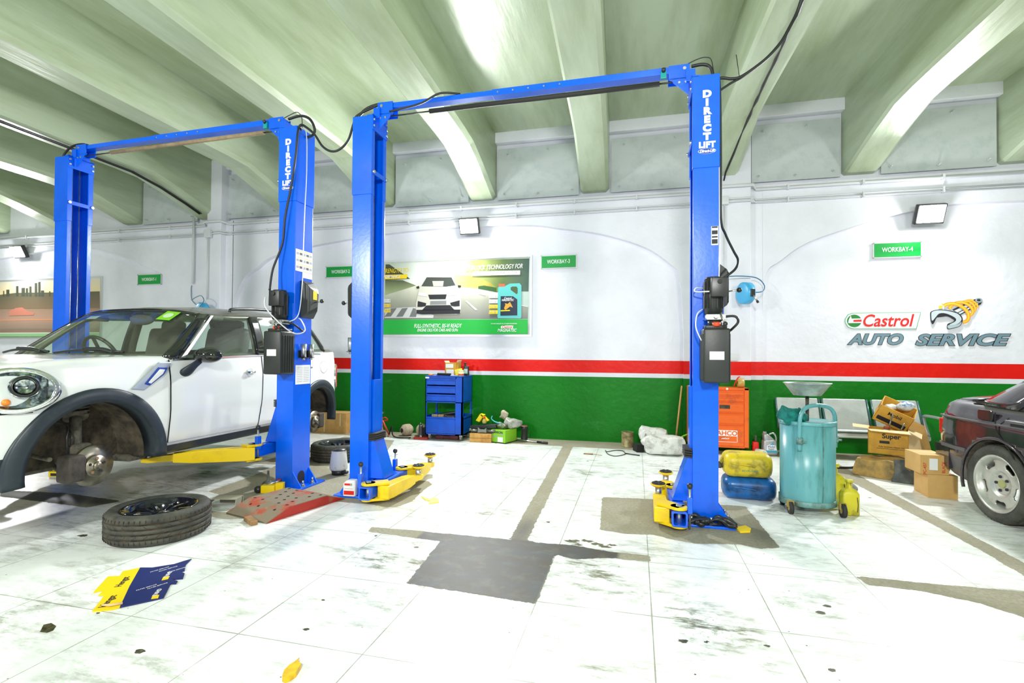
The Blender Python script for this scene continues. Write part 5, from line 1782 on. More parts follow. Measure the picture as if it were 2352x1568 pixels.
D = {
  'p_road': [(-4.073,2.2599),(-3.5142,2.4185),(-3.4096,2.44),(-2.8696,2.4255),(-2.7179,2.3738),(-1.6294,2.0353),(-1.634,1.8514),(-4.0885,1.8644)],
  'p_stand': [(-4.0686,2.786),(-3.9982,2.7834),(-3.6209,2.5313),(-3.8605,2.526),(-4.0737,2.5322)],
  'p_hill': [(-4.0737,2.5322),(-3.7534,2.5106),(-3.5142,2.4185),(-3.6324,2.3849),(-4.0704,2.2722)],
  'p_rail': [(-4.0723,2.4207),(-3.5142,2.4233),(-3.514,2.4063),(-4.0715,2.3588)],
  'p_trees': [(-2.9237,2.7744),(-2.448,2.7981),(-1.6171,2.7893),(-1.6276,2.2769),(-1.8379,2.2818),(-2.15,2.2774),(-2.4194,2.3426),(-2.7179,2.3738),(-2.8445,2.4487),(-2.8708,2.5571),(-2.7576,2.5893),(-2.9227,2.6785)],
  'p_trees2': [(-2.3248,2.7757),(-1.6171,2.7893),(-1.6282,2.369),(-1.7789,2.3267),(-2.1509,2.3827),(-2.2495,2.5497),(-2.1774,2.6529)],
  'p_glow': [(-2.8456,2.5682),(-2.5697,2.5478),(-2.2485,2.4322),(-2.1263,2.3353),(-2.1259,2.2886),(-2.444,2.3432),(-2.7179,2.3714),(-2.8443,2.4248)],
  'p_bush': [(-2.4443,2.3786),(-2.346,2.3879),(-2.1385,2.3473),(-2.1379,2.2772),(-2.444,2.3373)],
  'c_body': [(-3.4611,2.3684),(-3.3456,2.5474),(-3.2808,2.5576),(-2.9087,2.5462),(-2.8704,2.5092),(-2.7806,2.3635),(-2.7356,2.2552),(-2.728,2.1123),(-2.7391,1.9579),(-2.8143,1.9351),(-3.4303,1.9428),(-3.5092,1.9681),(-3.5109,2.1262),(-3.4797,2.2716)],
  'c_glass': [(-3.4196,2.4014),(-3.3261,2.5468),(-2.8959,2.5339),(-2.8251,2.4004),(-2.9961,2.3833)],
  'c_int': [(-3.2282,2.4835),(-3.029,2.4778),(-3.0409,2.3916),(-3.2079,2.3959)],
  'c_grille': [(-3.2971,2.2615),(-2.9758,2.2605),(-2.9941,2.183),(-3.2703,2.1848)],
  'c_plate': [(-3.2571,2.1579),(-2.9812,2.1587),(-2.9806,2.0988),(-3.2629,2.0977)],
  'c_lampL': [(-3.4604,2.3015),(-3.3298,2.2864),(-3.3032,2.2314),(-3.4075,2.2457),(-3.473,2.2593)],
  'c_lampR': [(-2.78,2.3039),(-2.9569,2.278),(-2.9756,2.2365),(-2.8299,2.2454),(-2.7608,2.2677)],
  'c_fogL': [(-3.4785,2.1621),(-3.328,2.123),(-3.3405,2.0748),(-3.4055,2.0637),(-3.484,2.0649)],
  'c_fogR': [(-2.7535,2.1604),(-2.9173,2.1217),(-2.8978,2.0735),(-2.8407,2.0606),(-2.7526,2.0652)],
  'c_lower': [(-3.3276,2.0867),(-2.9169,2.0858),(-2.8402,2.007),(-3.4049,2.0091)],
  'c_skirt': [(-3.5031,2.0166),(-2.7396,2.0114),(-2.7452,1.9461),(-2.8396,1.9414),(-3.4042,1.94),(-3.5025,1.9558)],
  'c_mirL': [(-3.5139,2.3941),(-3.4616,2.411),(-3.4507,2.3682),(-3.4939,2.3631)],
  'c_mirR': [(-2.7873,2.4054),(-2.7307,2.3979),(-2.7367,2.3683),(-2.7806,2.3635)],
  'c_half': [(-3.0553,2.5507),(-2.9087,2.5462),(-2.8704,2.5092),(-2.7806,2.3635),(-2.7549,2.3033),(-3.0974,2.2872)],
  'check': [(-4.0704,2.0496),(-3.5102,2.0654),(-3.4571,2.0038),(-3.1966,1.9278),(-3.2089,1.8797),(-4.0752,1.889)],
  'chk0': [(-3.9623,2.0479),(-3.8548,2.0524),(-3.9606,1.9124),(-4.0822,1.9076)],
  'chk1': [(-3.7613,2.0449),(-3.6551,2.053),(-3.7464,1.91),(-3.8665,1.9052)],
  'chk2': [(-3.5626,2.0479),(-3.4836,2.0285),(-3.5084,1.9012),(-3.627,1.9025)],
  'lane1': [(-2.6595,2.1467),(-2.6283,2.1521),(-2.4533,2.0013),(-2.4904,1.9983)],
  'lane2': [(-2.4433,2.2606),(-2.4063,2.2621),(-2.3141,2.2342),(-2.3446,2.229)],
  'lane3': [(-1.7356,2.0659),(-1.6353,2.0412),(-1.6353,2.0354),(-1.7355,2.0578)],
  'b_body': [(-2.1143,2.3467),(-2.0783,2.3808),(-2.0059,2.3673),(-1.9223,2.4058),(-1.7677,2.4074),(-1.7378,2.3719),(-1.7342,1.8755),(-1.7518,1.8584),(-2.1103,1.8622),(-2.1227,1.8915)],
  'b_hole': [(-1.9099,2.3416),(-1.8861,2.3584),(-1.8147,2.3566),(-1.7967,2.3272),(-1.7962,2.2577),(-1.8138,2.235),(-1.9096,2.3067)],
  'b_lab': [(-2.0709,2.2115),(-1.8731,2.2073),(-1.8013,2.1537),(-1.7995,1.9051),(-2.0745,1.9026)],
  'b_cap': [(-2.1026,2.4048),(-2.0062,2.4022),(-1.9999,2.3613),(-2.1023,2.3604)],
  'b_art': [(-2.0152,2.0182),(-1.9916,2.076),(-2.0038,2.0995),(-1.9558,2.087),(-1.9201,2.1212),(-1.8959,2.0744),(-1.8717,2.0276),(-1.9196,2.0458),(-1.9552,2.0173),(-1.991,1.9946)],
  'b_art2': [(-2.0691,1.9899),(-1.9192,1.9936),(-1.919,1.9762),(-2.069,1.9724)],
  'vis0': [(-2.2592,2.2448),(-2.1195,2.2417),(-2.119,2.1833),(-2.2648,2.1862)],
  'vis1': [(-2.2585,2.1626),(-2.1188,2.1599),(-2.1183,2.1015),(-2.2641,2.1041)],
  'vis2': [(-2.2578,2.0805),(-2.1181,2.0782),(-2.1177,2.0198),(-2.2634,2.022)],
  'vis3': [(-2.257,1.9926),(-2.1174,1.9906),(-2.1169,1.9323),(-2.2626,1.9341)],
  'visl0': [(-4.0859,2.2044),(-3.9614,2.202),(-3.9635,2.1466),(-4.0852,2.1488)],
  'visl1': [(-4.0849,2.124),(-3.9605,2.1218),(-3.9625,2.0664),(-4.0842,2.0683)],
  'visl2': [(-4.0838,2.0374),(-3.9594,2.0356),(-3.9614,1.9802),(-4.0831,1.9818)],
  'yb': [(-4.0773,2.6091),(-3.6614,2.6059),(-3.6805,2.5355),(-4.0764,2.5347)],
  'wb': [(-2.5206,2.6173),(-1.7596,2.6061),(-1.7591,2.5402),(-2.5572,2.545)],
  'frame': [(-4.2298,2.808),(-1.5996,2.8059),(-1.6028,1.5872),(-4.2144,1.5929)],
  'green': [(-4.2315,1.8634),(-1.6339,1.8423),(-1.6323,1.6159),(-4.2284,1.6178)],
  'gcast': [(-2.0491,1.7452),(-1.8637,1.7497),(-1.8693,1.7034),(-2.0548,1.7045),(-2.067,1.7255)],
  'tpos': [(-3.9024,2.669),(-3.9956,2.5732),(-2.1836,2.6707),(-2.0377,2.5781),(-3.1304,1.7491),(-3.1297,1.6806),(-1.9649,1.7249),(-1.9645,1.6715),(-2.0133,1.7763),(-2.198,2.2141),(-2.1974,2.1322),(-2.1967,2.0502),(-2.202,1.9649),(-4.0205,2.1748),(-4.0195,2.0932),(-4.0212,2.0118),(-1.9564,2.1742),(-1.9562,2.1451)],
  'l_out': [(2.8134,1.8844),(3.6085,1.8853),(3.5567,1.6637),(2.8231,1.6677),(2.7612,1.6915),(2.7281,1.7563),(2.7282,1.8032),(2.7616,1.8639)],
  'l_in': [(2.8185,1.8773),(3.6006,1.8786),(3.5509,1.6706),(2.8252,1.6747),(2.7674,1.6973),(2.7354,1.7585),(2.7355,1.8008),(2.7678,1.8568)],
  'l_circ': [(2.9252,1.7767),(2.923,1.7581),(2.9166,1.7404),(2.9063,1.7245),(2.8926,1.7113),(2.8762,1.7014),(2.8579,1.6953),(2.8387,1.6933),(2.8194,1.6956),(2.8011,1.7019),(2.7847,1.7121),(2.7709,1.7255),(2.7606,1.7416),(2.7542,1.7595),(2.7521,1.7784),(2.7543,1.7971),(2.7608,1.8149),(2.7712,1.8308),(2.785,1.844),(2.8015,1.8539),(2.8198,1.8599),(2.8391,1.8618),(2.8584,1.8594),(2.8766,1.853),(2.893,1.8428),(2.9066,1.8293),(2.9168,1.8133),(2.9231,1.7954)],
  'l_bar': [(2.7718,1.7911),(2.7978,1.8494),(2.808,1.8083),(2.9243,1.8106),(2.9241,1.7488),(2.7665,1.7477)],
  'l_stripe': [(2.8286,1.7905),(2.9243,1.7942),(2.9242,1.7662),(2.8286,1.7648)],
  's_rod': [(3.9534,1.9144),(4.1899,2.0391),(4.2459,2.0547),(4.2783,2.0207),(4.2641,1.9765),(4.0479,1.8458),(4.0101,1.8575)],
  's_rodhi': [(3.9724,1.8973),(4.1897,2.0168),(4.2083,1.9997),(4.0102,1.8743)],
  's_rodhi2': [(4.0101,1.8631),(4.227,1.9938),(4.2362,1.9825),(4.0337,1.8516)],
  's_eye': [(4.2802,2.0262),(4.2782,2.0167),(4.2726,2.0081),(4.2639,2.0014),(4.253,1.9971),(4.2409,1.9958),(4.2289,1.9976),(4.218,2.0022),(4.2093,2.0092),(4.2038,2.018),(4.202,2.0277),(4.2039,2.0373),(4.2095,2.0459),(4.2183,2.0527),(4.2292,2.0569),(4.2413,2.0581),(4.2534,2.0564),(4.2642,2.0517),(4.2728,2.0447),(4.2783,2.0359)],
  's_eyei': [(4.2597,2.0288),(4.2582,2.0233),(4.2537,2.0187),(4.247,2.0157),(4.2392,2.0148),(4.2314,2.016),(4.2247,2.0193),(4.2203,2.0241),(4.2188,2.0296),(4.2204,2.0351),(4.2248,2.0398),(4.2315,2.0428),(4.2394,2.0437),(4.2472,2.0425),(4.2538,2.0392),(4.2582,2.0344)],
  'w_out': [(3.7129,1.7819),(3.7065,1.8613),(3.7231,1.8951),(3.7908,1.9145),(3.8771,1.9099),(3.9723,1.886),(4.029,1.8572),(4.0618,1.8008),(4.0568,1.7449),(4.0282,1.6947),(3.9522,1.6672),(3.9045,1.6596),(3.8903,1.6788),(3.9001,1.7294),(3.9431,1.7459),(3.9717,1.7681),(3.9576,1.7907),(3.8958,1.8251),(3.7999,1.8149),(3.7758,1.8039),(3.7514,1.7475),(3.734,1.725),(3.7224,1.7421)],
  'w_hi': [(3.7181,1.8612),(3.7328,1.8893),(3.7907,1.9055),(3.8723,1.9009),(3.9628,1.8772),(4.0148,1.8518),(4.0476,1.801),(4.0427,1.7674),(4.0094,1.7285),(3.9429,1.7144),(3.9191,1.7213),(3.9716,1.7513),(3.9907,1.7791),(3.9719,1.813),(3.8864,1.8613),(3.8098,1.8645),(3.7662,1.8153),(3.7371,1.776),(3.7226,1.7818)],
  'w_dark': [(3.7953,1.8545),(3.8769,1.8558),(3.9624,1.8131),(3.9812,1.7736),(3.9576,1.7884),(3.8958,1.8251),(3.7999,1.8172)],
  'w_hi2': [(3.9048,1.7124),(4.0094,1.7229),(4.0474,1.7562),(4.0282,1.7026),(3.957,1.6761),(3.9046,1.6697)],
  'coil0': [(3.8582,1.9609),(3.8966,1.9829),(3.9728,1.9872),(4.0578,1.9465),(4.114,1.8785),(4.1277,1.8113),(4.104,1.7613),(4.0662,1.7504)],
  'coil1': [(3.9344,1.9203),(3.9298,1.9485),(3.9919,1.9981),(4.0676,2.0023),(4.1426,1.9563),(4.175,1.8888),(4.156,1.8444),(4.1372,1.8391)],
  'coil2': [(4.0487,2.0026),(4.1054,2.0184),(4.1615,1.995),(4.1986,1.9331),(4.1937,1.8941),(4.1703,1.8889)],
  'coil3': [(4.1054,2.024),(4.1524,2.032),(4.199,1.9999),(4.2249,1.9549),(4.2173,1.9328)],
  'drop': [(3.8476,1.9476),(3.8458,1.9394),(3.8408,1.9325),(3.8333,1.928),(3.8245,1.9265),(3.8157,1.9282),(3.8082,1.933),(3.8032,1.9401),(3.8015,1.9483),(3.8033,1.9565),(3.8084,1.9634),(3.8159,1.9679),(3.8247,1.9694),(3.8335,1.9676),(3.841,1.9628),(3.8459,1.9558)],
  'drop2': [(3.8526,1.9847),(3.8512,1.9802),(3.8473,1.977),(3.842,1.9759),(3.8367,1.9772),(3.8329,1.9806),(3.8315,1.9851),(3.8329,1.9896),(3.8368,1.9928),(3.8421,1.994),(3.8474,1.9927),(3.8512,1.9893)],
  'lt': [(2.947,1.8593),(2.9465,1.702),(3.5281,1.8465),(3.5226,1.7038),(2.745,1.4605),(3.399,1.6015),(3.5558,1.4507),(4.5695,1.5957)],
  'k_frame': [(-15.0157,2.7358),(-10.1682,2.775),(-10.1563,1.5437),(-14.9731,1.5572)],
  'k_in': [(-14.9654,2.7003),(-10.2069,2.7532),(-10.196,1.5635),(-14.9253,1.586)],
  'k_sky': [(-14.9648,2.6833),(-10.2166,2.7489),(-10.2127,2.2113),(-14.9488,2.2403)],
  'k_road': [(-14.9495,2.2574),(-10.2127,2.2113),(-10.2021,1.7995),(-14.9329,1.7983)],
  'k_green': [(-14.9323,1.7813),(-10.2024,1.8117),(-10.196,1.5635),(-14.9253,1.586)],
  'k_line': [(-12.8905,2.1266),(-11.4469,2.1693),(-10.2123,2.196),(-10.2119,2.1808),(-11.4463,2.1504),(-12.89,2.1104)],
  'k_low': [(-14.9562,2.4447),(-12.9013,2.4681),(-12.4604,2.4988),(-11.9844,2.496),(-11.4767,2.4844),(-10.2195,2.4786),(-10.2111,2.1502),(-14.947,2.1893)],
  'k_b0': [(-12.7267,2.5696),(-12.6383,2.5707),(-12.634,2.43),(-12.7224,2.4318)],
  'k_b1': [(-12.4538,2.6387),(-12.3839,2.6402),(-12.3774,2.4246),(-12.4473,2.4261)],
  'k_b2': [(-12.3,2.5962),(-12.2025,2.597),(-12.1972,2.4208),(-12.2947,2.4229)],
  'k_b3': [(-12.1806,2.5885),(-12.116,2.59),(-12.1109,2.419),(-12.1756,2.4204)],
  'k_b4': [(-12.0847,2.6228),(-12.0204,2.6243),(-12.0142,2.417),(-12.0786,2.4183)],
  'k_b5': [(-11.9366,2.6858),(-11.8684,2.6872),(-11.8604,2.4138),(-11.9286,2.4152)],
  'k_b6': [(-11.8414,2.7071),(-11.7777,2.7085),(-11.7691,2.4118),(-11.8328,2.4132)],
  'k_b7': [(-11.762,2.5305),(-11.6775,2.5317),(-11.674,2.4098),(-11.7585,2.4116)],
  'k_b8': [(-12.8147,2.5474),(-12.7837,2.5499),(-12.78,2.4331),(-12.8112,2.4337)],
  'k_b9': [(-11.5402,2.5095),(-11.5068,2.5118),(-11.5037,2.4063),(-11.5373,2.407)],
  'k_b10': [(-13.3579,2.6424),(-13.2216,2.6422),(-13.2151,2.4422),(-13.3515,2.445)],
  'k_b11': [(-13.817,2.6043),(-13.7011,2.6048),(-13.696,2.4523),(-13.812,2.4547)],
  'k_car': [(-12.646,2.107),(-12.4508,2.1848),(-12.2771,2.1981),(-12.1019,2.1156),(-11.9295,2.0814),(-11.9494,2.034),(-12.6215,2.026)],
  'cy': [(-2.597,1.935),(-2.7087,2.0782),(-2.7393,2.0702),(-2.7729,2.1224),(-2.7957,2.0855),(-2.9168,2.2554),(-2.8585,2.2767),(-2.9043,2.3307),(-2.8529,2.3943),(-2.6832,2.1936),(-2.5058,1.9989),(-2.5259,1.9713)],
  'cb': [(-2.8529,2.3943),(-2.7838,2.4126),(-2.7043,2.4854),(-2.688,2.5364),(-2.6701,2.5754),(-2.631,2.4983),(-2.5932,2.4568),(-2.5645,2.4269),(-2.5785,2.4109),(-2.534,2.3983),(-2.4845,2.3407),(-2.5312,2.3169),(-2.4839,2.3067),(-2.4649,2.2784),(-2.4926,2.2711),(-2.385,2.1338),(-2.4156,2.0968),(-2.5058,1.9989),(-2.6832,2.1936)],
  'ct': [(-2.7325,2.1672),(-2.8059,2.276),(-2.5918,1.979),(-2.6536,2.0818),(-2.4371,2.1201),(-2.4984,2.221),(-2.5758,2.3051),(-2.6433,2.4184)],
  'cby': [(-2.4306,2.1024),(-2.4047,2.1189),(-2.4328,2.1508),(-2.459,2.134)],
  'cby2': [(-2.575,2.2883),(-2.5547,2.3107),(-2.5801,2.3445),(-2.6056,2.3261)],
  'scrapY': [(-1.337,1.7147),(-1.3559,1.7487),(-1.3583,1.7855),(-1.3512,1.811),(-1.3511,1.8383),(-1.339,1.8112),(-1.3179,1.8047),(-1.3099,1.7777),(-1.3021,1.7513),(-1.3109,1.7215),(-1.3185,1.7087)],
  'scrapW': [(-1.87,4.2234),(-1.7883,4.1327),(-1.7338,4.1201),(-1.7212,4.0432),(-1.6532,4.1016),(-1.6919,4.1869),(-1.7464,4.2286),(-1.7569,4.1551)],
  'scrapR': [(0.7207,4.0688),(0.805,4.1312),(0.8317,4.0694),(0.8132,4.0071),(0.74,3.9781)],
  'hole': [(-2.6425,1.7405),(-2.6948,1.7887),(-2.6768,1.8094),(-2.6255,1.795),(-2.5976,1.7636),(-2.6039,1.7431)],
  'wires': [(-0.396,6.9405),(-0.3542,6.7016),(-0.2601,6.5805),(-0.1543,6.6989),(-0.1343,6.7951),(-0.1723,6.9727),(-0.2703,6.9768),(-0.3736,6.8507)],
  'pts': [(-2.6413,1.7714),(-2.0618,1.7333),(-1.4856,2.0654),(0.2119,2.4074),(0.5691,2.4616),(0.9048,2.8481),(0.9615,2.9314),(0.7848,2.3409),(-3.7472,2.7174),(-2.5617,1.9355),(-1.5781,2.3313)],
}
# ================================================================ THINGS ON THE WALL
YS = WY - 0.006
def flat(key, m, y=0.0, t=0.001, parent=None, name=None, o=(0, 0)):
    """flat printed shape on the wall plane; y = how far it stands off the backing"""
    q = MB()
    pts = [(x - o[0], z - o[1]) for x, z in D[key]]
    if key.startswith('w_'):
        pts = [(p.x, p.y) for p in catmull([(a, b_, 0) for a, b_ in pts], 4, True)]
    q.prism(pts, -y, -y - t, 'Y')
    return q.build(name or 'print', m, parent)
def pm(name, c, r=0.5):
    return mat(name, c, r)
# bay signs
def bay_sign(n, x0, x1, z0, z1, label):
    cx, cz = (x0 + x1) / 2, (z0 + z1) / 2
    t = thing('bay_sign', label, 'sign', (cx, WY, cz), group='green workbay number signs')
    w, h = x1 - x0, z1 - z0
    q = MB()
    q.box((0, -0.024, 0), (w, 0.004, h))
    q.build('sign_face', M_green, t)
    q = MB()
    q.box((0, -0.020, 0), (w + 0.03, 0.003, h + 0.03))
    q.build('clear_backing', mat('pale_acrylic', (0.72, 0.76, 0.75), 0.2), t)
    for sx in (-1, 1):
        for sz in (-1, 1):
            q = MB()
            q.cyl((sx * (w / 2 + 0.006), -0.002, sz * (h / 2 + 0.006)), (sx * (w / 2 + 0.006), -0.03, sz * (h / 2 + 0.006)), 0.009, n=12)
            q.build('standoff', M_steel, t)
    text('WORKBAY-%d' % n, 0.085, M_white, plane((0, -0.027, 0.0), (1, 0, 0), (0, 0, 1)), t, 'lettering', bold=0.0008, sx=0.72)
bay_sign(1, -9.27, -8.73, 2.585, 2.765, 'green WORKBAY-1 sign above the white car')
bay_sign(2, -5.18, -4.63, 2.60, 2.775, 'green WORKBAY-2 sign between the two lifts')
bay_sign(3, -1.42, -0.893, 2.63, 2.81, 'green WORKBAY-3 sign right of the oil poster')
bay_sign(4, 3.07, 3.60, 2.62, 2.80, 'green WORKBAY-4 sign at upper right')
# oil poster
PO = thing('poster', 'framed motor oil poster with a silver car and a teal oil bottle', 'poster', (0, WY - 0.012, 0))
q = MB()
x0, x1, z0, z1 = -4.52, -1.60, 1.605, 2.815
q.span(x0, x1, -0.0, 0.012, z0, z1)
def grad_mat(name, zlo, zhi, stops, horiz=None):
    m = bpy.data.materials.new(name)
    m.use_nodes = True
    nt = m.node_tree
    b_ = nt.nodes['Principled BSDF']
    b_.inputs['Roughness'].default_value = 0.35
    g = nd(nt, 'ShaderNodeNewGeometry')
    sp = nd(nt, 'ShaderNodeSeparateXYZ')
    nt.links.new(g.outputs['Position'], sp.inputs[0])
    r = nd(nt, 'ShaderNodeMapRange')
    r.inputs['From Min'].default_value = zlo
    r.inputs['From Max'].default_value = zhi
    nt.links.new(sp.outputs['X' if horiz else 'Z'], r.inputs[0])
    nz = nd(nt, 'ShaderNodeTexNoise')
    nz.inputs['Scale'].default_value = 5
    nt.links.new(g.outputs['Position'], nz.inputs['Vector'])
    ad = nd(nt, 'ShaderNodeMath', operation='MULTIPLY_ADD')
    ad.inputs[1].default_value = 0.12
    nt.links.new(nz.outputs['Fac'], ad.inputs[0])
    nt.links.new(r.outputs[0], ad.inputs[2])
    sb_ = nd(nt, 'ShaderNodeMath', operation='SUBTRACT')
    sb_.inputs[1].default_value = 0.06
    nt.links.new(ad.outputs[0], sb_.inputs[0])
    cr_ = nd(nt, 'ShaderNodeValToRGB')
    e = cr_.color_ramp.elements
    e[0].position, e[0].color = stops[0][0], (*stops[0][1], 1)
    e[1].position, e[1].color = stops[-1][0], (*stops[-1][1], 1)
    for p_, c in stops[1:-1]:
        k = e.new(p_)
        k.color = (*c, 1)
    nt.links.new(sb_.outputs[0], cr_.inputs[0])
    nt.links.new(cr_.outputs[0], b_.inputs['Base Color'])
    return m
pb = q.build('poster_board', grad_mat('poster_sky_print', x0, x1, [(0, (.25, .35, .22)), (.35, (.8, .85, .78)), (.6, (.9, .9, .8)), (1, (.4, .5, .45))], True), PO)
q = MB()
for a in ((x0 - .03, x1 + .03, z1, z1 + .03), (x0 - .03, x1 + .03, z0 - .03, z0), (x0 - .03, x0, z0, z1), (x1, x1 + .03, z0, z1)):
    q.span(a[0], a[1], -0.012, 0.014, a[2], a[3])
q.build('poster_frame', mat('satin_aluminium', (0.7, 0.72, 0.72), 0.35, 0.6), PO)
LY = [0.0]
def pl(key, m, lift=None):
    LY[0] += 0.0003
    o = flat(key, m, LY[0] if lift is None else lift, 0.0005, pb, 'print')
    return o
pl('p_road', grad_mat('poster_road_print', 1.85, 2.45, [(0, (.16, .17, .14)), (.5, (.35, .36, .28)), (1, (.75, .75, .6))]))
pl('p_stand', pm('poster_olive_print', (.05, .06, .02)))
pl('p_hill', grad_mat('poster_blur_print', 2.1, 2.5, [(0, (.03, .05, .02)), (.5, (.35, .42, .2)), (1, (.10, .12, .05))]))
pl('p_trees', grad_mat('poster_trees_print', -3.0, -1.6, [(0, (.85, .85, .6)), (.35, (.35, .40, .10)), (.7, (.10, .16, .05)), (1, (.02, .07, .05))], True))
pl('p_glow', grad_mat('poster_glow_print', -3.0, -2.2, [(0, (.95, .80, .35)), (.5, (.75, .50, .08)), (1, (.30, .28, .05))], True))
pl('p_bush', pm('poster_bush_print', (.03, .10, .02)))
pl('check', pm('poster_check_print', (.62, .62, .60)))
for k in range(3):
    pl('chk%d' % k, pm('poster_check_dark', (.16, .17, .17)), LY[0] + 0.0006)
for k in ('lane1', 'lane2', 'lane3'):
    pl(k, M_white)
M_pcar = pm('poster_car_silver', (.62, .60, .52), .3)
pl('c_body', M_pcar)
pl('c_half', pm('poster_car_white', (.85, .85, .80)))
pl('c_glass', pm('poster_car_glass', (.05, .06, .05)))
pl('c_int', pm('poster_car_inside', (.55, .52, .45)))
LB = LY[0] + 0.0006
for k in ('c_grille', 'c_fogL', 'c_fogR', 'c_lower', 'c_skirt', 'c_mirL', 'c_mirR'):
    pl(k, M_ink, LB)
for k in ('c_lampL', 'c_lampR'):
    pl(k, pm('poster_lamp_print', (.75, .76, .72)), LB + .0006)
pl('c_plate', pm('poster_plate_print', (.22, .24, .24)), LB + .0006)
LY[0] = LB + .0012
pl('b_body', pm('poster_teal_print', (.10, .50, .48)))
pl('b_hole', pm('poster_hole_print', (.05, .09, .03)))
pl('b_lab', pm('poster_label_print', (.008, .02, .045)), LY[0])
pl('b_cap', pm('poster_cap_print', (.85, .12, .05)), LY[0])
pl('b_art', pm('poster_orange_print', (.8, .35, .03)))
pl('b_art2', M_stick, LY[0])
for k in range(4):
    pl('vis%d' % k, M_white if k < 2 else M_stick, LY[0])
for k in range(3):
    pl('visl%d' % k, M_white if k < 1 else M_stick, LY[0])
pl('yb', M_stick)
pl('wb', M_white, LY[0])
pl('green', pm('poster_green_print', (0.0, 0.42, 0.04)), LY[0])
pl('gcast', M_white, LY[0] + .0006)
LT = LY[0] + .0018
tp = D['tpos']
def ptx(body, i, size, m, sx=0.7, shear=0.25, bold=0.0008, dz=0):
    text(body, size, m, plane((tp[i][0], -LT, tp[i][1] + dz), (1, 0, 0), (0, 0, 1)), pb, 'lettering', bold=bold, shear=shear, sx=sx, ext=0.0003)
ptx('STRENGTH TO', 0, 0.105, M_stick, dz=0)
ptx('PERFORMANCE', 1, 0.075, M_white, sx=.75)
ptx('DUALOCK TECHNOLOGY FOR', 2, 0.10, M_white, sx=.66)
ptx('NON-STOP PROTECTION', 3, 0.065, M_lgrey, sx=.62, bold=0)
ptx('FULL-SYNTHETIC, BS-VI READY', 4, 0.09, M_white, sx=.66)
ptx('ENGINE OILS FOR CARS AND SUVs', 5, 0.068, M_white, sx=.66)
ptx('Castrol', 6, 0.06, M_red, sx=.9)
ptx('MAGNATEC', 7, 0.068, M_white, sx=.82)
ptx("IT'S MORE THAN JUST OIL. IT'S LIQUID ENGINEERING.", 8, 0.022, M_white, sx=.8, shear=0, bold=.0003)
for i, s_ in ((9, '0W-16'), (10, '0W-20'), (11, '5W-30'), (12, '5W-40'), (13, '0W-40'), (14, '5W-30'), (15, '5W-40')):
    ptx(s_, i, 0.06, M_lgrey, sx=.7, shear=0, bold=0)
ptx('Castrol', 16, 0.05, M_white, sx=.8)
ptx('MAGNATEC', 17, 0.045, M_white, sx=.8)
# painted logo
LG = thing('painted_logo', 'painted Castrol AUTO SERVICE logo with orange spring and wrench', 'logo', (0, WY - 0.004, 0))
def lg(key, m, lift, parent=LG, name='print'):
    return flat(key, m, lift, 0.0005, parent, name)
lg('l_out', pm('logo_outline_green', (0.08, 0.42, 0.18)), 0.0, name='logo_outline')
lg('l_in', pm('logo_panel_white', (0.76, 0.78, 0.82)), 0.0006, name='logo_panel')
disc = lg('l_circ', pm('logo_disc_green', (0.01, 0.22, 0.03)), 0.0012, name='logo_disc')
lg('l_bar', pm('logo_panel_white2', (0.78, 0.79, 0.82)), 0.0018, disc)
lg('l_stripe', M_red, 0.0024, disc)
M_slate = pm('slate_lettering', (0.16, 0.27, 0.33))
lt = D['lt']
def fit(body, xa, xb, za, zb, m, shear, bold, out=None):
    w = xb - xa
    t0 = text(body, 1.0, m, Matrix.Identity(4), None, 'lettering', bold=0.0, shear=shear, ext=0.0)
    vs = [v.co for v in t0.data.vertices]
    bx0, bx1, by0, by1 = min(v.x for v in vs), max(v.x for v in vs), min(v.y for v in vs), max(v.y for v in vs)
    sz = (zb - za) / (by1 - by0)
    sx = w / ((bx1 - bx0) * sz)
    bpy.data.objects.remove(t0, do_unlink=True)
    M0 = plane((xa - bx0 * sz * sx, 0, za - by0 * sz), (1, 0, 0), (0, 0, 1))
    if out:
        text(body, sz, out, Matrix.Translation((0, -0.0012, 0)) @ M0, LG, 'lettering', bold=bold + 0.006, shear=shear, sx=sx, ext=0.0002)
    text(body, sz, m, Matrix.Translation((0, -0.0030 if body == 'Castrol' else -0.0018, 0)) @ M0, LG, 'lettering', bold=bold, shear=shear, sx=sx, ext=0.0002)
fit('Castrol', lt[0][0], lt[2][0], lt[1][1], lt[0][1], M_red, 0.25, 0.0035)
fit('AUTO', lt[4][0] + .03, lt[5][0] - .0, lt[4][1] + .004, lt[5][1] - .004, M_slate, 0.3, 0.007, M_ink)
fit('SERVICE', lt[6][0] + .0, lt[7][0] - .01, lt[6][1] + .004, lt[7][1] - .004, M_slate, 0.3, 0.007, M_ink)
lg('s_rod', M_ink, 0.0, name='spring_rod')
for k in ('s_rodhi', 's_rodhi2'):
    lg(k, pm('logo_steel_light', (.62, .68, .72)), 0.0008)
lg('s_eye', pm('logo_steel_mid', (.30, .38, .42)), 0.001)
lg('s_eyei', M_ink, 0.0016)
def poly_tube(key, r, m, y, name):
    q = MB()
    pts = catmull([(x, 0, z) for x, z in D[key]], 6)
    L_, R_ = [], []
    rs = []
    for i, p in enumerate(pts):
        t = (pts[min(i + 1, len(pts) - 1)] - pts[max(i - 1, 0)]).normalized()
        sd = Vector((-t.z, 0, t.x)) * r
        rs.append([(p.x - sd.x, -y, p.z - sd.z), (p.x + sd.x, -y, p.z + sd.z), (p.x + sd.x, -y - .0004, p.z + sd.z), (p.x - sd.x, -y - .0004, p.z - sd.z)])
    q.rings(rs, smooth=False)
    return q.build(name, m, LG)
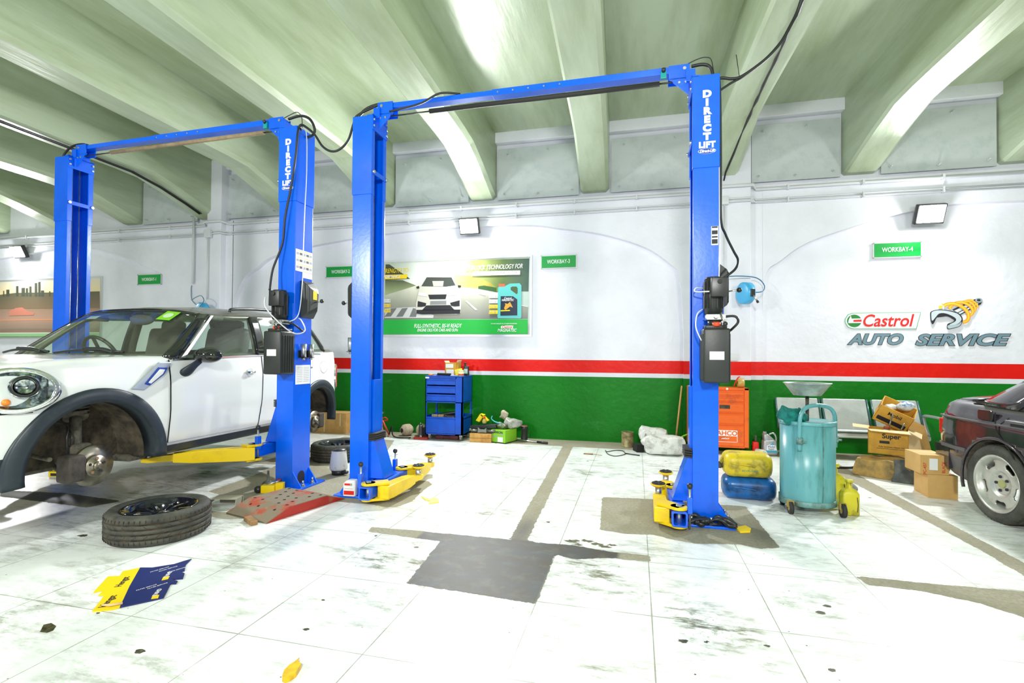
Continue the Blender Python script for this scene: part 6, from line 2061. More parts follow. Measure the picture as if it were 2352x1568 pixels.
M_lor, M_lor2 = pm('logo_orange', (0.85, 0.33, 0.01)), pm('logo_orange_light', (0.95, 0.58, 0.04))
for k in range(4):
    poly_tube('coil%d' % k, 0.021 - 0.003 * k, M_lor, 0.002 + .0012 * (3 - k), 'spring_coil')
    poly_tube('coil%d' % k, 0.009 - 0.0015 * k, M_lor2, 0.0026 + .0012 * (3 - k), 'coil_highlight')
for k in ('drop', 'drop2'):
    lg(k, M_lor2, 0.001, name='oil_drop')
w_ = lg('w_out', M_ink, 0.0066, name='wrench_jaw')
lg('w_hi', pm('logo_steel_light2', (.55, .63, .68)), 0.0076, w_)
lg('w_dark', M_ink, 0.0082, w_)
lg('w_hi2', pm('logo_steel_mid2', (.40, .50, .55)), 0.0082, w_)
# city poster at far left
CP = thing('poster', 'large city skyline poster behind the rear blue post at far left', 'poster', (0, WY - 0.012, 0))
q = MB()
fx = [p[0] for p in D['k_frame']]
fz = [p[1] for p in D['k_frame']]
q.span(min(fx), max(fx), -0.004, 0.012, min(fz), max(fz) - .0)
kb = q.build('poster_frame', mat('satin_aluminium2', (0.65, 0.68, 0.68), 0.35, 0.6), CP)
kx0, kx1, kz0, kz1 = min(fx) + .04, max(fx) - .05, min(fz) + .04, max(fz) - .04
def krect(za, zb, m, lift, x0_=kx0, x1_=kx1):
    q = MB()
    q.span(x0_, x1_, -lift, -lift - .0005, za, zb)
    return q.build('print', m, kb)
krect(kz0, kz1, grad_mat('city_sky_print', 2.1, kz1, [(0, (.30, .20, .14)), (.35, (.55, .38, .20)), (.6, (.80, .66, .36)), (1, (.72, .66, .52))]), .005)
krect(1.75, 2.14, grad_mat('city_road_print', 1.72, 2.2, [(0, (.30, .24, .18)), (.5, (.50, .30, .22)), (1, (.30, .22, .15))]), .0055)
krect(kz0, 1.66, grad_mat('city_green_print', kz0, 1.68, [(0, (.06, .25, .03)), (.3, (.35, .60, .30)), (1, (.30, .55, .25))]), .006)
krect(1.66, 1.675, M_white, .0065)
krect(1.93, 1.945, pm('city_trail_print', (.85, .35, .15)), .0065)
for k in range(12):
    flat('k_b%d' % k, pm('city_tower_print', (.06, .07, .05)), .007, .0005, kb, 'print')
flat('k_low', grad_mat('city_low_print', 2.1, 2.5, [(0, (.25, .17, .10)), (1, (.10, .10, .06))]), .0062, .0005, kb, 'print')
flat('k_car', pm('city_car_print', (.60, .22, .15)), .0075, .0005, kb, 'print')
# conduits along the wall
def conduit(label, pts, r):
    q = MB()
    q.tube(pts, r, n=10)
    t = q.build('conduit', M_conduit)
    tag(t, label, 'pipe')
    return t
yw, yp = WY - 0.125, WY - 0.255
def run(z, off=0.0):
    return [(XL + .2, yw, z), (-7.62, yw, z), (-7.52, yp, z + off), (-7.17, yp, z + off), (-7.08, yw, z), (1.02, yw, z), (1.10, yp, z + off), (1.54, yp, z + off), (1.60, yw, z), (XR - .2, yw, z)]
conduit('thick white conduit running along the top of the wall under the steel panels', run(3.60, .03), 0.022)
conduit('upper of the two thin white conduits along the wall above the arches', run(3.455), 0.011)
conduit('lower of the two thin white conduits along the wall above the arches', run(3.415), 0.011)
conduit('white vertical conduit left of the left wall pilaster', [(-7.85, yw - .03, 3.75), (-7.85, yw - .03, 2.55)], 0.022)
conduit('thin white vertical conduit down to the left blue hose reel', [(-7.42, yp - .01, 3.40), (-7.42, yp - .01, 2.25)], 0.012)
conduit('thin white vertical conduit on the right wall pilaster', [(1.17, yp - .01, 3.42), (1.17, yp - .01, 1.35)], 0.012)
def clips():
    for x in [-12, -10.8, -9.6, -8.4, -6.3, -5.4, -4.5, -3.6, -2.7, -1.8, -0.9, 0.0, 0.8, 2.0, 2.9, 3.8, 4.7]:
        q = MB()
        q.box((x, yw + .02, 3.60), (0.025, 0.1, 0.065))
        o = q.build('pipe_clip', M_conduit)
        tag(o, 'small white clip on the thick conduit along the wall', 'clip', 'clips of the thick conduit')
        q = MB()
        q.box((x, yw + .02, 3.435), (0.018, 0.1, 0.075))
        o = q.build('pipe_clip', M_conduit)
        tag(o, 'small white clip on the two thin conduits along the wall', 'clip', 'clips of the thin conduits')
clips()
def jbox(x, y, z, s_, label):
    q = MB()
    q.box((x, y, z), s_, bev=0.006)
    o = q.build('junction_box', M_conduit)
    tag(o, label, 'box')
jbox(-7.42, yp - .01, 3.41, (0.13, 0.06, 0.14), 'white junction box on the left wall pilaster')
jbox(1.17, yp - .01, 3.43, (0.11, 0.06, 0.11), 'white junction box on the right wall pilaster')
jbox(1.30, yp + .005, 1.28, (0.10, 0.04, 0.10), 'white wall socket above the orange tool cabinet')
# hose reels
def reel(x, y, z, rz, label, lever):
    t = thing('hose_reel', label, 'hose reel', (x, y, z), rz)
    q = MB()
    q.lathe([(0.0, -0.055), (0.12, -0.055), (0.145, -0.045), (0.145, 0.045), (0.12, 0.055), (0.0, 0.055)], ax='X', n=40)
    c = q.build('reel_casing', mat('sky_blue_enamel', (0.06, 0.42, 0.75), 0.3), t)
    q = MB()
    q.lathe([(0.0, 0.064), (0.03, 0.062), (0.035, 0.055)], ax='X', n=20)
    q.lathe([(0.085, 0.0555), (0.09, 0.06), (0.095, 0.0555)], ax='X', n=36)
    q.build('reel_boss', mat('sky_blue_dark', (0.03, 0.30, 0.62), 0.35), c)
    q = MB()
    q.box((0.0, -0.147, -0.01), (0.06, 0.02, 0.10), bev=0.004)
    q.build('hose_outlet', M_black, t)
    q = MB()
    q.cyl((0, -0.14, -0.03), (0.03, -0.19, -0.12), 0.012)
    q.cyl((0.03, -0.19, -0.12), (0.04, -0.20, -0.145), 0.016, mi=1)
    q.build('hose_nozzle', [M_steel, M_black], t)
    q = MB()
    d_ = Matrix.Rotation(-rz, 3, 'Z') @ Vector((0, 1, 0))
    q.cyl(d_ * 0.04, d_ * 0.205, 0.022)
    q.cyl(d_ * 0.185, d_ * 0.205, 0.06)
    q.build('wall_bracket', M_steel, t)
    q = MB()
    q.tube(catmull(lever, 8), 0.007)
    q.build('air_hose', mat('blue_air_hose', (0.03, 0.16, 0.30), 0.4), t)
    return t
reel(1.41, WY - 0.42, 2.13, R(25), 'round blue hose reel on the wall right of the front lift post', [(0.05, -0.1, 0.0), (0.18, -0.1, 0.02), (0.28, 0, 0.12), (0.2, 0.05, 0.22), (-0.05, 0.08, 0.24), (-0.28, 0.1, 0.22)])
reel(-7.36, WY - 0.42, 2.02, R(75), 'blue hose reel on the wall behind the white car roof', [(-0.1, -0.1, 0.06), (-0.1, -0.22, 0.16), (-0.08, -0.1, 0.25), (-0.05, 0.1, 0.24), (-0.02, 0.3, 0.2)])
t = thing('air_regulator', 'small brass and steel air regulator beside the left blue hose reel', 'regulator', (-7.72, WY - 0.12, 2.02))
q = MB()
q.cyl((0, 0, -0.12), (0, 0, 0.08), 0.03)
q.cyl((0, 0, 0.08), (0, 0, 0.13), 0.022)
q.cyl((-0.07, 0, 0.05), (0.12, 0, 0.05), 0.014)
q.build('regulator_body', mat('tarnished_brass', (0.5, 0.5, 0.32), 0.4, 0.6), t)
q = MB()
q.tube(catmull([(0, 0, .1), (-0.15, -.02, .22), (-0.2, 0, .42), (-0.19, 0, .5)], 6), 0.008)
q.tube(catmull([(-0.05, 0, .05), (-0.25, -.02, 0.0), (-0.45, -.02, 0.0), (-0.62, 0, .08)], 6), 0.008)
q.build('air_hose', mat('grey_blue_hose', (0.20, 0.30, 0.40), 0.4), t)
# cables clipped under two ceiling beams
q = MB()
random.seed(3)
pts = [(1.27 + random.uniform(-.006, .006), 4.2 + 0.16 * k, 4.095 + random.uniform(-.006, .004)) for k in range(14)]
pts += [(1.25, 6.6, 4.03), (1.22, 7.0, 3.92), (1.18, 7.35, 3.80), (1.17, 7.42, 3.72)]
q.tube(pts, lambda t: 0.013 + 0.006 * math.sin(t * 60), n=7)
tag(q.build('beam_cable', M_cable), 'black cable clipped along the underside of the beam above the front lift post', 'cable')
q = MB()
xb = -0.40 + 1.755 * -4 - 0.22
pts = [(xb + 0.031 * (WY - y) + random.uniform(-.01, .01), y, z) for y, z in ((1.5, 4.09), (2.5, 4.085), (3.5, 4.085), (4.5, 4.08), (5.5, 4.08), (6.1, 4.075), (6.6, 4.0), (7.1, 3.87), (7.4, 3.78))]
q.tube(pts, 0.014, n=7)
q.tube([(p[0] + .04, p[1], p[2] + .0) for p in pts], 0.009, n=7)
tag(q.build('beam_cable', M_cable), 'pair of dark cables along the beam that ends above the left pilaster', 'cable')
# ================================================================ LOOSE THINGS
def simple(name, label, cat, mb, m, group=None):
    o = mb.build(name, m)
    return tag(o, label, cat, group)
def rbox(name, m, w, d, h, r, parent=None, c=(0, 0, 0), M=None, taper=0.0, seg=5):
    """soft box standing on c"""
    q = MB()
    prof = rrect(w, d, r, seg)
    rs = []
    n = 5
    for k in range(n + 1):
        a = k / n * PI / 2
        ins = r * 0.6 * (1 - math.sin(a))
        rs.append((1 - ins * 2 / min(w, d), r * 0.6 * (1 - math.cos(a))))
    lay = [(s, z) for s, z in rs] + [(s * (1 - taper), h - z) for s, z in rs[::-1]]
    V = [[(c[0] + x * s, c[1] + y * s, c[2] + z) for x, y in prof] for s, z in lay]
    q.rings(V)
    if M is not None:
        q.bm.transform(M)
    return q.build(name, m, parent)
M_wood = mat('worn_wood', (0.36, 0.20, 0.08), 0.75, col2=(0.16, 0.08, 0.03), scale=10, stretch=(1, 6, 1))
M_ply = mat('stained_plywood', (0.72, 0.40, 0.10), 0.65, col2=(0.45, 0.20, 0.03), scale=7)
M_must = mat('mustard_carton', (0.66, 0.36, 0.04), 0.75, col2=(0.42, 0.22, 0.05), scale=6, lo=0.45, hi=0.8)
M_cardin = mat('pale_carton_inside', (0.66, 0.50, 0.28), 0.85)
M_dirty = mat('oily_carton', (0.48, 0.30, 0.08), 0.75, col2=(0.14, 0.11, 0.05), scale=7, lo=0.42, hi=0.68)
M_jyel = mat('oily_yellow_plastic', (0.70, 0.53, 0.012), 0.4, col2=(0.16, 0.13, 0.03), scale=7, lo=0.46, hi=0.68)
M_jblue = mat('oily_blue_plastic', (0.005, 0.12, 0.38), 0.3, col2=(0.005, 0.02, 0.05), scale=8, lo=0.45, hi=0.68)
M_jug = mat('oily_lime_yellow_plastic', (0.58, 0.52, 0.02), 0.4, col2=(0.16, 0.14, 0.02), scale=9, lo=0.50, hi=0.72)
M_aqua = mat('aqua_enamel', (0.12, 0.37, 0.39), 0.3, col2=(0.04, 0.15, 0.12), scale=5, lo=0.50, hi=0.80, stretch=(3, 3, 0.5))
M_aquad = mat('greasy_aqua', (0.15, 0.33, 0.31), 0.45, col2=(0.07, 0.08, 0.05), scale=12, lo=0.45, hi=0.7)
M_gal = mat('galvanised_sheet', (0.42, 0.50, 0.46), 0.45, 0.4, col2=(0.18, 0.22, 0.18), scale=12)
M_perf = mat('perforated_steel', (0.50, 0.54, 0.53), 0.4, 0.5, col2=(0.34, 0.37, 0.37), scale=3)
M_teal = mat('teal_cloth', (0.0, 0.20, 0.16), 0.85, col2=(0.0, 0.07, 0.06), scale=20)
M_bag = mat('grimy_white_plastic', (0.72, 0.73, 0.69), 0.35, col2=(0.28, 0.28, 0.22), scale=8, lo=0.48, hi=0.7)
M_grey = mat('grey_foam', (0.33, 0.34, 0.31), 0.95, col2=(0.18, 0.18, 0.16), scale=22, bump=1.0, bscale=50)
M_kraft = mat('clean_cardboard', (0.64, 0.40, 0.14), 0.75, col2=(0.56, 0.33, 0.10), scale=5)
M_lime = mat('lime_green_carton', (0.25, 0.58, 0.02), 0.5)
M_maroon = mat('maroon_plastic', (0.13, 0.025, 0.025), 0.6)
# ---- blue tool trolley
T = thing('tool_trolley', 'blue metal tool trolley with drawers against the green wall', 'trolley', (-2.81, 7.35, 0))
w, d_ = 0.60, 0.46
M_tb = mat('trolley_blue', (0.0, 0.085, 0.60), 0.35, col2=(0.0, 0.06, 0.42), scale=6)
x0, x1, y0, y1 = -w / 2, w / 2, -0.22, 0.22
q = MB()
q.span(x0, x1, y0, y1, 0.945, 0.965)
q.span(x0, x1, y1 - .01, y1, 0.57, 0.95)
q.span(x0, x0 + .012, y0, y1, 0.57, 0.95)
q.span(x1 - .012, x1, y0, y1, 0.57, 0.95)
q.span(x0, x1, y0, y1, 0.56, 0.575)
q.span(x1 - .115, x1, y0, y0 + .012, 0.08, 0.95)
q.span(x0, x0 + .022, y0, y0 + .012, 0.08, 0.95)
q.span(x0, x1 - .1, y0, y0 + .012, 0.925, 0.95)
for xx in (x0, x1 - .025):
    q.span(xx, xx + .025, y1 - .025, y1, 0.08, 0.57)
    q.span(xx, xx + .012 if xx < 0 else xx + .025, y0, y0 + .04, 0.08, 0.57)
q.span(x0, x1, y0, y1, 0.08, 0.095)
q.span(x0, x0 + .01, y0, y1, 0.08, 0.36)
q.span(x1 - .01, x1, y0, y1, 0.08, 0.36)
q.span(x0, x1, y1 - .01, y1, 0.08, 0.36)
q.span(x0, x1, y0 + .012, y1, 0.315, 0.325)
q.build('cabinet_body', M_tb, T)
for za, zb in ((0.83, 0.92), (0.705, 0.81), (0.585, 0.685), (0.10, 0.345)):
    q = MB()
    q.span(x0 + .026, x1 - .118, y0 - .004, y0 + .01, za, zb - .03)
    q.span(x0 + .026, x1 - .118, y0 + .004, y0 + .012, zb - .03, zb - .008)
    q.span(x0 + .026, x1 - .118, y0 - .008, y0 + .01, zb - .01, zb)
    bevmod(q.build('drawer', M_tb, T), 0.002)
for xx in (x0 + .06, x1 - .04):
    for yy in (y0 + .05, y1 - .05):
        q = MB()
        q.cyl((xx - .012, yy, .036), (xx + .012, yy, .036), .036, n=20)
        q.box((xx, yy, .066), (.04, .04, .028), mi=1)
        q.build('caster', [mat('grey_caster', (.3, .3, .28), .6), M_steel], T)
q = MB()
q.box((x0 + .03, y0 - .002, .935), (.06, .004, .022))
q.build('name_plate', M_white, T)
wx = lambda x: x - 2.81
# things on and in the trolley
def carton(name, label, loc, rz, size, m, group=None, open_=False, lab=None, mi=None, inner=None):
    t = thing(name, label, 'box', loc, rz, group)
    a, b_, c = size
    q = MB()
    if not open_:
        q.box((0, 0, c / 2), size, bev=0.002)
        q.build('box_body', m, t)
        q = MB()
        q.box((0, 0, c + .0006), (a * .98, .045, .0012))
        q.build('tape', mi or m, t)
    else:
        th = .006
        q.span(-a / 2, a / 2, -b_ / 2, -b_ / 2 + th, 0, c)
        q.span(-a / 2, a / 2, b_ / 2 - th, b_ / 2, 0, c)
        q.span(-a / 2, -a / 2 + th, -b_ / 2, b_ / 2, 0, c)
        q.span(a / 2 - th, a / 2, -b_ / 2, b_ / 2, 0, c)
        q.span(-a / 2, a / 2, -b_ / 2, b_ / 2, 0, th)
        q.build('box_body', m, t)
    return t
t = carton('parts_box', 'open yellow-brown parts box standing on the blue trolley', (wx(0.08), 7.30, .965), R(-8), (.20, .15, .20), M_must, open_=True)
q = MB()
q.box((-.02, -.077, .15), (.13, .002, .06))
q.box((-.01, -.077, .05), (.13, .002, .09))
q.build('box_label', M_white, t)
q = MB()
q.box((-.10, -.0, .205), (.004, .14, .05), Matrix.Rotation(R(-35), 4, 'Y'))
q.box((.10, -.0, .21), (.004, .14, .06), Matrix.Rotation(R(25), 4, 'Y'))
q.build('box_flap', M_cardin, t)
q = MB()
q.box((0, 0, .055), (.10, .07, .10), Matrix.Rotation(R(-14), 4, 'Y'), bev=.004)
o = q.build('small_box', mat('lemon_carton', (.85, .70, .05), .6))
o.location = (wx(0.205), 7.22, .965)
tag(o, 'small lemon yellow box tilted on the trolley top', 'box')
t = thing('oil_bottle', 'black oil bottle at the right of the trolley top', 'bottle', (wx(.345 - .06), 7.33, .965))
rbox('bottle_body', M_black, .085, .06, .15, .02, t, taper=.1)
q = MB()
q.cyl((-.02, 0, .14), (-.02, 0, .185), .016)
q.cyl((-.02, 0, .185), (-.02, 0, .20), .019)
q.build('bottle_cap', M_black, t)
q = MB()
q.box((0, -.031, .07), (.06, .001, .07))
q.build('bottle_label', pm('pale_teal_label', (.45, .65, .60)), t)
t = thing('grease_jar', 'small cream jar with a red label on the trolley edge', 'jar', (wx(.25), 7.19, .965))
q = MB()
q.lathe([(0, 0), (.04, 0), (.044, .01), (.044, .06), (.036, .07), (.0, .07)], n=24)
q.build('jar_body', pm('cream_plastic', (.75, .68, .35)), t)
q = MB()
q.cyl((0, 0, .068), (0, 0, .088), .038)
q.build('jar_lid', pm('cream_lid', (.78, .72, .42)), t)
q = MB()
q.lathe([(.0446, .012), (.0446, .03)], n=24)
q.build('jar_label', M_red, t)
def rod(name, label, cat, p0, p1, r, m, r1=None):
    q = MB()
    q.cyl(p0, p1, r, r1)
    return simple(name, label, cat, q, m)
rod('torch', 'dark cylindrical torch lying on the trolley top', 'torch', (wx(-.13), 7.2, .988), (wx(.09), 7.17, .985), .019, M_gap)
t = thing('screwdriver', 'screwdriver with an amber and black handle at the left trolley corner', 'screwdriver', (wx(-.27), 7.18, .978))
q = MB(); q.cyl((0, 0, 0), (.06, .02, 0), .012); q.build('handle', M_amber, t)
q = MB(); q.cyl((.06, .02, 0), (.13, .05, -.006), .004); q.build('shaft', M_steel, t)
rod('spanner', 'thin steel spanner lying across the trolley top', 'spanner', (wx(-.16), 7.22, .972), (wx(.2), 7.15, .972), .006, M_steel)
q = MB()
q.box((wx(.0), 7.32, .385), (.36, .2, .03), Matrix.Rotation(R(-10), 4, 'Y'), bev=.008)
simple('plastic_guard', 'black plastic guard lying on the open trolley shelf', 'part', q, M_black)
for k, (lx, lab) in enumerate(((-.17, 'left cream filter coil on the open trolley shelf'), (-.07, 'right cream filter coil on the open trolley shelf'))):
    q = MB()
    q.tube([(wx(lx) - .04 + .0022 * a, 7.19 + .024 * math.cos(a * .9), .352 + .024 * math.sin(a * .9)) for a in range(40)], .006, n=6)
    simple('filter_coil', lab, 'part', q, pm('cream_rubber', (.55, .42, .22)))
rod('breaker_bar', 'steel bar lying diagonally on the open trolley shelf', 'tool', (wx(-.05), 7.22, .375), (wx(.17), 7.165, .335), .005, M_steel)
q = MB()
q.box((wx(.06), 7.25, .345), (.2, .16, .04), bev=.01)
simple('greasy_parts_tray', 'dark greasy metal part on the open trolley shelf', 'part', q, M_dark)
# under and beside the trolley
t = thing('tool_case', 'maroon plastic tool case pushed under the blue trolley', 'case', (-2.80, 7.28, 0))
q = MB(); q.box((-.11, 0, .03), (.13, .16, .06), bev=.006); q.box((.13, 0, .03), (.13, .16, .06), bev=.006); q.box((.01, .01, .03), (.34, .14, .05), bev=.004)
q.build('case_shell', M_maroon, t)
q = MB(); q.box((.01, -.075, .035), (.12, .012, .018)); q.build('case_handle', M_maroon, t)
def catalyst(label, loc, rz):
    t = thing('exhaust_catalyst', label, 'car part', loc, rz)
    q = MB()
    q.lathe([(.035, -.10), (.045, -.10), (.075, -.055), (.088, -.05), (.092, -.01), (.086, 0), (.092, .01), (.090, .05), (.06, .09), (.035, .10)], (0, 0, .092), 'Y', n=32)
    q.build('ceramic_shell', mat('sandy_cast_metal', (.50, .42, .30), .8, col2=(.36, .28, .18), scale=16), t)
    q = MB()
    q.lathe([(0, -.098), (.036, -.099)], (0, 0, .092), 'Y', n=24)
    q.build('bore', M_ink, t)
catalyst('sandy barrel-shaped exhaust part lying nearest the red jack stand', (-3.52, 7.36, 0), R(-25))
catalyst('sandy barrel-shaped exhaust part lying beside the spray can', (-3.29, 7.42, 0), R(25))
t = thing('spray_can', 'black and silver spray can standing left of the blue trolley', 'spray can', (-3.185, 7.14, .033))
q = MB(); q.lathe([(0, 0), (.03, 0), (.032, .004), (.032, .17), (.026, .185), (.012, .195)], n=24); q.build('can_body', mat('can_print', (.03, .03, .03), .3, col2=(.6, .6, .6), scale=14, lo=.55, hi=.6), t)
q = MB(); q.cyl((0, 0, .19), (0, 0, .215), .009); q.build('can_nozzle', M_steel, t)
q = MB(); q.box((-3.16, 7.13, .0165), (.22, .12, .033), bev=.004)
simple('red_tray', 'flat red metal box under the spray can', 'box', q, pm('dull_red_enamel', (.42, .03, .02)))
q = MB(); q.box((-3.16, 7.26, .08), (.07, .08, .16), bev=.01); 
simple('rubber_boot', 'black ribbed rubber part between spray can and trolley', 'car part', q, M_rubber)
q = MB(); q.tube(catmull([(-3.78, 7.28, .03), (-3.70, 7.2, .16), (-3.66, 7.15, .05), (-3.56, 7.08, .015), (-3.33, 7.06, .02)], 7), .011)
q.cyl((-3.33, 7.06, .012), (-3.33, 7.06, .03), .022)
simple('bent_lever', 'bent black steel lever on the floor near the sandy exhaust parts', 'car part', q, M_gap)
t = thing('jack_stand', 'red jack stand behind the tall left post of the empty lift', 'jack stand', (-3.90, 7.22, 0))
q = MB()
for sx, sy in ((1, 1), (1, -1), (-1, 1), (-1, -1)):
    q.cyl((.10 * sx, .10 * sy, .0), (.02 * sx, .02 * sy, .24), .014, n=8)
q.cyl((0, 0, .2), (0, 0, .29), .028)
q.build('stand_frame', pm('salmon_red_enamel', (.70, .08, .05)), t)
q = MB(); q.cyl((0, 0, .28), (0, 0, .36), .018); q.box((0, 0, .365), (.10, .05, .02), bev=.004); q.build('saddle', M_steel, t)
q = MB(); q.tube(catmull([(.03, -.02, .27), (.1, -.05, .30), (.13, -.02, .26), (.06, .0, .24)], 5), .008); q.build('handle', M_red, t)
# wooden crate, green box, pile
t = thing('wooden_crate', 'stained plywood crate on the floor right of the blue trolley', 'crate', (-2.22, 7.19, 0), R(2))
q = MB(); q.span(-.165, .165, -.10, .10, 0, .13); bevmod(q.build('crate_body', M_ply, t), .003)
q = MB(); q.span(-.168, .168, -.103, -.099, .06, .063); q.build('board_joint', M_dark, t)
t = thing('car_grille_part', 'black metal car part lying on the plywood crate', 'car part', (-2.20, 7.18, .13), R(2))
q = MB(); q.box((0, .03, .09), (.40, .10, .05), Matrix.Rotation(R(-5), 4, 'Y'), bev=.006); q.box((0, -.0, .03), (.36, .12, .05), bev=.01); q.build('radiator_bar', M_black, t)
q = MB()
q.rings([[(x, -.075, .025 + z), (x, -.075, .025 - z * .3 + .0), (x, -.055, .025 - z * .3), (x, -.055, .025 + z)] for x, z in ((-.065, .06), (-.03, .035), (.03, .035), (.065, .06))], smooth=False)
q.build('yoke_bracket', mat('dull_cast_iron', (.25, .26, .22), .6, .5), t)
for sx in (-1, 1):
    q = MB(); q.cyl((sx * .08, -.05, .04), (sx * .20, -.05, .04), .016); q.cyl((sx * .18, -.07, .04), (sx * .18, -.07, .07), .012); q.build('steel_link', M_grease, t)
q = MB()
q.prism([(-.095, .0), (-.03, .10), (.03, .085), (-.04, -.02)], -.05, .05, 'Y'); q.prism([(-.01, .095), (.09, .0), (.08, -.01), (-.02, .085)], -.05, .05, 'Y')
o = simple('yellow_box', 'bright yellow box propped on the pile above the plywood crate', 'box', q, M_stick); o.location = (-2.24, 7.28, .30)
t = thing('juice_bottle', 'small bottle with a red cap beside the propped yellow box', 'bottle', (-2.19, 7.20, .27))
q = MB(); q.lathe([(0, 0), (.03, 0), (.034, .03), (.02, .06), (.012, .07)], n=18); q.build('bottle_body', pm('amber_plastic', (.5, .38, .1)), t)
q = MB(); q.cyl((0, 0, .068), (0, 0, .09), .016); q.build('bottle_cap', M_red, t)
t = thing('battery_box', 'lime green battery carton full of bagged parts on the floor', 'box', (-1.90, 7.26, 0), R(-18))
q = MB(); q.span(-.12, .12, -.16, .16, 0, .19); bevmod(q.build('box_body', M_lime, t), .002)
text('AMARON', .045, M_ink, plane((-.02, -.162, .155), (1, 0, 0), (0, 0, 1)), t, 'lettering', bold=.001)
q = MB(); q.box((.035, -.1605, .055), (.09, .001, .07)); q.build('box_label', M_white, t)
q = MB(); q.box((-.085, -.1605, .095), (.03, .001, .022)); q.box((-.04, -.1605, .095), (.03, .001, .022)); q.box((.05, -.1605, .13), (.08, .001, .012)); q.build('box_print', M_lgrey, t)
q = MB(); q.span(-.125, .125, -.165, .165, 0, .012); q.build('box_base', M_gap, t)
q = MB(); q.sphere((0, 0, 0), .1, sc=(1.25, 1.0, .75), n=28)
o = simple('plastic_bag', 'crumpled grey plastic bag of parts on the lime green carton', 'bag', q, mat('grey_film', (.42, .43, .38), .35, col2=(.2, .2, .17), scale=12)); o.location = (-1.79, 7.30, .275); crumple(o, .045, 11, 3)
q = MB(); q.sphere((0, 0, 0), .06, sc=(1.0, .8, 1.15), n=20)
o = simple('rag', 'beige crumpled rag on top of the parts pile', 'rag', q, mat('beige_rag', (.48, .42, .30), .9)); o.location = (-1.92, 7.32, .385); crumple(o, .03, 16, 5)
q = MB(); q.sphere((0, 0, 0), .07, sc=(1.2, .8, .7), n=20)
o = simple('metal_parts', 'greasy grey metal parts sticking out of the lime green carton', 'car part', q, M_grease); o.location = (-1.93, 7.22, .235); crumple(o, .04, 18, 8)
q = MB(); q.tube(catmull([(-2.07, 7.2, .38), (-2.08, 7.2, .34), (-2.02, 7.18, .30), (-1.93, 7.18, .285)], 6), .007)
simple('blue_tube', 'curved light blue tube poking out of the parts pile', 'tube', q, pm('light_blue_tube', (.1, .55, .7)))
q = MB(); q.lathe([(0, 0), (.055, 0), (.052, .02), (.045, .17), (.055, .18), (.058, .215), (.05, .218), (.0, .215)], n=28)
t = thing('filter_housing', 'black cylindrical filter housing standing against the wall', 'car part', (-1.63, 7.42, 0))
q.build('housing_body', M_black, t)
q = MB(); q.tube(catmull([(.05, 0, .16), (.085, 0, .14), (.085, 0, .07), (.05, 0, .05)], 6), .006); q.build('housing_handle', M_black, t)
q = MB(); q.lathe([(.054, .212), (.05, .225), (.0, .228)], n=28); q.build('housing_lid', mat('brown_lid', (.25, .08, .05), .5), t)
t = thing('grease_gun', 'steel torque wrench lying on the floor by the filter housing', 'tool', (0, 0, 0))
q = MB(); q.cyl((-1.76, 7.38, .02), (-1.40, 7.27, .016), .013); q.cyl((-1.78, 7.385, .02), (-1.74, 7.37, .02), .022); q.build('wrench_shaft', M_steel, t)
q = MB(); q.cyl((-1.40, 7.27, .017), (-1.24, 7.22, .017), .017); q.build('wrench_grip', M_black, t)
t = thing('wire_loop', 'loop of thin black wire on the floor', 'wire', (0, 0, 0))
q = MB(); q.tube([(x, y, .006) for x, y in [tuple(p)[:2] for p in catmull([(a, b_, 0) for a, b_ in D['wires']], 5, True)]], .005, closed=True, cap=False); q.build('wire', M_cable, t)
q = MB(); q.tube([(-.13, 6.79, .008), (-.04, 6.72, .012), (.05, 6.70, .008)], .007); q.build('wire_end', M_cable, t)
q = MB(); q.cyl((-.66, 6.62, .008), (-.54, 6.62, .008), .008); q.cyl((-.54, 6.62, .008), (-.42, 6.58, .006), .003)
simple('small_screwdriver', 'thin screwdriver lying on the floor beside the centre strip', 'screwdriver', q, M_wood)
t = thing('paint_tin', 'old rusty paint tin on the floor near the white sacks', 'tin', (-.115, 7.36, 0))
q = MB(); q.lathe([(0, .0), (.085, 0), (.088, .006), (.084, .012), (.084, .20), (.088, .206), (.084, .21), (.078, .20), (.0, .195)], n=36); q.build('tin_body', mat('oily_tin', (.45, .38, .18), .5, .3, col2=(.10, .08, .03), scale=14), t)
q = MB(); q.lathe([(0, .2), (.08, .203)], n=32); q.build('tin_lid', M_dark, t)
t = thing('parts_sack', 'large white plastic sack lying in front of the green wall', 'sack', (.33, 6.98, 0))
q = MB(); q.box((.04, -.05, .12), (.50, .30, .23), Matrix.Rotation(R(-6), 4, 'Z'), bev=.07); bmesh.ops.subdivide_edges(q.bm, edges=q.bm.edges[:], cuts=4, use_grid_fill=True)
o = q.build('sack_front', M_bag, t); crumple(o, .03, 6, 1); smooth(o)
q = MB(); q.box((-.10, .14, .22), (.36, .22, .20), Matrix.Rotation(R(10), 4, 'Y'), bev=.07); bmesh.ops.subdivide_edges(q.bm, edges=q.bm.edges[:], cuts=4, use_grid_fill=True)
o = q.build('sack_back', M_bag, t); crumple(o, .03, 7, 2); smooth(o)
q = MB(); q.tube([(-.20 + .025 * math.cos(a * .5) * (1 + a * .03), .02, .21 + .05 * math.sin(a * .5) * (1 + a * .02)) for a in range(40)], .02, n=8)
o = q.build('rolled_film', M_bag, t)
q = MB(); q.sphere((-.16, -.05, .15), .075, sc=(1.4, 1, .9)); o = q.build('white_bundle', M_bag, t); crumple(o, .015, 12, 4)
q = MB(); q.box((.035, 7.03, .05), (.10, .16, .10), R(20), bev=.004)
simple('black_crate', 'small dark crate half hidden under the white sack', 'crate', q, M_gap)
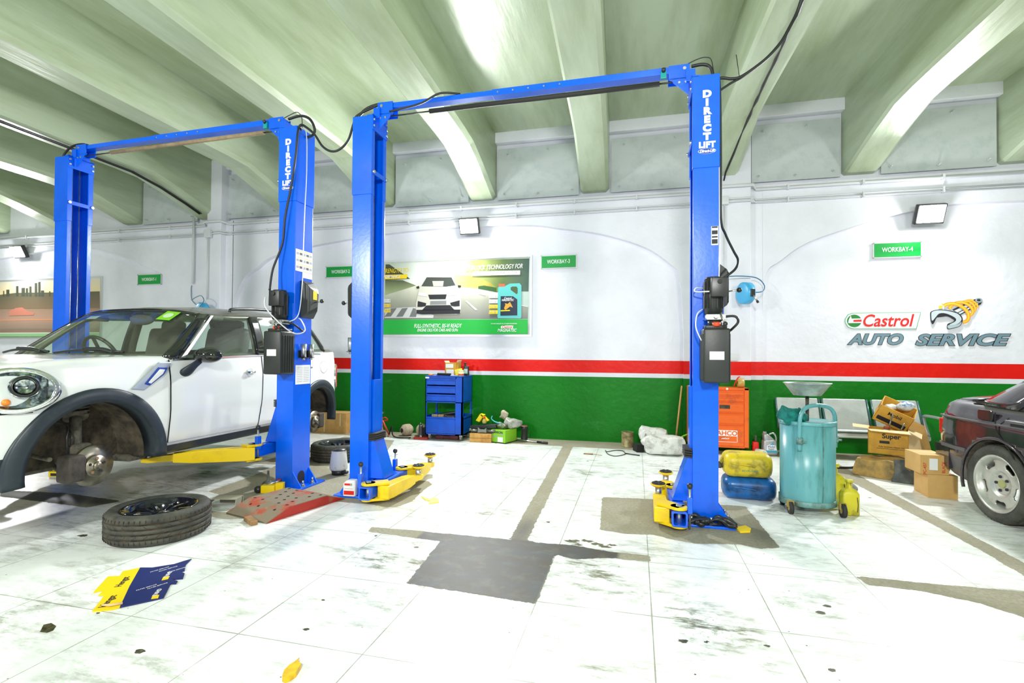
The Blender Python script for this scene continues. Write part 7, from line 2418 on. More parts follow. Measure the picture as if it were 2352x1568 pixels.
rod('wooden_stick', 'thin wooden stick leaning on the green wall', 'stick', (.535, 7.45, .0), (.635, 7.56, .865), .012, mat('pale_wood', (.62, .42, .16), .6))
q = MB(); q.tube(catmull([(.60, 7.3, .02), (.56, 7.25, .10), (.60, 7.2, .19), (.70, 7.2, .24)], 6), .01)
simple('green_hose', 'short bright green hose behind the front lift post', 'hose', q, pm('bright_green_rubber', (.25, .60, .02)))
# ---- orange cabinet
T = thing('tool_cabinet', 'orange steel tool cabinet behind the front lift post', 'cabinet', (1.075, 7.35, 0))
x0, x1, y0, y1 = -.375, .355, -.23, .23
q = MB()
q.span(x0, x1, y0 + .012, y1, .09, .875)
q.span(x0, x0 + .04, y0, y0 + .02, .09, .875)
q.span(x1 - .055, x1, y0, y0 + .02, .09, .875)
q.span(x0, x1, y0, y0 + .02, .845, .875)
q.span(x0, x1, y0, y0 + .02, .09, .105)
bevmod(q.build('cabinet_body', M_orange, T), .004)
for za, zb in ((.778, .838), (.70, .758), (.555, .685), (.405, .54), (.11, .385)):
    q = MB()
    q.span(x0 + .045, x1 - .06, y0 - .004, y0 + .018, za + .004, zb - .02)
    q.span(x0 + .045, x1 - .06, y0 - .016, y0 + .012, zb - .02, zb - .006)
    dr = bevmod(q.build('drawer', M_orange, T), .003)
    if zb == .685:
        q = MB(); q.box((.06, y0 - .005, .625), (.13, .004, .05), bev=.002); q.build('drawer_mark', M_dark, dr)
    if zb == .385:
        q = MB()
        for a in ((-.08, .215, .315, .320), (-.08, .215, .165, .170)):
            q.span(a[0], a[1], y0 - .006, y0 - .004, a[2], a[3])
        q.span(.21, .216, y0 - .006, y0 - .004, .165, .32)
        q.span(-.085, -.08, y0 - .006, y0 - .004, .165, .32)
        q.build('badge_border', M_white, dr)
        q = MB(); q.span(-.08, .21, y0 - .0055, y0 - .004, .243, .315); q.build('badge_panel', M_white, dr)
        text('BAHCO', .082, M_orange, plane((.065, y0 - .0075, .278), (1, 0, 0), (0, 0, 1)), dr, 'lettering', bold=.002, sx=1.05)
        q = MB()
        for k in range(4):
            q.cyl((.02 + k * .025, y0 - .006, .205), (.05 + k * .022, y0 - .006, .215 + .006 * (k % 2)), .006, n=6)
        q.build('fish_emblem', M_white, dr)
q = MB(); q.cyl((.09, y0 - .003, .862), (.09, y0 + .001, .862), .014); q.build('lock', M_white, T)
for xx in (x0 + .07, x1 - .07):
    for yy in (y0 + .07, y1 - .07):
        q = MB(); q.cyl((xx - .015, yy, .045), (xx + .015, yy, .045), .045); q.build('caster', M_black, T)
t = thing('tape_roll', 'roll of brown tape lying on the orange cabinet', 'tape', (1.36, 7.28, .875))
q = MB(); q.lathe([(.028, -.04), (.06, -.04), (.062, 0), (.06, .04), (.028, .04)], (0, 0, .062), 'X', n=28); q.build('tape', mat('golden_tape', (.55, .40, .10), .35), t)
q = MB(); q.lathe([(.0, .041), (.03, .041)], (0, 0, .062), 'X', n=20); q.build('core', M_dark, t)
q = MB(); q.tube(catmull([(1.27, 7.25, .89), (1.31, 7.22, 1.0), (1.34, 7.22, 1.02)], 4), .008)
simple('red_clip', 'small red lever behind the tape roll', 'clip', q, M_red)
# ---- oil bottle, red bottle
t = thing('oil_bottle', 'silver engine oil bottle behind the yellow jerrycan', 'bottle', (1.70, 7.25, .0), R(10))
rbox('bottle_body', mat('silver_plastic', (.50, .53, .55), .3, .5), .19, .11, .20, .03, t, taper=.12)
q = MB()
q.rings([[(x - a, y, .19 + h_) for x, y in rrect(w_, .08, .02)] for h_, w_, a in ((0, .15, 0), (.06, .085, .035), (.09, .05, .055))])
q.build('bottle_neck', mat('silver_plastic2', (.50, .53, .55), .3, .5), t)
q = MB(); q.cyl((-.055, 0, .275), (-.055, 0, .305), .022); q.build('bottle_cap', pm('grey_cap', (.35, .37, .38)), t)
q = MB(); q.tube(catmull([(-.0, 0, .27), (.05, 0, .285), (.085, 0, .24), (.085, 0, .15)], 6), .012); q.build('bottle_handle', mat('silver_plastic3', (.50, .53, .55), .3, .5), t)
q = MB(); q.prism([(-.06, .04), (.085, .04), (.06, .13), (.02, .17), (-.05, .13)], -.0555, -.057); lb = q.build('bottle_label', M_white, t)
q = MB(); q.prism([(-.02, .14), (.02, .17), (.05, .14)], -.057, -.058); q.prism([(-.06, .04), (.085, .04), (.08, .07), (-.06, .07)], -.057, -.058); q.build('label_print', pm('cyan_print', (.05, .40, .60)), lb)
text('Mobil', .04, M_navy, plane((.005, -.0585, .115), (1, 0, 0), (0, 0, 1)), lb, 'lettering')
text('Super', .032, M_ink, plane((.005, -.0585, .088), (1, 0, 0), (0, 0, 1)), lb, 'lettering')
t = thing('coolant_bottle', 'small red bottle right of the orange cabinet', 'bottle', (1.53, 7.22, 0))
rbox('bottle_body', M_red, .08, .07, .17, .02, t, taper=.1)
q = MB(); q.cyl((0, 0, .165), (0, 0, .25), .014); q.build('bottle_neck', M_dark, t)
q = MB(); q.sphere((0, 0, 0), .06, sc=(1.3, 1, .8)); o = simple('rag', 'off-white rag stuffed between the cabinet and the silver bottle', 'rag', q, M_bag); o.location = (1.57, 7.08, .05); crumple(o, .02, 14, 6)
# ---- jerrycans
def jerry(label, loc, rz, m, size, cap):
    t = thing('jerrycan', label, 'jerrycan', loc, rz)
    a, b_, c = size
    q = MB()
    rs = []
    for k in range(13):
        tt = k / 12
        x = -a / 2 + a * tt
        e = min(tt, 1 - tt) * a
        s_ = math.sqrt(max(0.0, 1 - max(0, 1 - e / .07) ** 2)) * .38 + .62
        rs.append([(x, y * s_, c / 2 + z * s_) for y, z in rrect(b_, c, .075, 6)])
    q.rings(rs)
    bd = q.build('can_body', m, t)
    sm = bd.modifiers.new('soft', 'SUBSURF'); sm.levels = 1; sm.render_levels = 1
    q = MB(); q.tube(catmull([(a * .1, -b_ * .52, c * .52), (a * .05, -b_ * .53, c * .55), (-a * .3, -b_ * .50, c * .60), (-a * .36, -b_ * .46, c * .58)], 5), .008); q.build('moulded_seam', m, bd)
    if cap:
        q = MB(); q.cyl((-a / 2 - .03, -.02, c * .42), (-a / 2 + .03, -.02, c * .42), .026); q.cyl((-a / 2 - .045, -.02, c * .42), (-a / 2 - .01, -.02, c * .42), .031)
        q.build('cap', M_dark, t)
        q = MB(); q.tube(catmull([(-a / 2 + .02, -.02, c * .75), (-a / 2 - .01, -.03, c * .7), (-a / 2 - .01, -.03, c * .5)], 5), .012); q.build('spout_lug', m, t)
    return t
jerry('blue oily jerrycan lying on the floor beside the aqua drum', (1.00, 5.02, 0), R(-3), M_jblue, (.46, .30, .195), False)
jy = jerry('yellow oily jerrycan lying on top of the blue one', (.985, 5.02, .196), R(1), M_jyel, (.42, .29, .215), True)
for k, (xx, zz, s_) in enumerate(((.0, .07, .022),)):
    text('ECOLOBE', s_, pm('teal_print', (.03, .28, .25)), plane((xx, -.1465, zz), (1, 0, 0), (0, 0, 1)), jy, 'lettering', bold=.0, sx=1.2, space=1.2)
# ---- aqua waste oil drainer
T = thing('oil_drainer', 'aqua waste oil drum on wheels with a funnel on a pole', 'oil drainer', (1.405, 4.735, 0))
n = 48
def oval(rx, ry, z_):
    return [(rx * math.cos(2 * PI * i / n), ry * math.sin(2 * PI * i / n), z_) for i in range(n)]
q = MB(); q.rings([oval(.205, .175, .075), oval(.208, .178, .08), oval(.208, .178, .735)]); q.build('drum_body', M_aqua, T)
q = MB(); q.rings([oval(.206, .176, .06), oval(.216, .186, .062), oval(.216, .186, .105), oval(.209, .179, .108)]); q.build('bottom_rim', M_aquad, T)
q = MB(); q.rings([oval(.209, .179, .72), oval(.218, .188, .725), oval(.218, .188, .752), oval(.205, .175, .755), oval(.19, .16, .748), oval(.02, .02, .748)]); q.build('lid', M_aqua, T)
q = MB(); q.span(.065, .069, -.1785, -.168, .11, .72); q.build('drum_seam', M_aquad, T)
q = MB()
hp = catmull([(-.105, -.165, .52), (-.105, -.165, .74), (-.085, -.155, .83), (-.03, -.12, .875), (.07, -.06, .885), (.17, .0, .86), (.215, .03, .80), (.222, .035, .70), (.222, .035, .53)], 7)
q.tube(hp, .0165, n=14)
q.build('handle_tube', M_aqua, T)
for p in ((-.105, -.172, .60), (.222, .03, .60)):
    q = MB(); q.cyl((p[0], p[1] + .002, p[2] - .025), (p[0], p[1] + .002, p[2] + .025), .024); q.cyl((p[0], p[1], p[2] - .006), (p[0] + .045, p[1] - .01, p[2] - .006), .008); q.build('handle_clamp', M_aquad, T)
q = MB(); q.cyl((0.0, -.0, .74), (0.0, -.0, .965), .0135); q.build('funnel_pole', M_dark, T)
q = MB(); q.lathe([(.018, .955), (.105, .962), (.108, .968), (.176, 1.062), (.184, 1.064), (.180, 1.070), (.172, 1.064), (.103, .972), (.0, .966)], n=44); q.build('funnel_bowl', M_gal, T)
for xx, yy, r_ in ((-.17, -.16, .05), (.212, -.155, .055), (.0, .17, .05), (-.16, .12, .05)):
    q = MB(); q.cyl((xx - .014, yy, r_), (xx + .014, yy, r_), r_, n=28); wl_ = q.build('caster', M_rubber, T)
    q = MB(); q.cyl((xx - .016, yy, r_), (xx + .016, yy, r_), r_ * .45, n=20); q.box((xx, yy + .01, r_ + .03), (.05, .03, .05)); q.build('caster_hub', mat('ochre_rust', (.35, .25, .06), .7), wl_)
q = MB(); q.sphere((0, 0, 0), .085, sc=(1.25, .85, .75), n=30)
o = simple('rag', 'crumpled teal cloth lying on the drum lid', 'cloth', q, M_teal); o.location = (1.275, 4.66, .80); crumple(o, .045, 14, 9); crumple(o, .012, 40, 2)
# ---- yellow jugs behind
def jug(label, loc, rz, s_=1.0):
    t = thing('oil_jug', label, 'jug', loc, rz)
    q = MB()
    q.rings([[(x, y, z_ * s_) for x, y in rrect(w_ * s_, d2 * s_, .02 * s_)] for z_, w_, d2 in ((0, .125, .085), (.006, .13, .09), (.17, .13, .09), (.20, .10, .07), (.215, .045, .045), (.26, .036, .036))])
    q.build('jug_body', M_jug, t)
    q = MB(); q.box((0.0, 0, .272 * s_), (.048 * s_, .045 * s_, .026 * s_), bev=.006); q.build('jug_cap', M_jug, t)
    q = MB(); q.tube(catmull([(.04 * s_, -.046 * s_, .03 * s_), (.045 * s_, -.047 * s_, .09 * s_), (.038 * s_, -.046 * s_, .15 * s_)], 4), .003); q.build('oil_drip', M_dark, t)
jug('bright yellow oil jug on the floor right of the aqua drum', (1.70, 4.69, 0), R(8))
jug('taller grimy yellow jug squeezed behind the aqua drum', (1.69, 4.98, 0), R(20), 1.25)
q = MB(); q.sphere((0, 0, 0), .075, sc=(1, .9, 1.1), n=24)
o = simple('sponge', 'grey sponge block on the floor behind the yellow jugs', 'sponge', q, M_grey); o.location = (1.85, 5.12, .10); crumple(o, .03, 15, 4)
# ---- waiting bench
T = thing('waiting_bench', 'three-seat perforated steel waiting bench against the green wall', 'bench', (2.65, 7.35, 0))
for k, xc in enumerate((-.555, 0.005, .575)):
    def PB(x, t_):
        return (xc + x - .0 + .035 * (t_ - .5) * 0, .12 * t_ + .0, .36 + .385 * t_)
    q = MB()
    prof = [(-.275 + .0, 0), (-.275, .03)]
    rs = []
    for t_ in (0, .02, .25, .5, .75, .97, 1):
        y_ = -.02 + .16 * t_
        z_ = .355 + .385 * t_
        wd = .245 if t_ > .98 or t_ < .01 else .25
        rs.append([(xc - wd, y_, z_), (xc + wd, y_, z_), (xc + wd, y_ + .018, z_), (xc - wd, y_ + .018, z_)])
    q.rings(rs, smooth=False)
    sb2 = bevmod(q.build('seat_back', M_perf, T), .006)
    q = MB()
    nx, nz = 22, 18
    for i in range(nx):
        for j in range(nz):
            t_ = .14 + .72 * j / (nz - 1)
            xx = xc - .19 + .38 * (i + (j % 2) * .5) / nx
            yy, zz = -.02 + .16 * t_ - .0025, .355 + .385 * t_
            q.quad([(xx - .0035, yy, zz - .0035), (xx + .0035, yy, zz - .0035), (xx + .0035, yy + .0029, zz + .0035), (xx - .0035, yy + .0029, zz + .0035)])
    o = q.build('perforations', M_lgrey, sb2)
    o['kind'] = 'stuff'
    for sx in (-1, 1):
        q = MB()
        q.cyl((xc + sx * .262, -.03, .35), (xc + sx * .262, .14, .735), .012)
        q.build('side_rail', mat('dark_teal_rail', (.03, .09, .09), .3), T)
    q = MB()
    q.rings([[(xc - .25, y_, z_), (xc + .25, y_, z_), (xc + .25, y_, z_ - .012), (xc - .25, y_, z_ - .012)] for y_, z_ in ((-.02, .36), (-.06, .345), (-.11, .35), (-.14, .358))], smooth=False)
    q.build('seat_lip', M_perf, T)
q = MB(); q.cyl((-.80, -.09, .295), (.86, -.09, .295), .033, n=20); q.build('support_tube', mat('white_steel_tube', (.60, .62, .60), .3, .4), T)
for xx in (-.80, -.27, .29, .86):
    q = MB(); q.tube(catmull([(xx, -.32, .52), (xx, -.34, .555), (xx, -.25, .57), (xx, .02, .56), (xx, .03, .50), (xx, -.07, .33)], 5), .018)
    q.build('armrest', mat('grey_steel_arm', (.35, .38, .38), .3, .6), T) if abs(xx) > .7 else q.bm.free()
for xx in (-.72, .72):
    q = MB(); q.tube(catmull([(xx, -.40, .02), (xx, -.36, .03), (xx, -.12, .26)], 4), .022); q.tube(catmull([(xx, .13, .02), (xx, .10, .03), (xx, -.06, .26)], 4), .022); q.build('leg', mat('grey_steel_leg', (.30, .33, .33), .3, .6), T)
# ---- cartons at the right
def print_lines(t, m, rows):
    q = MB()
    for a, b_, y, z_, h_ in rows:
        q.span(a, b_, y - .001, y, z_, z_ + h_)
    q.build('box_print', m, t)
t = carton('cardboard_box', 'plain brown cardboard box on the floor, lower of the small pair by the dark car', (2.740, 5.580, 0), R(-5), (.225, .30, .215), M_kraft, mi=M_cardin)
t = carton('cardboard_box', 'brown cardboard box with a white label, upper of the small pair by the dark car', (2.665, 5.575, .218), R(-2), (.22, .30, .175), M_kraft, mi=M_cardin)
q = MB(); q.span(-.04, .025, -.1515, -.150, .04, .145); q.build('white_label', M_white, t)
q = MB(); q.prism([(.11, .01), (.135, .08), (.11, .16)], -.14, .14); q.build('end_flap', M_kraft, t)
text('PC-457', .035, M_red, plane((-.075, -.152, .05), (0, 0, 1), (-1, 0, 0)), t, 'lettering')
text('BLACK', .035, M_red, plane((.07, -.152, .07), (0, 0, 1), (-1, 0, 0)), t, 'lettering')
# super carton, open on top of the crumpled one
t = carton('oil_carton', 'open mustard oil carton with printed sides, middle of the carton pile', (2.745, 6.50, .222), R(-24), (.36, .30, .27), M_must, open_=True)
text('Super', .07, M_ink, plane((.03, -.1515, .20), (1, 0, 0), (0, 0, 1)), t, 'lettering', bold=.002)
text('Fully Synthetic Motor Oil', .022, M_ink, plane((.03, -.1515, .085), (1, 0, 0), (0, 0, 1)), t, 'lettering')
text('3000', .05, M_ink, plane((-.1815, .02, .16), (0, -1, 0), (0, 0, 1)), t, 'lettering', bold=.001)
q = MB(); q.box((-.03, -.151, .135), (.09, .001, .03)); q.box((.03, -.151, .065), (.26, .001, .004)); q.box((-.181, -.08, .12), (.001, .05, .05)); q.build('box_print', M_ink, t)
q = MB()
q.quad([(-.18, -.15, .27), (.18, -.15, .27), (.20, -.25, .252), (-.15, -.24, .262)])
q.quad([(-.18, -.15, .27), (-.18, .15, .27), (-.34, .12, .285), (-.32, -.12, .275)])
q.quad([(.18, -.15, .27), (.18, .15, .27), (.30, .13, .22), (.29, -.13, .20)])
o = q.build('box_flap', M_cardin, t); o.modifiers.new('thickness', 'SOLIDIFY').thickness = .005
t = thing('oil_carton', 'tilted open mustard carton at the top of the carton pile', 'box', (2.86, 6.62, .515), R(-20))
Mt = Matrix.Translation((0, 0, .13)) @ Matrix.Rotation(R(26), 4, 'Y') @ Matrix.Rotation(R(24), 4, 'X')
q = MB()
a, b_, c, th = .33, .25, .21, .006
for bx in ((-a / 2, a / 2, -b_ / 2, -b_ / 2 + th, -c / 2, c / 2), (-a / 2, a / 2, b_ / 2 - th, b_ / 2, -c / 2, c / 2), (-a / 2, -a / 2 + th, -b_ / 2, b_ / 2, -c / 2, c / 2), (a / 2 - th, a / 2, -b_ / 2, b_ / 2, -c / 2, c / 2), (-a / 2, a / 2, -b_ / 2, b_ / 2, -c / 2, -c / 2 + th)):
    q.span(*bx)
q.bm.transform(Mt)
q.build('box_body', M_must, t)
text('Mobil', .06, M_ink, Mt @ plane((.0, -b_ / 2 - .001, .04), (1, 0, 0), (0, 0, 1)), t, 'lettering', bold=.001)
q = MB(); q.box((0, -b_ / 2 - .0005, -.05), (.28, .001, .05), M=Mt); q.box((-a / 2 - .0005, 0, .03), (.001, .1, .04), M=Mt); q.build('box_print', M_ink, t)
q = MB(); q.sphere((.09, -.01, .22), .07, sc=(1.3, .9, .8)); o = simple('parts_bag', 'blue and white plastic bag inside the topmost tilted carton', 'bag', q, mat('blue_white_film', (.60, .66, .70), .3, col2=(.03, .12, .35), scale=9, lo=.5, hi=.6)); o.location = (2.86, 6.60, .52); crumple(o, .02, 14, 2)
q = MB(); q.sphere((-.04, .0, .20), .055, sc=(1.2, .9, .7)); o = simple('parts_bag', 'clear white plastic bag beside the blue one in the topmost carton', 'bag', q, M_bag); o.location = (2.86, 6.62, .52); crumple(o, .02, 16, 7)
# crumpled big carton on the floor
q = MB()
q.box((0, 0, .10), (.56, .36, .20), bev=.02)
bmesh.ops.subdivide_edges(q.bm, edges=q.bm.edges[:], cuts=5, use_grid_fill=True)
for v in q.bm.verts:
    v.co.x += (v.co.z - .1) * (-.5 if v.co.x > 0 else .35)
    v.co.z *= 1 - .22 * max(0, v.co.x) / .28
o = simple('crumpled_carton', 'crushed oily mustard carton on the floor, bottom of the carton pile', 'box', q, M_dirty)
o.location = (2.66, 6.27, 0.0); o.rotation_euler = (0, 0, R(-38)); crumple(o, .03, 5, 6)
for v in o.data.vertices:
    v.co.z = max(v.co.z, 0.002)
q = MB(); q.prism([(-.12, .0), (.12, .0), (.10, .14), (.12, .24), (-.10, .23), (-.09, .1)], -.02, .02); o = simple('floor_mat', 'dark grey rubber sheet leaning on the crushed carton', 'mat', q, mat('grey_rubber_sheet', (.06, .07, .07), .7, col2=(.14, .15, .15), scale=12)); o.location = (2.69, 6.0, 0); o.rotation_euler = (R(-12), 0, R(-25))
t = thing('carton_sheet', 'folded brown carton sheet standing behind the pile near the dark car tail', 'box', (3.02, 6.78, 0), R(-20))
q = MB(); q.prism([(-.10, .0), (.22, .0), (.14, .36), (-.02, .52), (-.12, .45)], 0, .012); q.build('sheet_front', M_cardin, t)
q = MB(); q.prism([(-.02, .0), (.30, .0), (.20, .50), (.02, .60)], .06, .072); q.build('sheet_back', M_kraft, t)
for k, (x_, y_, z_, lab) in enumerate(((2.70, 6.42, .50, 'old shock absorber with a red ring standing in the open carton'), (2.80, 6.40, .49, 'thin grey metal rod standing in the open carton'))):
    t = thing('shock_absorber' if k == 0 else 'metal_rod', lab, 'car part', (x_, y_, z_))
    q = MB(); q.cyl((0, 0, -.05), (.06, 0, .17 if k == 0 else .08), .007); q.build('shaft', M_grease, t)
    if k == 0:
        q = MB(); q.lathe([(.02, -.0), (.03, .0), (.03, .03), (.015, .035)], n=16); q.build('rubber_ring', mat('rust_red_rubber', (.35, .07, .03), .7), t)
        q = MB(); q.cyl((-.02, 0, -.10), (0, 0, .0), .026); q.build('damper_body', M_gal, t)
q = MB(); q.tube(catmull([(1.95, 6.62, .012), (2.2, 6.58, .012), (2.42, 6.62, .012), (2.52, 6.72, .02)], 8), .014)
simple('black_hose', 'black hose on the floor between the bench and the crushed carton', 'hose', q, M_cable)
# ---- left side floor things
RP = thing('drive_on_ramp', 'worn red steel ramp plate with holes, lying between the lifts', 'ramp', (-2.694, 3.256, 0), math.atan2(.967, .254) - PI / 2)
w, l, hh = .50, .76, .075
pr = [(0, .004), (l * .26, hh), (l * .74, hh), (l, .004)]
M_ramp = mat('worn_red_steel', (.21, .175, .115), .7, col2=(.40, .06, .025), scale=4.5, lo=.52, hi=.62, bump=.2)
q = MB()
for (ya, za), (yb_, zb) in zip(pr[:-1], pr[1:]):
    q.rings([[(0, ya, za), (-w, ya, za), (-w, ya, za + .006), (0, ya, za + .006)], [(0, yb_, zb), (-w, yb_, zb), (-w, yb_, zb + .006), (0, yb_, zb + .006)]], smooth=False)
rp = q.build('ramp_plate', M_ramp, RP)
q = MB()
for xx in (-.004, -w + .002):
    q.prism([(0, 0.001)] + [(a, b_) for a, b_ in pr] + [(l, .001)], xx, xx + .004, 'X')
q.build('side_skirt', mat('chipped_red_skirt', (.38, .018, .008), .5, col2=(.22, .11, .05), scale=8, lo=.55, hi=.75), RP)
holes = []
for i in range(9):
    for j in range(5):
        y_ = .05 + i * .082
        x_ = -.05 - j * .1 - (.04 if i % 2 else 0)
        if x_ < -w + .02:
            continue
        z_ = hh if l * .26 < y_ < l * .74 else (hh * y_ / (l * .26) if y_ < l * .5 else hh * (l - y_) / (l * .26))
        q = MB(); sl = (hh / (l * .26)) * (1 if y_ < l * .26 else (-1 if y_ > l * .74 else 0))
        q.lathe([(0, 0), (.013, 0)], n=14, M=Matrix.Translation((x_, y_, z_ + .0075)) @ Matrix.Rotation(math.atan(sl), 4, 'X'))
        q.build('punched_hole', M_rust if (i * 3 + j) % 4 == 0 else M_gap, rp)
q = MB(); q.box((0, 0, .016), (.05, .17, .032), bev=.004)
o = simple('wood_block', 'small wooden block at the near edge of the red ramp', 'wood block', q, M_wood); o.location = (-2.83, 3.25, 0); o.rotation_euler = (0, 0, R(58))
t = thing('metal_bracket', 'bent grey metal bracket on the floor beside the large wheel', 'bracket', (-3.33, 3.56, 0), R(14))
q = MB()
q.box((.0, .0, .072), (.20, .13, .006)); q.box((.10, -.02, .04), (.006, .09, .07), Matrix.Rotation(R(8), 4, 'Y')); q.box((-.13, .0, .045), (.10, .10, .006), Matrix.Rotation(R(-42), 4, 'Y')); q.box((.0, .062, .04), (.2, .005, .07))
q.build('bracket_plate', mat('dusty_olive_steel', (.30, .29, .22), .7), t)
t = thing('clamp_tool', 'small yellow box of clips beside the post foot and the red ramp', 'tool', (-3.29, 4.00, 0), R(20))
q = MB(); q.box((0, 0, .035), (.12, .08, .07), bev=.006); q.box((.09, .03, .045), (.07, .06, .075), bev=.005); q.build('yellow_case', M_stick, t)
q = MB(); q.cyl((-.02, 0, .07), (.07, .05, .09), .012); q.cyl((-.04, .02, .07), (.03, .06, .085), .01); q.build('steel_clips', M_steel, t)
q = MB(); q.sphere((-.09, -.01, .03), .035); q.build('black_knob', M_black, t)
t = thing('brake_fluid_jar', 'small red jar standing on the blue base plate', 'jar', (-3.262, 4.095, .018))
q = MB(); q.lathe([(0, 0), (.025, 0), (.027, .01), (.027, .05), (.02, .06), (.02, .065)], n=20); q.build('jar_body', pm('deep_red_plastic', (.35, .01, .015)), t)
q = MB(); q.cyl((0, 0, .062), (0, 0, .085), .022); q.build('jar_cap', pm('brown_red_cap', (.30, .04, .03)), t)
q = MB(); q.lathe([(0, 0), (.05, 0), (.055, .02), (.045, .03), (.012, .05), (.010, .14), (.0, .14)], n=20)
o = simple('bottle_jack', 'small grey bottle jack on the floor left of the post foot', 'jack', q, M_grease); o.location = (-3.48, 4.22, 0)
t = thing('white_bucket', 'dirty white bucket with a black lid behind the power unit post', 'bucket', (-3.08, 4.80, 0.0))
q = MB(); q.lathe([(0, .05), (.085, .05), (.095, .07), (.075, .25), (.068, .26)], n=30); q.build('bucket_body', mat('stained_white_plastic', (.62, .62, .60), .5, col2=(.15, .15, .13), scale=9, lo=.55, hi=.7), t)
q = MB(); q.lathe([(0, .275), (.07, .27), (.078, .255)], n=28); q.build('bucket_lid', M_black, t)
q = MB(); q.lathe([(0, 0), (.07, 0), (.075, .05), (.0, .05)], n=20); q.box((.09, -.02, .03), (.06, .05, .03), bev=.01); q.build('bucket_stand', M_black, t)
t = thing('fluid_bottle', 'white plastic bottle with a red label on the lift base plate', 'bottle', (-2.475, 4.045, .019), R(5))
q = MB()
q.rings([[(x + sx_, y, z_) for x, y in rrect(w_, .06, .015)] for z_, w_, sx_ in ((0, .115, 0), (.008, .122, 0), (.11, .118, 0), (.135, .09, .012), (.142, .07, .02))])
q.build('bottle_body', pm('white_hdpe', (.82, .82, .80)), t)
q = MB(); q.box((0, -.031, .032), (.095, .001, .035)); q.box((-.015, -.031, .105), (.055, .001, .018)); q.build('red_label', M_red, t)
q = MB(); q.box((.0, -.0315, .068), (.08, .001, .003)); q.box((.02, -.0315, .105), (.02, .001, .02)); q.build('label_print', M_lgrey, t)
# black rubber straps on the right base plate
t = thing('rubber_strap_pile', 'tangle of black rubber gloves and straps on the front post base plate', 'straps', (.56, 4.04, .015))
random.seed(11)
for k in range(7):
    q = MB()
    a0 = random.uniform(-.1, .1)
    pts = [(-.15 + .3 * i / 6 + random.uniform(-.02, .02), random.uniform(-.05, .04), .015 + random.uniform(0, .05)) for i in range(7)]
    q.tube(catmull(pts, 4), lambda t_: .014 + .006 * math.sin(t_ * 9), n=7)
    q.build('strap', M_black, t)
def floor_poly(name, key, label, cat, m, h_=.004, z=0.001, bumpy=0):
    q = MB(); q.prism(D[key], z, z + h_, 'Z')
    o = simple(name, label, cat, q, m)
    return o
floor_poly('yellow_wrapper', 'scrapR', 'small yellow wrapper right of the front post foot', 'litter', M_stick, .012)
floor_poly('yellow_wrapper', 'scrapW', 'pale yellow wrapper on the floor in front of the left yellow arms', 'litter', pm('lemon_film', (.80, .75, .15)), .01)
floor_poly('yellow_wrapper', 'scrapY', 'crumpled orange-yellow wrapper at the bottom edge of the picture', 'litter', mat('orange_yellow_foil', (.85, .52, .0), .4, col2=(.55, .30, .0), scale=30), .022)
CT = thing('flattened_carton', 'flattened yellow and dark blue filter carton on the floor', 'box', (0, 0, 0.001))
q = MB(); q.prism(D['cy'], 0, .005, 'Z'); cy_ = q.build('yellow_panel', pm('filter_box_yellow', (.88, .62, .0)), CT)
q = MB(); q.prism(D['cb'], .001, .006, 'Z'); cb_ = q.build('blue_panel', pm('filter_box_blue', (.005, .015, .13)), CT)
ct = D['ct']
def ftext(body, p0, p1, size, m, parent, bold=.001, z=.0068):
    c = ((p0[0] + p1[0]) / 2, (p0[1] + p1[1]) / 2, z)
    d = Vector((p1[0] - p0[0], p1[1] - p0[1], 0)).normalized()
    u = Vector((-d.y, d.x, 0))
    text(body, size, m, plane(c, d, u), parent, 'lettering', ext=.0002, bold=bold)
ftext('Hengst', ct[0], ct[1], .046, M_ink, cy_, .0012, .0055)
ftext('Hengst', ct[2], ct[3], .046, M_ink, cy_, .0012, .0055)
for k, (f_, s_) in enumerate(((.30, 'Made in Germany'), (.55, 'Qualität Quality')) * 2):
    i = 0 if k < 2 else 2
for a, b_ in ((ct[4], ct[5]), (ct[6], ct[7])):
    d = Vector((b_[0] - a[0], b_[1] - a[1], 0))
    ftext('E10HD', a, b_, .028, M_white, cb_, .0006)
cbv = D['cb']
for i, (px_, py_) in enumerate(((-2.60, 2.14), (-2.56, 2.17), (-2.74, 2.34), (-2.70, 2.36), (-2.64, 2.36))):
    ftext('FILTER SERVICE', (px_, py_), (px_ + .05, py_ + .12), .014, M_white, cb_, 0)
for key in ('cby', 'cby2'):
    q = MB(); q.prism(D[key], .006, .0068, 'Z'); q.build('yellow_emblem', pm('filter_emblem_yellow', (.88, .62, .0)), cb_)
q = MB(); q.tube([(-2.60, 1.985, .012), (-2.555, 1.99, .014), (-2.52, 2.025, .012)], .006); simple('pale_strip', 'pale peeled tape strip lying on the yellow carton corner', 'litter', q, M_cardin)
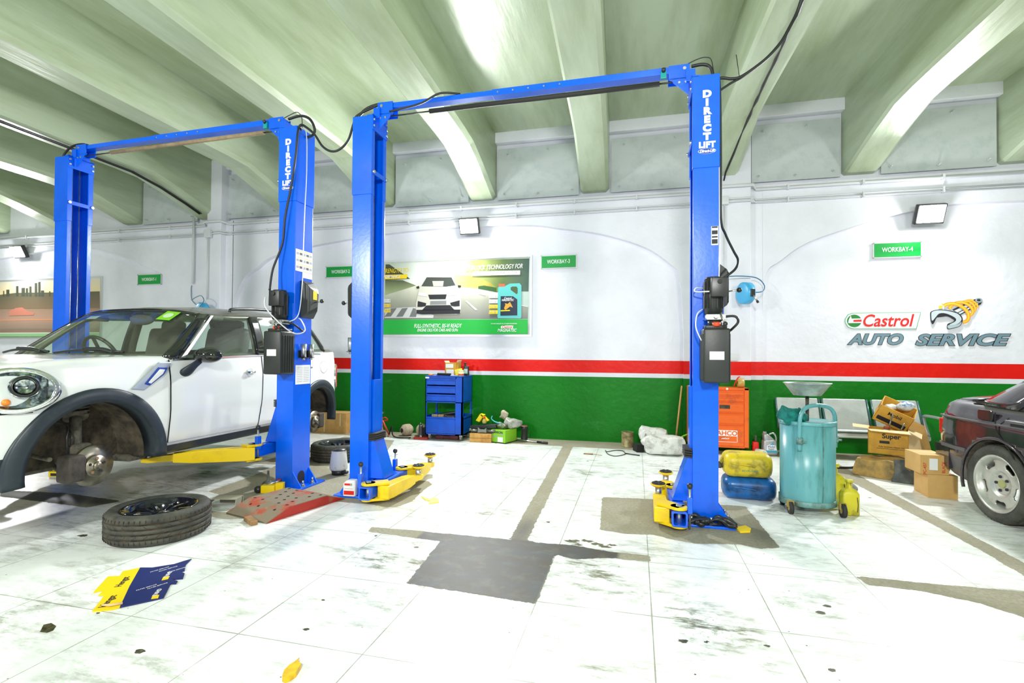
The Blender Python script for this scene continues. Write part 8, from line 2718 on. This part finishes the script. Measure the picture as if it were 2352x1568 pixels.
# holes and chips in the floor
random.seed(5)
pp = D['pts']
for i, (x, y) in enumerate(pp):
    q = MB()
    r_ = (.016, .019, .012, .019, .010, .019, .016, .015, .028, .008, .008)[i]
    pts = [(x + r_ * (1 + .3 * random.uniform(-1, 1)) * math.cos(a) * 1.15, y + r_ * .75 * (1 + .3 * random.uniform(-1, 1)) * math.sin(a)) for a in [k * PI / 7 for k in range(14)]]
    if i == 0:
        pts = D['hole']
    q.prism(pts, .0006, .0016, 'Z')
    simple('floor_stain', 'dark oil-filled chip in the white floor paint', 'stain', q, mat('oily_chip', (.03, .03, .012), .3, col2=(.14, .13, .06), scale=40), 'dark chips in the white floor')
# cracked paint by the strip
for i, (x, y, r_) in enumerate(((-.42, 3.50, .05), (-.33, 3.53, .04), (-.26, 3.49, .035), (-.20, 3.46, .04), (-.38, 3.45, .03), (-.15, 3.50, .03))):
    q = MB()
    pts = [(x + r_ * random.uniform(.3, 1.3) * math.cos(a) * 1.3, y + r_ * random.uniform(.3, 1.2) * math.sin(a) * .7) for a in [k * PI / 8 for k in range(16)]]
    q.prism(pts, .0005, .0014, 'Z')
    simple('peeled_paint', 'olive patch where floor paint has peeled beside the dark strip', 'stain', q, mat('olive_grime', (.14, .13, .06), .6, col2=(.07, .06, .02), scale=30), 'peeled paint patches')
# under the car
t = thing('brake_pad_box', 'yellow and black brake pad box on the floor under the white car', 'box', (-5.80, 3.99, 0), R(8))
q = MB(); q.box((0, 0, .04), (.17, .13, .08), bev=.002); q.build('box_body', M_stick, t)
text('TEXTAR', .035, M_ink, plane((-.03, -.066, .062), (1, 0, 0), (0, 0, 1)), t, 'lettering', bold=.001)
q = MB(); q.box((.01, -.0655, .02), (.14, .001, .028)); q.build('box_print', M_ink, t)
t = thing('brake_pad_box', 'blue carton behind the yellow brake pad box under the white car', 'box', (-6.0, 4.32, 0), R(8))
q = MB(); q.box((0, 0, .06), (.24, .2, .12), bev=.002); q.build('box_body', pm('royal_blue_carton', (.01, .04, .45)), t)
q = MB(); q.box((0, 0, .121), (.18, .05, .002)); q.build('yellow_strip', M_stick, t)
t = carton('cardboard_box', 'large brown cardboard box behind the rear wheel arch of the white car', (-4.90, 7.38, 0), R(3), (.75, .34, .33), M_card, mi=M_cardin)
q = MB(); q.span(-.02, .0, -.171, -.170, .02, .31); q.span(.26, .28, -.171, -.170, .12, .32); q.build('tape_strip', M_cardin, t)
